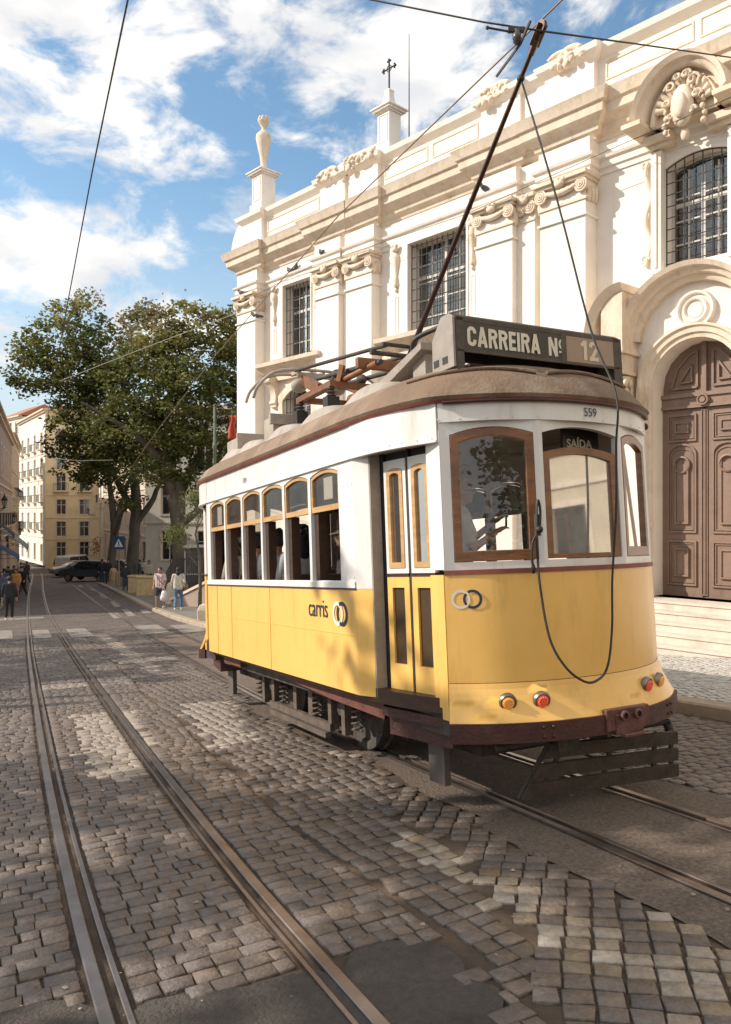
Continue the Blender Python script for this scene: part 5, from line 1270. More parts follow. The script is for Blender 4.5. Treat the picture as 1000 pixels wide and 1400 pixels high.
# door: two leaves, transom and fanlight panels
dr_ = CB(); cbox(dr_, CX-.95, CX+.95, -.48, -.42, -1.54, 3.2); droot = cp('door', dr_, M_door)
DO = -.42
for sgn in (1, -1):
    def fr2(a, b, z0, z1, w_, o0, o1, rise=0):
        c0, c1 = CX+sgn*a, CX+sgn*b; frame(lf, cm, min(c0, c1), max(c0, c1), z0, z1, rise, w_, o0, o1)
    lf = CB(); c0, c1 = CX+sgn*.03, CX+sgn*.90; cbox(lf, min(c0, c1), max(c0, c1), DO, DO+.03, -1.54, 1.88)
    o = DO+.03
    for (a, b, z0, z1, rise) in ((.14, .68, -1.34, -.52, 0), (.14, .68, -.38, 1.05, .20), (.14, .68, 1.28, 1.78, 0)):
        fr2(a, b, z0, z1, .035, o, o+.035, rise); fr2(a+.05, b-.05, z0+.05, z1-.05, .02, o, o+.02, rise*.8)
        fr2(a+.14, b-.14, z0+.16, z1-.14, .03, o, o+.045, rise*.5)
        cc0, cc1 = CX+sgn*(a+.17), CX+sgn*(b-.17); cbox(lf, min(cc0, cc1), max(cc0, cc1), o, o+.02, z0+.19, z1-.17)
    lf.lathe([(.16, 0), (.16, .05), (.13, .06), (.12, .02)], cm(CX+sgn*.41, .86, o), 20, M_)
    fr2(.0, .06, -1.5, 1.85, .02, o, o+.02)
    cp('door_leaf', lf, M_door, droot, bevel=.004)
lf = CB(); cbox(lf, CX-.9, CX+.9, DO, DO+.07, 1.88, 2.14); cbox(lf, CX-.9, CX+.9, DO, DO+.11, 2.08, 2.15); cbox(lf, CX-.9, CX+.9, DO, DO+.10, 1.88, 1.93)
lf.lathe([(0, .10), (.05, .10), (.06, .07), (.08, .10), (.10, .10), (.12, 0)], cm(CX, 2.01, DO+.05), 24, M_); cp('transom', lf, M_door, droot, smooth=40)
lf = CB()
cbox(lf, CX-.04, CX+.04, DO, DO+.07, 2.15, 3.1)
for sgn in (1, -1):
    P = [(CX+sgn*.14, 2.26), (CX+sgn*.62, 2.26), (CX+sgn*.50, 2.62), (CX+sgn*.30, 2.84), (CX+sgn*.14, 2.92)]
    for i in range(5): a = P[i]; b = P[(i+1) % 5]; lf.bar(cm(a[0], a[1], DO+.02), cm(b[0], b[1], DO+.02), .04, .04, (0, 1, 0))
    P = [(CX+sgn*.24, 2.36), (CX+sgn*.46, 2.36), (CX+sgn*.24, 2.68)]
    for i in range(3): a = P[i]; b = P[(i+1) % 3]; lf.bar(cm(a[0], a[1], DO+.02), cm(b[0], b[1], DO+.02), .035, .05, (0, 1, 0))
cp('fanlight_panel', lf, M_door, droot)
# steps
st = CB()
for i in range(6):
    e = .30*i; cbox(st, CX-2.0-e, CX+1.85+e, -.4 if i == 0 else .0, .62+.30*(i+1)-.3, -3.2, -1.54-.14*i-(.0 if i else 0))
    cbox(st, CX-2.0-e-.02, CX+1.85+e+.02, .5, .62+.30*(i+1)-.3+.02, -1.54-.14*i-.035, -1.54-.14*i+.001)
stp_ = st.build('stone_steps', M_step, None, None, .006); stp_.matrix_world = CM; tag(stp_, 'pale stone steps leading up to the brown church door', 'steps')
# pigeons on the cornice and capitals
def bird(c, z, o, yaw, lab):
    mb = MB(); mb.ball((0, 0, .09), (.06, .12, .065), 10, 8, Matrix.Rotation(R(20), 3, 'X')); mb.ball((0, .11, .17), (.035, .04, .04), 8, 6); mb.tube([(0, .07, .11), (0, .105, .16)], [.045, .03], 8); mb.tube([(0, .14, .165), (0, .175, .155)], [.012, .003], 5)
    mb.tube([(0, -.08, .08), (0, -.24, .05)], [.045, .03], 6); mb.tube([(.02, 0, .04), (.02, .01, 0)], .006, 4); mb.tube([(-.02, 0, .04), (-.02, .01, 0)], .006, 4)
    o_ = mb.build('pigeon', M_bird, None, 60); p = CM @ cm(c, z, o); o_.location = p; o_.rotation_euler = (0, 0, R(yaw)); tag(o_, lab, 'bird', 'pigeons resting on the church')
M_bird = mat('grey pigeon feathers', (.10, .10, .11), (.05, .05, .06), .7, scale=20)
bird(10.9, 6.82, .04, 30, 'dark pigeon on the ledge above the far barred window, left one of a pair'); bird(10.6, 6.82, .05, 200, 'dark pigeon on the ledge above the far barred window, right one of a pair')
bird(12.75, 6.49, .42, 60, 'pigeon sitting on the capital at the far corner of the church'); bird(3.62, 6.82, .36, 110, 'pigeon above the carved capital just right of the middle window')
bird(9.1, 6.82, .36, 20, 'pigeon above the twin capitals between the two barred windows'); bird(12.2, 5.72, .30, 80, 'pigeon on the thin ring of stone below the far corner capital')
# ================================================================== trees
M_bark = mat('plane tree bark', (.085, .065, .048), (.15, .12, .09), .9, scale=3, detail=10, bump=.6, bscale=14, stretch=(1, 1, .35))
M_leaf = attr_mat('tree leaves', .55, nscale=1.2, namt=.3, trans=.42, spec=.3)
def leaf_cloud(blobs, per, size, cols, seed, shell=.55):
    """blobs: (x,y,z,r[,zs]); leaves gathered in clumps through the volume"""
    g = np.random.default_rng(seed); V = []; C = []
    for b in blobs:
        x, y, z, r = b[:4]; zs = b[4] if len(b) > 4 else .85; cset = cols if len(b) < 6 else b[5]
        nc = max(6, int(per*r*r)); d = g.normal(size=(nc, 3)); d /= np.linalg.norm(d, axis=1)[:, None]
        rad = r*(shell+(1.06-shell)*g.random(nc)**.6); rad *= 1+.14*np.sin(d[:, 0]*5+x)*np.cos(d[:, 2]*4+y)
        c = np.array([x, y, z])+d*rad[:, None]*np.array([1, 1, zs])
        for ci in range(nc):
            n = int(g.integers(26, 50)); cr = g.uniform(.28, .62)
            p = c[ci]+g.normal(size=(n, 3))*cr*np.array([.62, .62, .42])
            t = g.normal(size=(n, 3)); t /= np.linalg.norm(t, axis=1)[:, None]; t[:, 2] *= .6
            s_ = np.cross(t, g.normal(size=(n, 3))); s_ /= np.linalg.norm(s_, axis=1)[:, None]
            L_ = size*g.uniform(.7, 1.35, n)[:, None]
            q = np.stack([p-t*L_, p+s_*L_*.62, p+t*L_, p-s_*L_*.62], axis=1)
            V.append(q.reshape(-1, 3))
            base = np.array(cset[int(g.integers(len(cset)))])*g.uniform(.75, 1.3)
            cc = np.repeat(base[None, :]*g.uniform(.75, 1.3, n)[:, None], 4, axis=0); C.append(cc)
    V = np.concatenate(V); C = np.concatenate(C); Fq = np.arange(len(V)).reshape(-1, 4)
    return V, Fq, C
GREEN = [(.125, .14, .036), (.095, .11, .03), (.16, .165, .045), (.115, .125, .035), (.17, .16, .05)]
LIT_OLIVE = [(.25, .225, .07), (.20, .19, .055), (.29, .24, .085)]  # paler set for the top clumps: sunlight on the crowns put into leaf colour
DRY = [(.30, .23, .12), (.24, .19, .10), (.18, .17, .06)]
def tree(name, label, base, limbs, blobs, seed, per=5.0, size=.17, r0=.5, group='plane trees along the street'):
    root = empty(name, base, label, 'tree', group)
    b = Vector(base); mb = MB()
    for L_ in limbs:
        pts = catmull([tuple(Vector(p[:3])-b) for p in L_], 4); rs = [p[3] for p in L_]; k = len(pts)-1
        rr_ = [np.interp(i/k, np.linspace(0, 1, len(rs)), rs) for i in range(k+1)]
        pts = [p+Vector((nz(i, seed, .7, 1), nz(i, seed, .7, 2), 0))*.10 if 0 < i < k else p for i, p in enumerate(pts)]
        mb.tube(pts, rr_, 10)
    mb.build('trunk', M_bark, root, 60)
    V, Fq, C = leaf_cloud(blobs, per, size, GREEN, seed); V = V-np.array(base)
    fastmesh('crown', V, Fq, M_leaf, C, root)
    return root
def W(px, py, D): return ((px-500)/F*D, D, -(py-700)/F*D)      # surveyed point at a known distance
def WL(px, py, D, r): return W(px, py, D)+(r,)
gz = lambda x, y, h=.1: (x, y, zg(x, y)+h)
B1 = gz(-11.7, 45.2)
l1 = [[B1+(.62,), WL(246, 770, 45, .48), WL(244, 735, 45, .42), WL(243, 700, 45, .36)],
      [WL(243, 715, 45, .40), WL(235, 672, 45, .34), WL(215, 625, 44.5, .27), WL(190, 598, 44, .22), WL(150, 572, 43.5, .12), WL(110, 550, 43, .06)],
      [WL(245, 705, 45, .36), WL(246, 668, 45, .28), WL(232, 640, 45, .24), WL(205, 600, 45.5, .20), WL(182, 560, 46, .12), WL(160, 500, 46, .06)],
      [WL(245, 710, 45, .34), WL(250, 665, 45.5, .26), WL(272, 625, 46, .2), WL(285, 570, 46, .13), WL(300, 500, 46, .06)],
      [WL(240, 720, 45, .30), WL(268, 700, 45, .2), WL(285, 660, 45.5, .17), WL(305, 610, 46, .1)],
      [WL(230, 650, 45, .2), WL(226, 600, 45, .15), WL(230, 540, 45, .1), WL(225, 470, 45, .05)]]
def bw(px, py, D, rp, zs=.85, cols=None):
    x, y, z = W(px, py, D); return (x, y, z, rp/F*D, zs)+((cols,) if cols else ())
bl1 = [bw(210, 520, 45, 62), bw(265, 490, 46, 60, .9), bw(290, 455, 46, 42, .8, LIT_OLIVE), bw(195, 455, 45.5, 40, .75, DRY), bw(240, 580, 45, 52), bw(300, 560, 46, 40), bw(290, 620, 46, 36), bw(165, 575, 44, 48), bw(318, 505, 46, 32), bw(250, 435, 45.5, 26, .8, LIT_OLIVE), bw(222, 640, 45, 30), bw(318, 440, 46, 26, .8, LIT_OLIVE), bw(265, 660, 45, 24), bw(200, 430, 46, 24, .7, DRY), bw(250, 530, 43, 45), bw(325, 470, 46, 28, .9, LIT_OLIVE), bw(328, 540, 46, 26), bw(322, 590, 46, 26), bw(215, 600, 46, 40), bw(180, 520, 46, 40), bw(270, 590, 44, 34), bw(310, 640, 46, 24), bw(225, 480, 44, 34, .8, LIT_OLIVE)]
tree('plane_tree', 'tallest plane tree with forked pale limbs just behind the two strolling pedestrians', B1, l1, bl1, 11, 13.0, .125)
B2 = gz(-15.6, 51)
l2 = [[B2+(.48,), WL(183, 745, 51, .36), WL(186, 700, 51, .36), WL(184, 650, 51, .28), WL(175, 590, 50, .16), WL(160, 520, 49, .07)],
      [WL(186, 700, 51, .26), WL(165, 668, 51, .2), WL(140, 620, 50, .14), WL(105, 590, 49, .07)],
      [WL(186, 715, 51, .24), WL(205, 690, 51, .2), WL(222, 655, 51, .12)]]
bl2 = [bw(85, 470, 47, 48), bw(60, 505, 47, 40), bw(95, 430, 47, 28, .8, LIT_OLIVE), bw(40, 520, 47, 24), bw(115, 520, 47, 45), bw(145, 470, 48, 40, .8), bw(100, 570, 47, 34), bw(135, 610, 48, 42), bw(165, 640, 49, 36), bw(45, 480, 47, 22), bw(150, 540, 48, 50), bw(110, 640, 48, 26), bw(90, 615, 47, 22), bw(130, 648, 48, 18), bw(175, 680, 50, 20), bw(75, 605, 47, 14), bw(120, 410, 47.5, 16, .8, LIT_OLIVE), bw(130, 570, 47.5, 40), bw(160, 600, 48, 40), bw(100, 500, 46.5, 36)]
tree('plane_tree', 'dark plane tree whose broad crown hangs over the street towards the left', B2, l2, bl2, 23, 13.0, .125)
B3 = gz(-19.3, 57)
l3 = [[B3+(.32,), WL(156, 745, 57, .30), WL(155, 705, 57, .26), WL(150, 660, 57, .18), WL(142, 620, 57, .1)], [WL(155, 720, 57, .2), WL(166, 690, 57, .16), WL(178, 650, 57, .08)], [WL(156, 735, 57, .2), WL(168, 700, 56, .14), WL(182, 690, 56, .08)]]
bl3 = [bw(150, 630, 57, 30), bw(175, 640, 57, 26), bw(140, 600, 57, 30), bw(190, 600, 57, 36), bw(225, 600, 57, 36)]
tree('plane_tree', 'slim leaning plane tree farthest down the street, beside the blue sign', B3, l3, bl3, 31, 11.0, .13)
# young thin tree beside the tram
B4 = gz(-6.95, 32.2); root = empty('young_tree', B4, 'thin young tree with sparse twiggy crown beside the rear of the tram', 'tree'); mb = MB(); b = Vector(B4)
rr = random.Random(5); tips = []
def grow(p, d, L_, r, k):
    q = p+d*L_; mb.tube([p, (p+q)/2+Vector((rr.uniform(-.04, .04), rr.uniform(-.04, .04), 0)), q], [r, r*.85, r*.62], 6)
    if k == 0: tips.append(q); return
    for _ in range(3 if k > 1 else 2):
        dd = (d+Vector((rr.uniform(-.75, .75), rr.uniform(-.75, .75), rr.uniform(-.1, .5)))).normalized(); grow(q, dd, L_*rr.uniform(.6, .85), r*.6, k-1)
mb.tube([(0, 0, 0), (.02, 0, 1.2), (-.02, 0, 2.2)], [.085, .07, .06], 8); grow(Vector((-.02, 0, 2.2)), Vector((-.2, 0, 1)).normalized(), .9, .055, 4); grow(Vector((.0, 0, 1.7)), Vector((-.8, 0, .9)).normalized(), .7, .035, 3); grow(Vector((.0, 0, 2.0)), Vector((.6, 0, .9)).normalized(), .7, .035, 3)
mb.build('trunk', M_bark, root, 60)
g = np.random.default_rng(4); V = []; C = []
for tp_ in tips+[Vector(W(255, 705, 32))-b, Vector(W(268, 715, 32))-b, Vector(W(248, 722, 32))-b]:
    n = 26; p = np.array(tp_)+g.normal(size=(n, 3))*.20; t = g.normal(size=(n, 3)); t /= np.linalg.norm(t, axis=1)[:, None]; s_ = np.cross(t, g.normal(size=(n, 3))); s_ /= np.linalg.norm(s_, axis=1)[:, None]; L_ = .06
    V.append(np.stack([p-t*L_, p+s_*L_*.6, p+t*L_, p-s_*L_*.6], axis=1).reshape(-1, 3)); C.append(np.tile(np.array(rr.choice(GREEN))*1.0, (4*n, 1)))
V = np.concatenate(V); fastmesh('crown', V, np.arange(len(V)).reshape(-1, 4), M_leaf, np.concatenate(C), root)
# unseen trees beside the camera: left two added for shade, the third mirrored in the tram
def shade_tree(lab, at, blobs, seed, size=.16, per=5):
    b = gz(*at); tree('plane_tree', lab, b, [[b+(.4,), (b[0], b[1], b[2]+3.2, .32), (b[0]+.2, b[1], b[2]+6, .2), (b[0], b[1]+.3, b[2]+8, .08)], [(b[0], b[1], b[2]+3, .2), (b[0]+1.2, b[1]+.6, b[2]+5.5, .12), (b[0]+2, b[1]+1, b[2]+7, .05)], [(b[0], b[1], b[2]+3, .2), (b[0]-1.2, b[1]-.6, b[2]+5.5, .12), (b[0]-2, b[1]-1, b[2]+7, .05)]], blobs, seed, per, size, group='plane trees of the square beside the tracks')
def sh(x, y, t, r, zs=.8):      # a clump whose shadow falls on (x, y)
    p = Vector((x, y, zg(x, y)))+SUN*t; return (p.x, p.y, p.z, r, zs)
shade_tree('unseen plane tree added left of the view to shade the foreground setts', (-10.5, .8), [sh(.2, 3.6, 13.5, 1.7), sh(2.2, 3.2, 14, 1.6), sh(-1.6, 4.6, 12.5, 1.6), sh(3.4, 3.6, 15, 1.3), sh(.6, 5.2, 14, 1.1), sh(-3.0, 5.9, 12, 1.2), sh(.3, 1.9, 13, 1.5)], 41)
shade_tree('unseen plane tree added left of the view to dapple the tracks beside the tram', (-15.5, 9.5), [sh(-4.9, 13.4, 12, 1.7), sh(-6.6, 12.6, 12, 1.5), sh(-6.5, 16.5, 13, 2.0), sh(-4.6, 16.2, 13, 1.2), sh(-9.5, 19.5, 13, 2.2), sh(-7.5, 20.5, 14, 2.1)], 43)
shade_tree('leafy plane tree behind the camera to the right, mirrored in the front glass', (4.2, -7.5), [(4.0, -6.2, .7, 1.2, .9), (3.6, -6.0, -.6, 1.0, .9), (4.2, -6.6, -1.0, 1.3, .9), (5.2, -7, 2.0, 1.9, .9), (3.7, -6.6, 2.9, .9, .6), (7, -6, 2.5, 2.2, .9), (5, -6.4, .3, 1.3, .9)], 47, size=.085, per=26)
# ================================================================== buildings
M_glz = glass('house glass', (.35, .37, .38), .9, .05, .10, .05)
M_wfr = mat('white window joinery', (.66, .63, .57), (.58, .54, .48), .6)
M_iron2 = mat('balcony iron', (.03, .028, .025), (.05, .04, .035), .6)
def house(name, label, A, Bp, z0, z1, m_wall, rows, ncol, ww, wh, depth=8., sills=None, group=None, doors=None, roofm=None, balc=(), trim=None, ends=.5, roof_h=1.2, shutters=.0, seed=1, cornice=True):
    """A,Bp: plan ends of the facade as seen left to right; rows: sill heights above z0"""
    A = Vector((A[0], A[1], 0)); Bp = Vector((Bp[0], Bp[1], 0)); d = (Bp-A); Ln = d.length; d.normalize(); n = Vector((d.y, -d.x, 0))
    M = Matrix(((d.x, -n.x, 0, A.x), (d.y, -n.y, 0, A.y), (0, 0, 1, z0), (0, 0, 0, 1)))
    root = empty(name, None, label, 'building', group, M=M); rg = random.Random(seed)
    def m(s, z, o): return Vector((s, -o, z))
    ht = z1-z0; pitch = (Ln-2*ends)/ncol; mb = MB(); ops_by = []; cur = 0
    rows = sorted(rows)
    cuts = [0]+[(rows[i]+wh+rows[i+1])/2 for i in range(len(rows)-1)]+[ht]
    for ri, zr in enumerate(rows):
        ops = []
        for ci in range(ncol):
            c = ends+pitch*(ci+.5); zt = min(zr+wh, cuts[ri+1]-.1); ops.append((c-ww/2, c+ww/2, zr, zt, 0))
        if ri == 0 and doors: ops = [(ends+pitch*(ci+.5)-ww*.6, ends+pitch*(ci+.5)+ww*.6, 0.0, doors, .15) for ci in range(ncol)]
        panel(mb, m, 0, Ln, cuts[ri], cuts[ri+1], ops, .30, edge=False); ops_by.append(ops)
    # flanks and back
    for s in (0, Ln): mb.add([m(s, 0, 0), m(s, ht, 0), m(s, ht, -depth), m(s, 0, -depth)], [(0, 1, 2, 3)])
    mb.add([m(0, 0, -depth), m(Ln, 0, -depth), m(Ln, ht, -depth), m(0, ht, -depth)], [(0, 1, 2, 3)]); mb.add([m(0, ht, 0), m(Ln, ht, 0), m(Ln, ht, -depth), m(0, ht, -depth)], [(0, 1, 2, 3)])
    mb.build('wall', m_wall, root)
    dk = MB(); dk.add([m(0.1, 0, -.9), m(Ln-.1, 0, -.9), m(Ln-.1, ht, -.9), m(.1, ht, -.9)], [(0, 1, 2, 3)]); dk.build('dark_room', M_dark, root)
    tm = trim or M_trim
    if cornice:
        mb = MB(); mb.box(-.15, Ln+.15, -.45, .1, ht-.02, ht+.16); mb.box(-.05, Ln+.05, -.22, .1, ht-.25, ht-.02)
        for zc in cuts[1:-1]: mb.box(0, Ln, -.07, 0, zc-.08, zc+.06)
        mb.build('cornice', tm, root)
    if roofm:
        mb = MB(); e = .35; mb.add([(-e, -e-.1, ht+.16), (Ln+e, -e-.1, ht+.16), (Ln+e, depth+e, ht+.16), (-e, depth+e, ht+.16), (1, depth/2, ht+.16+roof_h), (Ln-1, depth/2, ht+.16+roof_h)], [(0, 1, 5, 4), (1, 2, 5), (2, 3, 4, 5), (3, 0, 4), (0, 3, 2, 1)]); mb.build('roof', roofm, root)
    for ri, ops in enumerate(ops_by):
        for (a, b, zb, zt, rise) in ops:
            isdoor = (ri == 0 and doors)
            fr = MB(); frame(fr, m, a-.14, b+.14, zb-(0 if isdoor else .10), zt+.14, 0, .14, -.02, .05, 0 if isdoor else .1)
            f_ = fr.build('window' if not isdoor else 'shop_door', tm, root)
            s_ = MB(); frame(s_, m, a, b, zb, zt, rise, .07, -.2, -.13); s_.box((a+b)/2-.04, (a+b)/2+.04, .14, .2, zb, zt); 
            if not isdoor: s_.box(a, b, .14, .19, zb+(zt-zb)*.62, zb+(zt-zb)*.62+.07)
            s_.build('joinery', M_wfr if not isdoor else M_dkwood, f_)
            g_ = MB(); pane(g_, m, a, b, zb, zt, rise, -.17); g_.build('pane', M_glz, f_)
            if rg.random() < shutters:
                c_ = MB(); c_.box(a+.05, a+(b-a)*rg.choice([.45, .9]), .26, .28, zb, zt-.02); c_.build('curtain', M_wfr, f_)
            if ri in balc:
                bl = MB(); bl.box(a-.35, b+.35, -.55, 0, zb-.14, zb-.02); k = 9
                b_ = bl.build('balcony', tm, root); r_ = MB()
                for i in range(k+1): s0 = a-.3+(b-a+.6)*i/k; r_.box(s0-.012, s0+.012, -.52, -.50, zb-.02, zb+.92)
                for s0 in (a-.3, b+.3): r_.box(s0-.012, s0+.012, -.3, -.28, zb-.02, zb+.92)
                r_.box(a-.32, b+.32, -.53, -.49, zb+.90, zb+.94); r_.box(a-.32, a-.28, -.5, 0, zb+.90, zb+.94); r_.box(b+.28, b+.32, -.5, 0, zb+.90, zb+.94); r_.build('railing', M_iron2, b_)
    return root
M_pk = mat('faded rose plaster', (.40, .29, .24), (.33, .24, .20), .85, scale=1.5, stain=(.22, .17, .14), stain_scale=1, stain_amt=.4)
M_cr = mat('cream plaster', (.62, .52, .37), (.54, .44, .31), .85, scale=1.2, stain=(.36, .28, .2), stain_scale=.8, stain_amt=.45)
M_wh2 = mat('white far plaster', (.72, .68, .60), (.64, .59, .51), .85, scale=1, stain=(.48, .41, .33), stain_scale=.6, stain_amt=.4)
M_ye = mat('ochre yellow plaster', (.84, .68, .43), (.78, .60, .36), .85, scale=1, detail=8, stain=(.52, .43, .31), stain_scale=.35, stain_amt=.75)
M_pk2 = mat('pale pink plaster', (.60, .47, .38), (.54, .42, .33), .85, scale=1, stain=(.38, .30, .25), stain_scale=.5, stain_amt=.4)
def LP(D): return (-23-.417*(D-47), D)
house('town_house', 'rose plastered house nearest on the left side of the street', LP(36), LP(78), -5.6, 7.0, M_pk, [.3, 4.6, 8.4], 12, 1.1, 2.4, 10, doors=2.9, roofm=M_tile, balc=(1,), seed=3, shutters=.3)
house('town_house', 'cream house with bulging cornice beyond the rose plastered one on the left', LP(78.2), LP(99), -6.6, 7.9, M_cr, [.3, 4.5, 8.2, 11.4], 6, 1.1, 2.2, 10, doors=2.8, roofm=M_tile, balc=(1, 2), seed=4)
house('town_house', 'tall white house with small balconies where the street turns', (-51.0, 113), (-40.6, 97.5), -6.9, 13.0, M_wh2, [.5, 4.6, 8.2, 11.7, 15.0], 4, 1.1, 2.2, 10, balc=(1, 2, 3, 4), roofm=M_tile, seed=5, shutters=.4)
house('town_house', 'orange roofed block rising above the far left houses', (-59.5, 125), (-53.2, 118.5), -6.9, 14.8, M_wh2, [12.0, 16, 19.0], 3, 1.1, 2.0, 8, roofm=M_tile, seed=8, roof_h=2.2)
house('town_house', 'ochre yellow house with stained plaster closing the end of the street', (-40.5, 97), (-34.3, 99), -7.3, 12.9, M_ye, [1.6, 4.2, 7.0, 10.0, 12.9, 15.9], 2, 1.15, 1.9, 12, balc=(3,), seed=6, shutters=.5, cornice=True)
house('town_house', 'cream house row behind the camera on the right, mirrored in the front panes', (15.9, 2.0), (19.5, -26), -.9, 11.0, M_cr, [.3, 4.3, 7.8], 8, 1.1, 2.2, 8, doors=2.8, roofm=M_tile, seed=21)
house('town_house', 'narrow white cornered house right of the ochre yellow one', (-33.9, 97.5), (-31.8, 93), -6.6, 9.0, M_wh2, [.6, 4.2, 7.8, 11], 1, 1.0, 2.2, 8, balc=(2,), seed=9)
house('town_house', 'pinkish facade with tall openings on the right side of the street behind the parked car', (-31.6, 92.6), (-16.8, 62), -6.0, 9.0, M_pk2, [.5, 4.8, 8.8], 9, 1.2, 2.5, 10, doors=3.4, seed=10)
house('town_house', 'pale house front standing behind the street trees', (-17.5, 61), (1.0, 58), -5.0, 8.0, M_wh2, [1.2, 4.8, 8.4], 6, 1.3, 2.3, 8, seed=12)
# ================================================================== walls, railings, shelter on the right
rw = empty('ramp_wall', gz(-8.3, 34.5, 0), 'low pinkish stone wall sloping up beside the pavement behind the strollers', 'wall')
P0 = Vector(gz(-8.6, 34.0, 0)); P1 = Vector(gz(-4.6, 31.2, 0)); d = (P1-P0); Lr = Vector((d.x, d.y, 0)).length; dn = Vector((d.x, d.y, 0)).normalized(); nn = Vector((dn.y, -dn.x, 0))
P0l = P0-Vector(rw.location)
def rm(s, z, o): return P0l+dn*s+nn*o+Vector((0, 0, z))
mb = MB(); mb.prism([(0, -1), (Lr, -1), (Lr, 2.3), (0, .35)], rm, -.3, 0); mb.build('wall', mat('pink ramp stone', (.42, .31, .25), (.33, .25, .20), .85, scale=3, bump=.2), rw)
mb = MB(); mb.prism([(-.05, .35), (Lr, 2.3), (Lr, 2.42), (-.05, .47)], rm, -.36, .06); mb.build('coping', M_trim, rw)
fe = empty('iron_fence', gz(-8.8, 36.5, 0), 'black iron railing with upright bars behind the sloping stone wall', 'fence'); q0 = Vector(gz(-9.3, 36.6, 0))-Vector(fe.location)
mb = MB()
for i in range(30): p = q0+dn*(.16*i)+Vector((0, 0, .5+.06*i*.16)); mb.tube([p, p+Vector((0, 0, 1.7))], .02, 5)
for h_ in (.65, 2.1): mb.bar(q0+Vector((0, 0, h_)), q0+dn*4.7+Vector((0, 0, h_+.28)), .04, .04)
mb.build('railing', M_iron2, fe)
ks = empty('glass_shelter', gz(-10.0, 42.5), 'glass shelter with a pale flat roof edge behind the large tree', 'shelter'); mb = MB()
for x in (0, 1.3, 2.6):
    for y in (0, 1.4): mb.box(x-.03, x+.03, y-.03, y+.03, 0, 2.5)
mb.box(-.1, 2.7, -.1, 1.5, 2.5, 2.6); mb.box(0, 2.6, -.02, .02, 1.0, 1.05)
mb.build('frame', mat('pale shelter metal', (.50, .46, .38), (.42, .38, .31), .5), ks)
for bx_ in ((.03, 1.27, 0, .01), (1.33, 2.57, 0, .01), (.03, 2.57, 1.39, 1.40)): mb = MB(); mb.box(*bx_, .1, 2.45); mb.build('pane', M_glz, ks)
M_sand = mat('yellow sandstone', (.50, .36, .19), (.38, .27, .15), .85, scale=6, bump=.4, stain=(.2, .15, .1))
M_bol = mat('pale bollard stone', (.60, .50, .38), (.48, .40, .30), .85, scale=8, bump=.3, stain=(.25, .2, .15))
def bollard(p, w_, h_, lab, m, grp=None):
    mb = MB(); mb.lathe([(w_*.5, -.1), (w_*.52, .02), (w_*.49, h_*.7), (w_*.42, h_*.88), (w_*.26, h_*.97), (0, h_)], (0, 0, 0), 16); mb.lathe([(w_*.56, 0), (w_*.56, .06), (w_*.5, .08)], (0, 0, 0), 16)
    o = mb.build('stone_bollard', m, None, 50, .01); o.location = p; tag(o, lab, 'bollard', grp); return o
q = G(283, 852, .12); 
mb = MB(); mb.box(-.27, .22, -.2, .2, -.1, .30); mb.add([(-.27, -.2, .30), (.22, -.2, .30), (.22, .2, .30), (-.27, .2, .30), (-.20, -.14, .47), (.16, -.14, .52), (.16, .14, .52), (-.20, .14, .47)], [(0, 1, 5, 4), (1, 2, 6, 5), (2, 3, 7, 6), (3, 0, 4, 7), (4, 5, 6, 7)]); o = mb.build('kerb_stone_block', M_bol, None, None, .03); o.location = q+Vector((-.0, 0, 0)); tag(o, 'squat sandstone block at the kerb beside the rear of the tram', 'stone block')
bollard(gz(-9.0, 35.6, .1), .5, 1.0, 'pale round topped bollard between the two strolling pedestrians', M_bol)
blocks = [((188, 812), .75, .95, 'leftmost of the stone seats where people sit under the trees'), ((201, 816), .8, 1.0, 'stone seat nearest the road under the seated people'), ((155, 800), .55, 1.1, 'sandstone bollard nearest the blue pedestrian sign'), ((163, 803), .5, 1.0, 'sandstone bollard just right of the one by the blue sign')]
for (px, py), w_, h_, lab in blocks:
    q = G(px, py, .11); 
    if 'seat' in lab:
        mb = MB(); mb.box(-w_*.6, w_*.6, -w_*.4, w_*.4, -.1, h_); mb.box(-w_*.66, w_*.66, -w_*.46, w_*.46, h_*.93, h_+.03); o = mb.build('sandstone_block', M_sand, None, None, .03); o.location = q; tag(o, lab, 'stone seat', 'sandstone seats under the trees')
    else: bollard(q, w_, h_, lab, M_sand, 'sandstone bollards on the pavement')
# ================================================================== lamps, signs, awnings
M_green = mat('green post paint', (.10, .13, .075), (.075, .10, .06), .5, scale=6)
M_lant = mat('lantern iron', (.03, .028, .025), (.045, .04, .035), .5)
M_lglass = mat('milky lantern glass', (.42, .38, .30), (.36, .32, .26), .3)
lp = empty('street_lamp', gz(-4.95, 25.2), 'slim green street lamp post rising behind the rear of the tram', 'street lamp'); mb = MB(); mb.lathe([(.14, 0), (.14, .5), (.09, .6), (.075, 3.0), (.085, 3.05), (.06, 3.1), (.05, 5.6), (.07, 5.65), (.045, 5.7), (.04, 6.9), (0, 6.95)], (0, 0, 0), 12); mb.build('pole', M_green, lp, 40)
mb = MB(); mb.tube([tuple(p) for p in catmull([(0, 0, 6.6), (.06, 0, 6.95), (.25, 0, 7.08), (.45, 0, 7.05)], 5)], .03, 6); mb.tube([(0, 0, 6.35), (.2, 0, 6.75)], .02, 6); mb.build('arm', M_lant, lp, 50)
mb = MB(); mb.ball((.50, 0, 7.0), (.17, .09, .07), 10, 6); mb.build('lamp_head', M_lant, lp, 60)
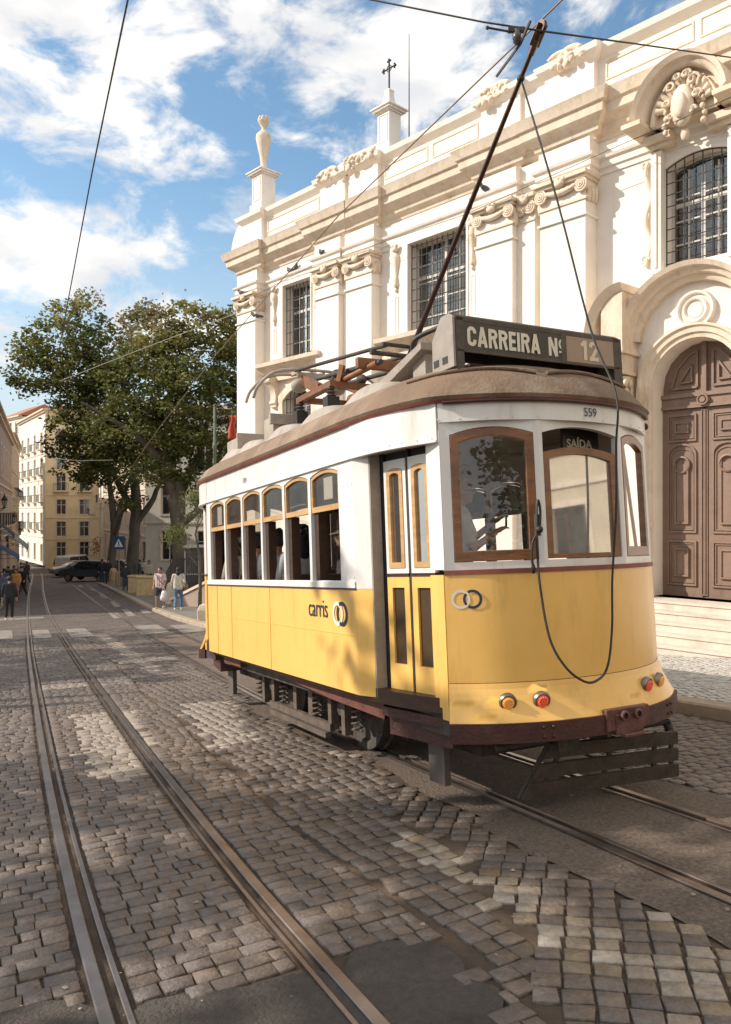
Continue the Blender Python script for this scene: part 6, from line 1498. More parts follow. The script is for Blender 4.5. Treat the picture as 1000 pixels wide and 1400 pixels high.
def wall_lantern(p, out, lab):
    root = empty('wall_lantern', p, lab, 'lantern', 'wall lanterns on brackets'); o_ = Vector(out)
    mb = MB(); c = o_*.75; mb.tube([tuple(v) for v in catmull([tuple(Vector((0, 0, -.3))), tuple(o_*.35+Vector((0, 0, -.30))), tuple(o_*.7+Vector((0, 0, -.12)))], 5)], .022, 6); mb.tube([(0, 0, -.1), tuple(o_*.75+Vector((0, 0, -.08)))], .022, 6); mb.tube([tuple(o_*.3+Vector((.12*math.cos(a), 0, -.2+.12*math.sin(a)))) for a in np.linspace(0, 6.28, 12)], .012, 5, False); mb.build('bracket', M_lant, root, 50)
    mb = MB(); mb.lathe([(.05, -.08), (.10, -.02), (.19, .42), (.22, .46), (.10, .62), (.06, .70), (.03, .74), (.03, .84), (0, .86)], c, 6)
    mb.build('lantern_frame', M_lant, root)
    mb = MB(); 
    for k in range(6):
        a0, a1 = k*math.pi/3+.12, (k+1)*math.pi/3-.12
        mb.add([c+Vector((.11*math.cos(a0), .11*math.sin(a0), .02)), c+Vector((.11*math.cos(a1), .11*math.sin(a1), .02)), c+Vector((.188*math.cos(a1), .188*math.sin(a1), .40)), c+Vector((.188*math.cos(a0), .188*math.sin(a0), .40))], [(0, 1, 2, 3)])
    mb.build('lantern_glass', M_lglass, root); return root
nL = Vector((.923, .385, 0))
for D, z, lab in ((47.2, .30, 'black street lantern nearest on the left house wall'), (62, -.8, 'black street lantern second along the left house walls'), (76, -2.2, 'black street lantern farthest along the left house walls')):
    x, y = LP(D); wall_lantern((x+.05, y, z), (1.0, .2, 0), lab)
wall_lantern((-34.0, 96.6, -.2), (-.9, -.9, 0), 'lantern on the corner of the ochre yellow house at the end of the street')
sgp = G(163, 806, .1); sg_ = empty('pedestrian_sign', sgp, 'square blue pedestrian crossing sign on a pole in front of the dark trunks', 'traffic sign'); k = sgp.y/F
mb = MB(); mb.tube([(0, 0, 0), (0, 0, 3.6)], .035, 8); mb.build('pole', M_signgrey, sg_, 50); zc = -sgp.z-(742-700)*k
mb = MB(); mb.box(-.38, .38, -.06, -.04, zc-.42, zc+.42); mb.build('sign_plate', mat('blue sign face', (.02, .07, .19), (.015, .06, .16), .4), sg_, None, .03)
mb = MB(); mb.add([(-.28, -.066, zc-.26), (.28, -.066, zc-.26), (0, -.066, zc+.27)], [(0, 1, 2)]); mb.build('white_triangle', M_paper, sg_)
mb = MB(); mb.ball((0, -.07, zc+.06), (.035, .006, .04), 8, 6); mb.bar((0, -.072, zc+.03), (-.01, -.072, zc-.09), .06, .006, (0, 1, 0)); mb.bar((0, -.072, zc-.08), (-.08, -.072, zc-.21), .03, .006, (0, 1, 0)); mb.bar((0, -.072, zc-.08), (.08, -.072, zc-.21), .03, .006, (0, 1, 0)); mb.build('walking_figure', M_blk, sg_)
def awning(D0, D1, z, m, lab, drop=.9, out=1.6):
    a = Vector((*LP(D0), z)); b = Vector((*LP(D1), z)); mb = MB(); o_ = Vector((out*.9, out*.37, -drop))
    n_ = 8; vs = []
    for i in range(n_+1):
        p = a.lerp(b, i/n_); vs += [p, p+o_*.5+Vector((0, 0, .05)), p+o_, p+o_+Vector((0, 0, -.22-.05*(i % 2)))]
    mb.add([v-a for v in vs], [(i*4+j, i*4+j+1, (i+1)*4+j+1, (i+1)*4+j) for i in range(n_) for j in range(3)]); mb.bar((0, 0, -.9), tuple(o_), .03, .03); mb.bar(tuple(b-a+Vector((0, 0, -.9))), tuple(b-a+o_), .03, .03)
    o = mb.build('shop_awning', m, None, None, 0, .012); o.location = a; tag(o, lab, 'awning', 'awnings over the left hand shops'); return o
awning(46, 50, -1.9, mat('blue awning cloth', (.02, .07, .16), (.015, .05, .12), .8), 'blue awning over the left pavement')
def stripe_mat():
    m = mat('striped awning cloth', (.10, .11, .10), (.09, .1, .09), .8); nt = m.node_tree; N = nt.nodes; L = nt.links; tc = N.new('ShaderNodeTexCoord'); wv = N.new('ShaderNodeTexWave'); wv.bands_direction = 'Y'; wv.inputs['Scale'].default_value = .55; L.new(tc.outputs['Object'], wv.inputs['Vector']); gt = N.new('ShaderNodeMath'); gt.operation = 'GREATER_THAN'; gt.inputs[1].default_value = .72; L.new(wv.outputs['Fac'], gt.inputs[0]); mx = N.new('ShaderNodeMix'); mx.data_type = 'RGBA'; mx.inputs['A'].default_value = (.055, .07, .065, 1); mx.inputs['B'].default_value = (.5, .47, .4, 1); L.new(gt.outputs[0], mx.inputs['Factor']); L.new(mx.outputs['Result'], N['Principled BSDF'].inputs['Base Color']); return m
awning(51.5, 58, -.9, stripe_mat(), 'dark awning with pale stripes behind the blue one', 1.6, 2.0)
awning(44, 47.5, -.3, mat('brown awning cloth', (.07, .035, .025), (.05, .028, .02), .85), 'brown awning above the blue one at the left edge', 1.0, 1.4)
awning(66, 70, -2.0, mat('black awning cloth', (.03, .03, .03), (.02, .02, .02), .8), 'small black awning farthest along the left shops', .8, 1.3)
fb = MB(); rr = random.Random(3)
for i in range(60): fb.ball((rr.gauss(0, .35), rr.gauss(0, .2), rr.gauss(0, .5)), (.10, .10, .09), 6, 4)
o = fb.build('hanging_flowers', mat('pink flowers', (.55, .16, .11), (.30, .16, .08), .8, scale=8), None, 60); o.location = (-33.6, 95.8, -4.3); tag(o, 'bush of pink flowers hanging at the corner of the ochre house', 'flowers')
# red banner in the tree
o = MB(); 
def fnb(u_, v_): return (.03*math.sin(v_*9)+(u_-.5)*(.42-.1*math.sin(v_*5)), .05*math.sin(u_*12+v_*2), -v_*1.25)
o.grid(fnb, 10, 10); ob = o.build('red_banner', mat('red cloth', (.50, .075, .03), (.34, .05, .02), .8), None, 60, 0, .01); ob.location = W(318, 568, 40); tag(ob, 'red cloth hanging among the leaves beside the church corner', 'banner')
# ================================================================== overhead wires
M_wire = mat('oxidised copper wire', (.30, .20, .12), (.20, .13, .08), .5, metal=.3); M_wdk = mat('dark wire', (.05, .045, .04), (.03, .028, .025), .6)
def wire(pts, r, m, lab, name='overhead_wire', sag=0):
    mb = MB(); b = Vector(pts[0]); mb.tube([Vector(p)-b for p in pts], r, 6); o = mb.build(name, m, None, 60); o.location = b; tag(o, lab, 'wire', 'overhead tram and span wires'); return o
tip = TM @ Vector((0, 4.03-Y0, 5.62))
cw = [TM @ Vector((0, -2.5-Y0, 5.66)), tip]
for s_, h_ in ((8, 5.66), (14, 5.68), (22, 5.68), (30, 5.7), (42, 5.7), (56, 5.7)): cw.append(SR(s_, itp(RTs, s_)+.43, h_))
wire(cw, .007, M_wire, 'contact wire above the track of the tram')
wl = [SR(s_, itp(LTs, s_)+.43, 5.62) for s_ in (1.2, 3, 5, 8, 12, 18, 26, 36, 50, 66)]
wire(wl, .007, M_wdk, 'contact wire above the empty left hand track')
def PXD(px, py, D): return Vector(W(px, py, D))
sp = [PXD(480, -6, 5.9), PXD(660, 30, 5.35), PXD(745, 43, 5.2), PXD(870, 60, 6.2), PXD(1010, 80, 7.6), PXD(1300, 130, 11.5)]
wire(sp, .0065, M_wdk, 'span wire crossing above the head of the trolley pole')
s2 = [PXD(82, 521, 26), PXD(210, 471, 24.5), PXD(335, 424, 23.2)]
wire(s2, .010, M_signgrey, 'pale span wire running from the church corner over the left track')
s3 = [CM @ cm(13.0, 6.3, .36), CM @ cm(9.4, 6.56, .5), CM @ cm(4.0, 6.42, .55), CM @ cm(.6, 6.62, .6), CM @ cm(-4, 6.85, .6)]
wire(s3, .007, M_wdk, 'thin cable strung along the church below the architrave')
wire([PXD(72, 627, 30), PXD(110, 630, 30), PXD(155, 629, 30)], .012, M_signgrey, 'short pale span wire hanging in front of the dark crown')
h = empty('wire_hanger', PXD(707, 47, 5.2), 'grey insulator hanger clamped between span wire and contact wire', 'wire fitting'); mb = MB()
mb.lathe([(0, .03), (.022, .03), (.022, .01), (.03, 0), (.03, -.03), (.02, -.045), (.026, -.05), (.012, -.07), (0, -.07)], (0, 0, 0), 14); mb.build('insulator', M_porc, h, 50)
mb = MB(); mb.box(-.06, .05, -.015, .015, .015, .045); mb.tube([(-.20, 0, .045), (-.06, 0, .02)], .008, 5); mb.ball((-.20, 0, .045), .014, 6, 5); mb.bar((.02, 0, -.07), (.07, -.1, .03), .012, .02); mb.bar((.02, 0, -.07), (-.12, .12, -.22), .010, .016); mb.build('clamp', M_iron, h)
# ================================================================== people
def remesh(mb, vox, smooth_it=2):
    me = bpy.data.meshes.new('tmp'); me.from_pydata(mb.v, [], mb.f); ob = bpy.data.objects.new('tmp', me); COL.objects.link(ob)
    r_ = ob.modifiers.new('r', 'REMESH'); r_.mode = 'VOXEL'; r_.voxel_size = vox
    s_ = ob.modifiers.new('s', 'SMOOTH'); s_.factor = .5; s_.iterations = smooth_it
    dg = bpy.context.evaluated_depsgraph_get(); out = bpy.data.meshes.new_from_object(ob.evaluated_get(dg), depsgraph=dg)
    bpy.data.objects.remove(ob); bpy.data.meshes.remove(me); return out
def caps(mb, a, b, r1, r2):
    a = Vector(a); b = Vector(b); mb.tube([a, b], [r1, r2], 10); mb.ball(a, r1, 10, 6); mb.ball(b, r2, 10, 6)
POSES = {
 'stand': dict(el=[(.25, -.02, 1.11), (-.25, -.02, 1.11)], wr=[(.26, .06, .87), (-.26, .06, .87)], kn=[(.10, .02, .49), (-.10, .02, .49)], an=[(.11, -.02, .08), (-.11, -.02, .08)]),
 'walk': dict(el=[(.25, -.10, 1.13), (-.25, .04, 1.12)], wr=[(.26, .02, .90), (-.25, .22, .95)], kn=[(.10, .17, .52), (-.10, .02, .50)], an=[(.10, .22, .09), (-.10, -.27, .13)]),
 'bag': dict(el=[(.25, -.06, 1.12), (-.25, .02, 1.11)], wr=[(.25, .08, .90), (-.23, .16, .93)], kn=[(.09, .15, .52), (-.10, .0, .50)], an=[(.07, .17, .09), (-.10, -.20, .12)]),
 'talk': dict(el=[(.25, .02, 1.11), (-.24, .04, 1.11)], wr=[(.12, .26, 1.12), (-.10, .26, 1.14)], kn=[(.10, .02, .49), (-.10, .02, .49)], an=[(.12, .0, .08), (-.12, -.04, .08)]),
 'phone': dict(el=[(.22, .10, 1.10), (-.24, .12, 1.13)], wr=[(.07, .30, 1.22), (-.06, .30, 1.30)], kn=[(.10, .02, .49), (-.10, .02, .49)], an=[(.12, .0, .08), (-.12, -.04, .08)]),
 'sit': dict(el=[(.25, .04, .66), (-.25, .04, .66)], wr=[(.14, .27, .60), (-.14, .27, .60)], kn=[(.12, .42, .47), (-.12, .42, .47)], an=[(.13, .40, .08), (-.13, .40, .08)]),
}
def hand(mb, w_, d, side, s=1.):
    w_ = Vector(w_); d = Vector(d).normalized(); sd = d.cross(Vector((0, 0, 1)))
    sd = sd.normalized() if sd.length > .2 else Vector((0, 1, 0)); nn_ = sd.cross(d)
    Mx = Matrix((sd, d, nn_)).transposed(); mb.ball(w_+d*.045*s, (.038*s, .05*s, .018*s), 10, 8, Mx)
    for i, L_ in enumerate((.064, .074, .07, .056)):
        o_ = w_+d*.085*s+sd*(-.027+.018*i)*s; c1 = o_+d*L_*.5*s-nn_*.008*s; c2 = c1+(d*.75-nn_*.65)*L_*.5*s; mb.tube([o_-d*.02*s, c1, c2], [.0095*s, .0085*s, .0065*s], 6)
    t0 = w_+d*.03*s-sd*.032*s*side; mb.tube([t0, t0+(d*.6-sd*.8*side)*.035*s, t0+(d*.95-sd*.55*side-nn_*.3)*.062*s], [.0115*s, .010*s, .0075*s], 6)
_mc = {}
def cmat(c, rough=.85):
    k = tuple(round(v, 3) for v in c)
    if k not in _mc: _mc[k] = mat('cloth %d' % len(_mc), c, tuple(v*.72 for v in c), rough, scale=9, bump=.25, bscale=25)
    return _mc[k]
SKINS = [(.48, .27, .18), (.36, .19, .12), (.56, .34, .24)]
M_eye = mat('eye', (.02, .015, .012), None, .3); M_lip = mat('lip', (.35, .12, .10), None, .6)
def person(label, loc, yaw, h=1.7, pose='stand', skin=0, hair=(.025, .017, .012), top=(.4, .4, .4), bot=(.05, .06, .09), shoe=(.05, .05, .05), sleeve='long', shorts=False, skirt=False, longhair=False, cap=None, hat=None, vox=.022, group=None, glasses=False, lean=0., cut=False, parent=None, headturn=0., bald=False):
    P = POSES[pose]; dz = -.43 if pose == 'sit' else 0
    root = empty('person', loc, label, 'person', group, R(yaw)); root.scale = (h/1.7,)*3
    L_ = lambda p: Vector((p[0], p[1]+lean*max(0, p[2]-.9), p[2]))
    hipz = .90+dz; sh = [(.175, -.01, 1.385+dz), (-.175, -.01, 1.385+dz)]
    el = P['el']; wr = P['wr']; kn = P['kn']; an = P['an']
    b = MB()
    hc = L_((0, .015, 1.575+dz)); Mh = Matrix.Rotation(R(headturn), 3, 'Z')
    b.ball(hc, (.076, .093, .108), 16, 12, Mh); b.ball(hc+Mh @ Vector((0, .03, -.055)), (.055, .06, .055), 12, 8, Mh)
    b.ball(hc+Mh @ Vector((0, .098, -.018)), (.014, .02, .024), 8, 6, Mh); b.ball(hc+Mh @ Vector((0, .088, .018)), (.04, .012, .012), 8, 6, Mh); b.ball(hc+Mh @ Vector((0, .088, -.056)), (.024, .014, .012), 8, 6, Mh); b.ball(hc+Mh @ Vector((0, .075, -.092)), (.022, .02, .018), 8, 6, Mh)
    for k in (-1, 1): b.ball(hc+Mh @ Vector((k*.078, -.005, -.01)), (.012, .02, .03), 8, 6, Mh)
    caps(b, L_((0, -.02, 1.38+dz)), L_((0, .0, 1.50+dz)), .058, .052)
    for x in (-.07, 0, .07): caps(b, L_((x, 0, 1.30+dz)), L_((x*.9, 0, 1.0+dz)), .095, .09)
    for i in (0, 1):
        caps(b, L_(sh[i]), L_(el[i]), .048, .038); caps(b, L_(el[i]), L_(wr[i]), .037, .026)
        hp = (.085*(1 if i == 0 else -1), 0, hipz); caps(b, L_(hp), kn[i], .078, .052); caps(b, kn[i], an[i], .052, .036)
        caps(b, (an[i][0], an[i][1]-.03, an[i][2]-.045), (an[i][0]*1.1, an[i][1]+.12, an[i][2]-.055), .032, .026)
    hd = MB()
    for i in (0, 1): hand(hd, L_(wr[i]), L_(wr[i])-L_(el[i]), 1 if i == 0 else -1)
    me = remesh(b, vox); 
    tmp = MB(); tmp.v = [tuple(v.co) for v in me.vertices]; tmp.f = [list(p.vertices) for p in me.polygons]; n0 = len(tmp.v); tmp.v += hd.v; tmp.f += [[i+n0 for i in f] for f in hd.f]
    bpy.data.meshes.remove(me)
    tmp.build('body', mat('skin %d' % skin, SKINS[skin], tuple(v*.85 for v in SKINS[skin]), .55, scale=5) if ('skin %d' % skin) not in bpy.data.materials else bpy.data.materials['skin %d' % skin], root, 80)
    f = MB()
    for k in (-1, 1): f.ball(hc+Mh @ Vector((k*.030, .089, .006)), (.011, .008, .007), 8, 6, Mh)
    f.build('eye', M_eye, root, 60)
    f = MB(); f.ball(hc+Mh @ Vector((0, .099, -.058)), (.020, .006, .006), 8, 6, Mh); f.build('mouth', M_lip, root, 60)
    if glasses:
        f = MB()
        for k in (-1, 1): f.tube([hc+Mh @ Vector((k*.032+.022*math.cos(a), .108, .004+.018*math.sin(a))) for a in np.linspace(0, 2*math.pi, 15)], .0028, 5, False); f.tube([hc+Mh @ Vector((k*.055, .105, .006)), hc+Mh @ Vector((k*.08, .0, .004))], .0028, 5)
        f.build('glasses', M_blk, root)
    def garment(name, segs, col, v=None):
        g_ = MB()
        for s_ in segs: caps(g_, *s_)
        me = remesh(g_, v or vox); t_ = MB(); t_.v = [tuple(q.co) for q in me.vertices]; t_.f = [list(p.vertices) for p in me.polygons]; bpy.data.meshes.remove(me); t_.build(name, cmat(col), root, 80)
    segs = [(L_((x, -.0, 1.335+dz)), L_((x*1.05, 0, .90+dz)), .098, .108) for x in (-.085, 0, .085)]+[(L_(sh[0]), L_(sh[1]), .066, .066)]
    for i in (0, 1):
        e = Vector(L_(el[i])); s0 = Vector(L_(sh[i])); w0 = Vector(L_(wr[i]))
        if sleeve == 'long': segs += [(s0, e, .068, .054), (e, e.lerp(w0, .88), .053, .042)]
        else: segs += [(s0, s0.lerp(e, .72), .070, .066)]
    garment('shirt', segs, top)
    segs = []
    for i in (0, 1):
        k = 1 if i == 0 else -1; hp = Vector(L_((.09*k, 0, hipz))); K = Vector(kn[i]); A = Vector(an[i])
        segs += [(hp, K if not shorts else hp.lerp(K, .80), .100, .070 if not shorts else .088)]
        if not shorts: segs += [(K, K.lerp(A, .93), .070, .056)]
    if skirt: segs += [(Vector((0, 0, hipz)), Vector((0, .05, hipz-.42)), .15, .19)]
    segs += [(Vector(L_((-.06, 0, hipz+.07))), Vector(L_((.06, 0, hipz+.07))), .105, .105)]
    garment('trousers' if not skirt else 'skirt', segs, bot)
    for i in (0, 1):
        s_ = MB(); A = Vector(an[i]); caps(s_, (A.x, A.y-.045, A.z-.042), (A.x*1.08, A.y+.14, A.z-.052), .042, .036); s_.box(A.x-.035, A.x+.035, A.y-.08, A.y+.16, A.z-.082, A.z-.065); s_.build('shoe', cmat(shoe, .5), root, 60)
    if not bald:
        hr = MB(); hr.ball(hc+Mh @ Vector((0, -.022, .026)), (.088, .098, .100), 14, 10, Mh); rr_ = random.Random(int(loc[0]*97))
        for k in range(26):
            a = rr_.uniform(0, 6.28); e = rr_.uniform(.1, 1.3); v = Vector((math.cos(a)*math.cos(e), math.sin(a)*math.cos(e), math.sin(e)))
            if v.y > .45 and v.z < .6: continue
            hr.ball(hc+Mh @ Vector((v.x*.078, v.y*.086-.02, v.z*.09+.026)), rr_.uniform(.022, .032), 7, 5)
        if longhair: hr.ball(hc+Mh @ Vector((0, -.065, -.09)), (.085, .055, .14), 12, 9, Mh)
        hr.build('hair', cmat(hair, .6), root, 70)
    if cap:
        c_ = MB(); c_.ball(hc+Mh @ Vector((0, -.01, .055)), (.093, .105, .075), 14, 8, Mh); c_.ball(hc+Mh @ Vector((0, .12, .035)), (.06, .06, .010), 12, 6, Mh); c_.build('cap', cmat(cap), root, 60)
    if hat:
        c_ = MB(); c_.lathe([(0, .14), (.06, .145), (.088, .12), (.095, .03), (.10, .02), (.165, .012), (.17, .004), (.10, .0)], hc+Vector((0, -.01, .03)), 20, Matrix.Rotation(R(-8), 3, 'X')); c_.build('hat', cmat(hat), root, 50)
    return root
def pm(px, py, off=.11): return G(px, py, off)
# strollers on the right pavement
o = person('man in a pale pink shirt and dark shorts walking with a white plastic bag', pm(219, 836), 172, 1.74, 'bag', 1, top=(.62, .46, .45), bot=(.03, .03, .035), shoe=(.7, .68, .62), sleeve='short', shorts=True, vox=.016)
mb = MB(); bg0 = Vector((-.26, .20, .86))
mb.ball(bg0+Vector((-.01, 0, -.30)), (.15, .09, .24), 14, 10); mb.ball(bg0+Vector((.03, .03, -.38)), (.13, .10, .14), 12, 8); mb.tube([bg0+Vector((-.09, 0, -.14)), bg0+Vector((-.01, 0, .03)), bg0+Vector((.09, 0, -.14))], .018, 6)
b2 = mb.build('plastic_bag', mat('thin white plastic', (.68, .64, .66), (.55, .50, .53), .4, scale=9, bump=.5), None, 70); b2.matrix_world = Matrix.Translation(pm(219, 836)) @ Matrix.Rotation(R(172), 4, 'Z'); tag(b2, 'white plastic bag carried by the man in the pink shirt', 'bag')
mb = MB(); mb.tube([(.14, .1, 1.44), (.0, .14, 1.2), (-.22, .05, .95), (0, -.13, 1.15), (.14, -.09, 1.44)], .014, 6); mb.build('bag_strap', cmat((.03, .02, .02)), o)
o = person('woman in a cream top and blue jeans walking away with a straw handbag', pm(244, 838), 8, 1.70, 'walk', 0, hair=(.02, .015, .012), top=(.64, .56, .46), bot=(.11, .19, .30), shoe=(.75, .72, .68), longhair=True, vox=.016)
mb = MB(); mb.ball((.33, .02, .93), (.06, .16, .13), 12, 8); mb.tube([(.31, -.10, 1.0), (.16, -.10, 1.43), (.14, .06, 1.43), (.31, .12, 1.0)], .014, 6); b2 = mb.build('handbag', mat('straw handbag', (.28, .19, .09), (.16, .10, .05), .8, scale=30, bump=.5), None, 60); b2.matrix_world = Matrix.Translation(pm(244, 838)) @ Matrix.Rotation(R(8), 4, 'Z'); tag(b2, 'straw coloured handbag on the shoulder of the woman in jeans', 'bag')
person('man in a dark jacket and pale cap walking away along the trees', pm(172, 812), 20, 1.72, 'stand', 0, top=(.025, .03, .035), bot=(.06, .10, .15), shoe=(.4, .38, .34), cap=(.55, .5, .44), vox=.026)
GR = 'people gathered under the plane trees'
for px, py, yaw, pose, top, bot, lab, kw in (
    (184, 800, 190, 'talk', (.40, .10, .08), (.05, .05, .06), 'person in a red top in the group under the trees', dict(hair=(.5, .46, .4))),
    (191, 803, 120, 'stand', (.08, .09, .12), (.05, .05, .07), 'person in a navy jacket standing in the middle of the group under the trees', {}),
    (197, 800, 230, 'talk', (.45, .40, .33), (.06, .06, .08), 'person in a beige top at the right of the group under the trees', dict(hair=(.12, .06, .03))),
    (204, 806, 200, 'stand', (.50, .42, .32), (.07, .06, .06), 'person in a sand coloured jacket beside the trunk of the tallest tree', {}),
    (178, 798, 160, 'stand', (.06, .06, .07), (.04, .04, .05), 'person in black half hidden behind the group under the trees', dict(cap=(.6, .57, .5))),
    (140, 799, 10, 'stand', (.025, .03, .04), (.04, .07, .11), 'left one of two dark dressed people beside the parked dark car', {}),
    (148, 800, 200, 'stand', (.02, .02, .025), (.05, .08, .12), 'right one of two dark dressed people beside the parked dark car', {})):
    person(lab, pm(px, py), yaw, 1.72, pose, rnd.randrange(3), top=top, bot=bot, vox=.03, group=GR, **kw)
# crowd on the left
GL = 'crowd on the left pavement'
for px, py, yaw, pose, top, bot, lab, kw in (
    (13, 847, 12, 'stand', (.022, .022, .025), (.015, .015, .018), 'person all in black with white shoes walking away at the left edge', dict(shoe=(.75, .73, .70), off=0)),
    (31, 818, 175, 'walk', (.018, .018, .02), (.012, .012, .015), 'person in long black clothes facing us at the right of the left crowd', dict(longhair=False)),
    (22, 824, 190, 'walk', (.48, .24, .07), (.35, .20, .12), 'person in a mustard top and bare legs in the left crowd', dict(shorts=True)),
    (6, 822, 30, 'stand', (.05, .07, .11), (.03, .03, .04), 'person in a navy top at the far left edge of the crowd', {}),
    (3, 832, 200, 'stand', (.06, .08, .13), (.03, .035, .05), 'person in a dark blue jacket cut by the left edge of the picture', {}),
    (26, 811, 180, 'stand', (.40, .37, .33), (.05, .05, .06), 'person in a pale grey top in the middle of the left crowd', dict(cap=(.6, .57, .52))),
    (19, 813, 170, 'stand', (.10, .11, .13), (.04, .04, .05), 'person in slate grey behind the mustard top', {}),
    (33, 806, 185, 'stand', (.05, .04, .045), (.03, .03, .035), 'person in dark brown at the back of the left crowd', {}),
    (37, 800, 175, 'walk', (.16, .10, .08), (.03, .03, .04), 'person in a rust jacket farthest back on the left pavement', {}),
    (11, 815, 160, 'stand', (.05, .05, .055), (.03, .03, .035), 'person in charcoal near the awnings', dict(longhair=True)),
    (29, 803, 190, 'stand', (.30, .25, .2), (.05, .05, .06), 'person in a tan top at the back of the left crowd', {})):
    kw = dict(kw); off = kw.pop('off', .11)
    q = G(px, py, off if off else .0)
    person(lab, q, yaw, 1.70, pose, rnd.randrange(3), top=top, bot=bot, vox=.028, group=GL, **kw)
person('person in a pale top far away by the ochre house', G(84, 783, 0), 180, 1.7, 'stand', 0, top=(.6, .5, .45), bot=(.3, .25, .2), vox=.035)
# riders in the tram (they stand or sit on the tram's floor)
def tpos(x, b, z): return TM @ Vector((x, b-Y0, z))
tyaw = math.degrees(math.atan2(RR.y, RR.x))      # tram's own heading
GT = 'riders inside the tram'
rider = person('fair haired woman with glasses and white shirt holding up a phone behind the front glass', tpos(-.24, 5.15, .80), tyaw-118, 1.57, 'phone', 2, hair=(.40, .32, .25), top=(.86, .84, .82), bot=(.08, .08, .1), sleeve='short', glasses=True, vox=.012, group=GT)
mb = MB(); mb.box(-.035, .035, -.004, .004, -.07, .07); o = mb.build('phone', M_blk, None, None, .003); o.matrix_world = rider.matrix_basis @ Matrix.Translation((0, .40, 1.34)); tag(o, 'dark phone held by the woman behind the front glass', 'phone')
person('dark dressed rider standing in the aisle behind the front glass', tpos(.35, 7.0, .80), tyaw+170, 1.74, 'stand', 1, top=(.02, .02, .022), bot=(.02, .02, .025), vox=.02, group=GT)
person('rider in a blue shirt standing behind the woman with the phone', tpos(-.05, 5.6, .78), tyaw+10, 1.45, 'stand', 0, top=(.06, .16, .26), bot=(.03, .03, .04), vox=.02, group=GT)
for x, b, yaw, top, lab, kw in (
    (-.42, 6.10, 50, (.04, .055, .075), 'rider with sandy hair in a quilted navy jacket at the nearest side window', dict(hair=(.42, .28, .14))),
    (-.50, 6.65, 60, (.03, .025, .022), 'rider in a brown felt hat beside the nearest side window', dict(hat=(.30, .20, .12))),
    (-.80, 7.05, 0, (.42, .42, .42), 'dark haired rider in a grey and black jacket at the second side window', dict(hair=(.012, .01, .01), longhair=True)),
    (-.80, 7.72, 5, (.66, .66, .66), 'rider in a white shirt at the third side window', dict(hair=(.03, .02, .015))),
    (-.80, 8.35, 10, (.50, .44, .34), 'rider in a patterned cream top and dark cap at the fourth side window', dict(cap=(.06, .055, .06))),
    (-.80, 8.78, -5, (.36, .31, .23), 'rider in a khaki shirt at the fifth side window', {}),
    (-.62, 9.0, 0, (.60, .14, .06), 'rider in orange by the farthest side window', {})):
    person(lab, tpos(x, b, .80)-Vector((0, 0, 0))+UP*.03, tyaw+yaw, 1.70, 'sit', rnd.randrange(3), top=top, bot=(.04, .04, .05), vox=.018, group=GT, **kw)
person('standing rider seen from behind at the top of the nearest side window', tpos(-.25, 6.6, .80), tyaw+90, 1.78, 'stand', 0, top=(.10, .11, .10), bot=(.04, .04, .05), vox=.02, group=GT)
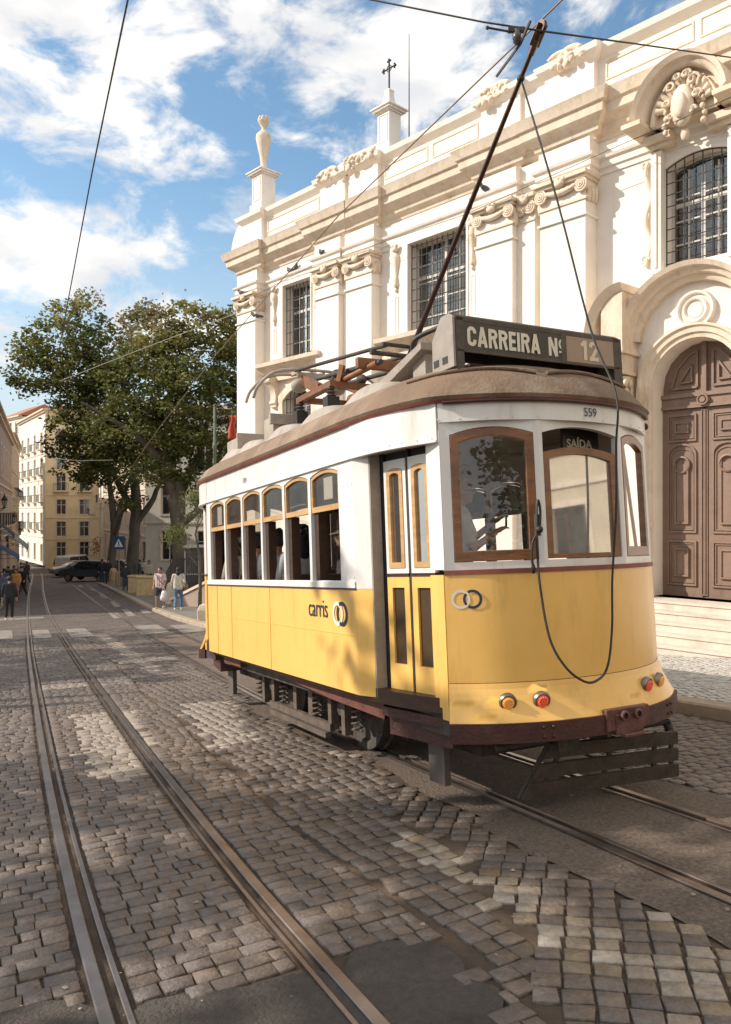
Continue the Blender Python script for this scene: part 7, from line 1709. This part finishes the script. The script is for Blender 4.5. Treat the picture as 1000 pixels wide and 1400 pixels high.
# ================================================================== cars
def car(label, loc, yaw, col, L_=4.5, Wd=1.8, Ht=1.65, kind='suv', lights=None):
    root = empty('parked_car' if kind != 'van' else 'parked_van', loc, label, 'car' if kind != 'van' else 'van', 'vehicles parked at the bend of the street', R(yaw))
    hl = L_/2
    if kind == 'van': prof = [(-hl, .35), (-hl+.02, 1.75), (-hl+.12, Ht), (hl-1.5, Ht), (hl-.95, 1.15), (hl-.1, .95), (hl, .75), (hl, .35)]
    elif kind == 'suv': prof = [(-hl, .42), (-hl+.03, .95), (-hl+.30, 1.45), (-hl+.55, Ht-.02), (0, Ht), (hl-1.75, Ht-.08), (hl-1.05, 1.12), (hl-.25, .98), (hl-.02, .78), (hl, .40)]
    else: prof = [(-hl, .38), (-hl+.02, .85), (-hl+.25, 1.0), (-hl+.75, Ht-.03), (0, Ht), (hl-1.9, Ht-.06), (hl-1.15, .98), (hl-.2, .80), (hl, .62), (hl, .34)]
    lower = [(-hl, .30), (hl, .28)]
    mb = MB(); n = len(prof); secs = []
    for y, k, zo in ((-1, .90, 0), (-.97, .96, 0), (0, 1, 0), (.97, .96, 0), (1, .90, 0)): pass
    vs = []
    for sgn in (-1, 1):
        for (x, z) in prof: vs.append((x, sgn*Wd/2*(1-.16*max(0, (z-.95)/(Ht-.9))), z))
    fs = [(i, i+1, n+i+1, n+i) for i in range(n-1)]+[(n-1, 0, n, 2*n-1)]+[list(range(n))[::-1], list(range(n, 2*n))]
    mb.add(vs, fs); mb.build('body', mat(label[:20]+' paint', col, tuple(v*.9 for v in col), .25, coat=.6, scale=2), root, 30, .05)
    gl = MB()
    top = [p for p in prof if p[1] > Ht-.15]; xa = min(p[0] for p in top)-.12; xb = max(p[0] for p in top)+.28
    for sgn in (-1, 1):
        def sp_(x, z, sgn=sgn): return (x, sgn*(Wd/2*(1-.16*max(0, (z-.95)/(Ht-.9)))+.006), z)
        xm = (xa+xb)/2
        for (a, b) in ((xa, xm-.05), (xm+.03, xb)): gl.add([sp_(a-(.12 if a == xa else 0), 1.03), sp_(b+(.15 if b == xb else 0), 1.03), sp_(b-(.22 if b == xb else 0), Ht-.13), sp_(a+(.05 if a == xa else 0), Ht-.13)], [(0, 1, 2, 3)])
    i = max(range(n), key=lambda q: prof[q][0] if prof[q][1] > Ht-.15 else -9); a, b = prof[i], prof[i+1]; e = .012
    gl.add([(a[0]+.05+e, -Wd*.40, a[1]-.05+e), (a[0]+.05+e, Wd*.40, a[1]-.05+e), (b[0]-.03+e, Wd*.45, b[1]+.04+e), (b[0]-.03+e, -Wd*.45, b[1]+.04+e)], [(0, 1, 2, 3)])
    gl.add([(-hl+.01, -Wd*.36, 1.05), (-hl+.01, Wd*.36, 1.05), (-hl+.10, Wd*.34, Ht-.2), (-hl+.10, -Wd*.34, Ht-.2)], [(0, 1, 2, 3)]) if kind == 'van' else None
    gl.build('window', mat('car glass', (.02, .025, .03), None, .06, spec=.9) if 'car glass' not in bpy.data.materials else bpy.data.materials['car glass'], root)
    for sx_ in (-hl+.85, hl-.85):
        for sgn in (-1, 1):
            wh = MB(); wh.lathe([(.0, .02), (.2, .02), (.22, .06), (.33, .07), (.34, 0), (.34, -.12), (.2, -.13)], (sx_, sgn*(Wd/2-.03), .34), 22, Matrix.Rotation(R(90)*(-sgn), 3, 'X')); w_ = wh.build('wheel', M_blk, root, 40)
            rm_ = MB(); rm_.lathe([(0, .05), (.06, .06), (.2, .035), (.215, .06)], (sx_, sgn*(Wd/2-.02), .34), 20, Matrix.Rotation(R(90)*(-sgn), 3, 'X')); rm_.build('rim', M_chrome, w_, 40)
    for sgn in (-1, 1):
        h_ = MB(); h_.ball((hl-.10, sgn*Wd*.36, .74), (.12, .17, .08), 10, 6); h_.build('headlight', M_lglass, root, 60)
        h_ = MB(); h_.box(-hl-.015, -hl+.05, sgn*Wd*.43-.06, sgn*Wd*.43+.06, .8, 1.1); h_.build('tail_light', M_lampR if lights and sgn > 0 else mat('red tail lens', (.25, .02, .015), None, .3) if 'red tail lens' not in bpy.data.materials and not (lights and sgn > 0) else (bpy.data.materials['red tail lens'] if not (lights and sgn > 0) else M_lampA), root, None, .01)
        m_ = MB(); m_.ball((hl-1.35, sgn*(Wd/2+.08), 1.05), (.07, .10, .06), 8, 6); m_.build('mirror', M_blk, root, 60)
    return root
car('dark blue grey family car parked sideways at the end of the kerb', G(124, 794.5, 0), 168, (.035, .045, .06), 4.5, 1.8, 1.68, 'suv')
car('black car mostly hidden behind the standing people', G(158, 790, 0), 150, (.02, .022, .028), 4.3, 1.8, 1.6, 'suv')
car('small dark hatchback with a pale windscreen parked behind the family car', G(100, 788, 0), 215, (.06, .06, .065), 3.9, 1.7, 1.45, 'hatch')
car('white delivery van standing behind the parked cars', G(103, 784.5, 0), 80, (.60, .57, .54), 4.6, 1.8, 1.9, 'van', lights=True)
sc_ = empty('motor_scooter', G(82, 786.5, 0), 'dark blue motor scooter parked left of the white van', 'scooter', None, R(100)); mb = MB()
mb.tube([(-.6, 0, .45), (-.2, 0, .55), (.1, 0, .3), (.4, 0, .35), (.55, 0, .95)], [.16, .18, .1, .12, .06], 8); mb.box(-.75, -.1, -.14, .14, .72, .82); mb.tube([(.5, -.3, 1.0), (.5, .3, 1.0)], .025, 6); mb.build('body', mat('blue scooter paint', (.04, .06, .16), (.03, .05, .12), .35), sc_, 50)
for x in (-.6, .62):
    mb = MB(); mb.lathe([(.10, .05), (.24, .06), (.26, 0), (.24, -.06), (.10, -.05)], (x, 0, .26), 16, Matrix.Rotation(R(90), 3, 'X')); mb.build('wheel', M_blk, sc_, 40)
car('white car parked behind the iron railing on the square', gz(-9.4, 46.5, .1), 30, (.62, .62, .62), 4.3, 1.8, 1.5, 'hatch')
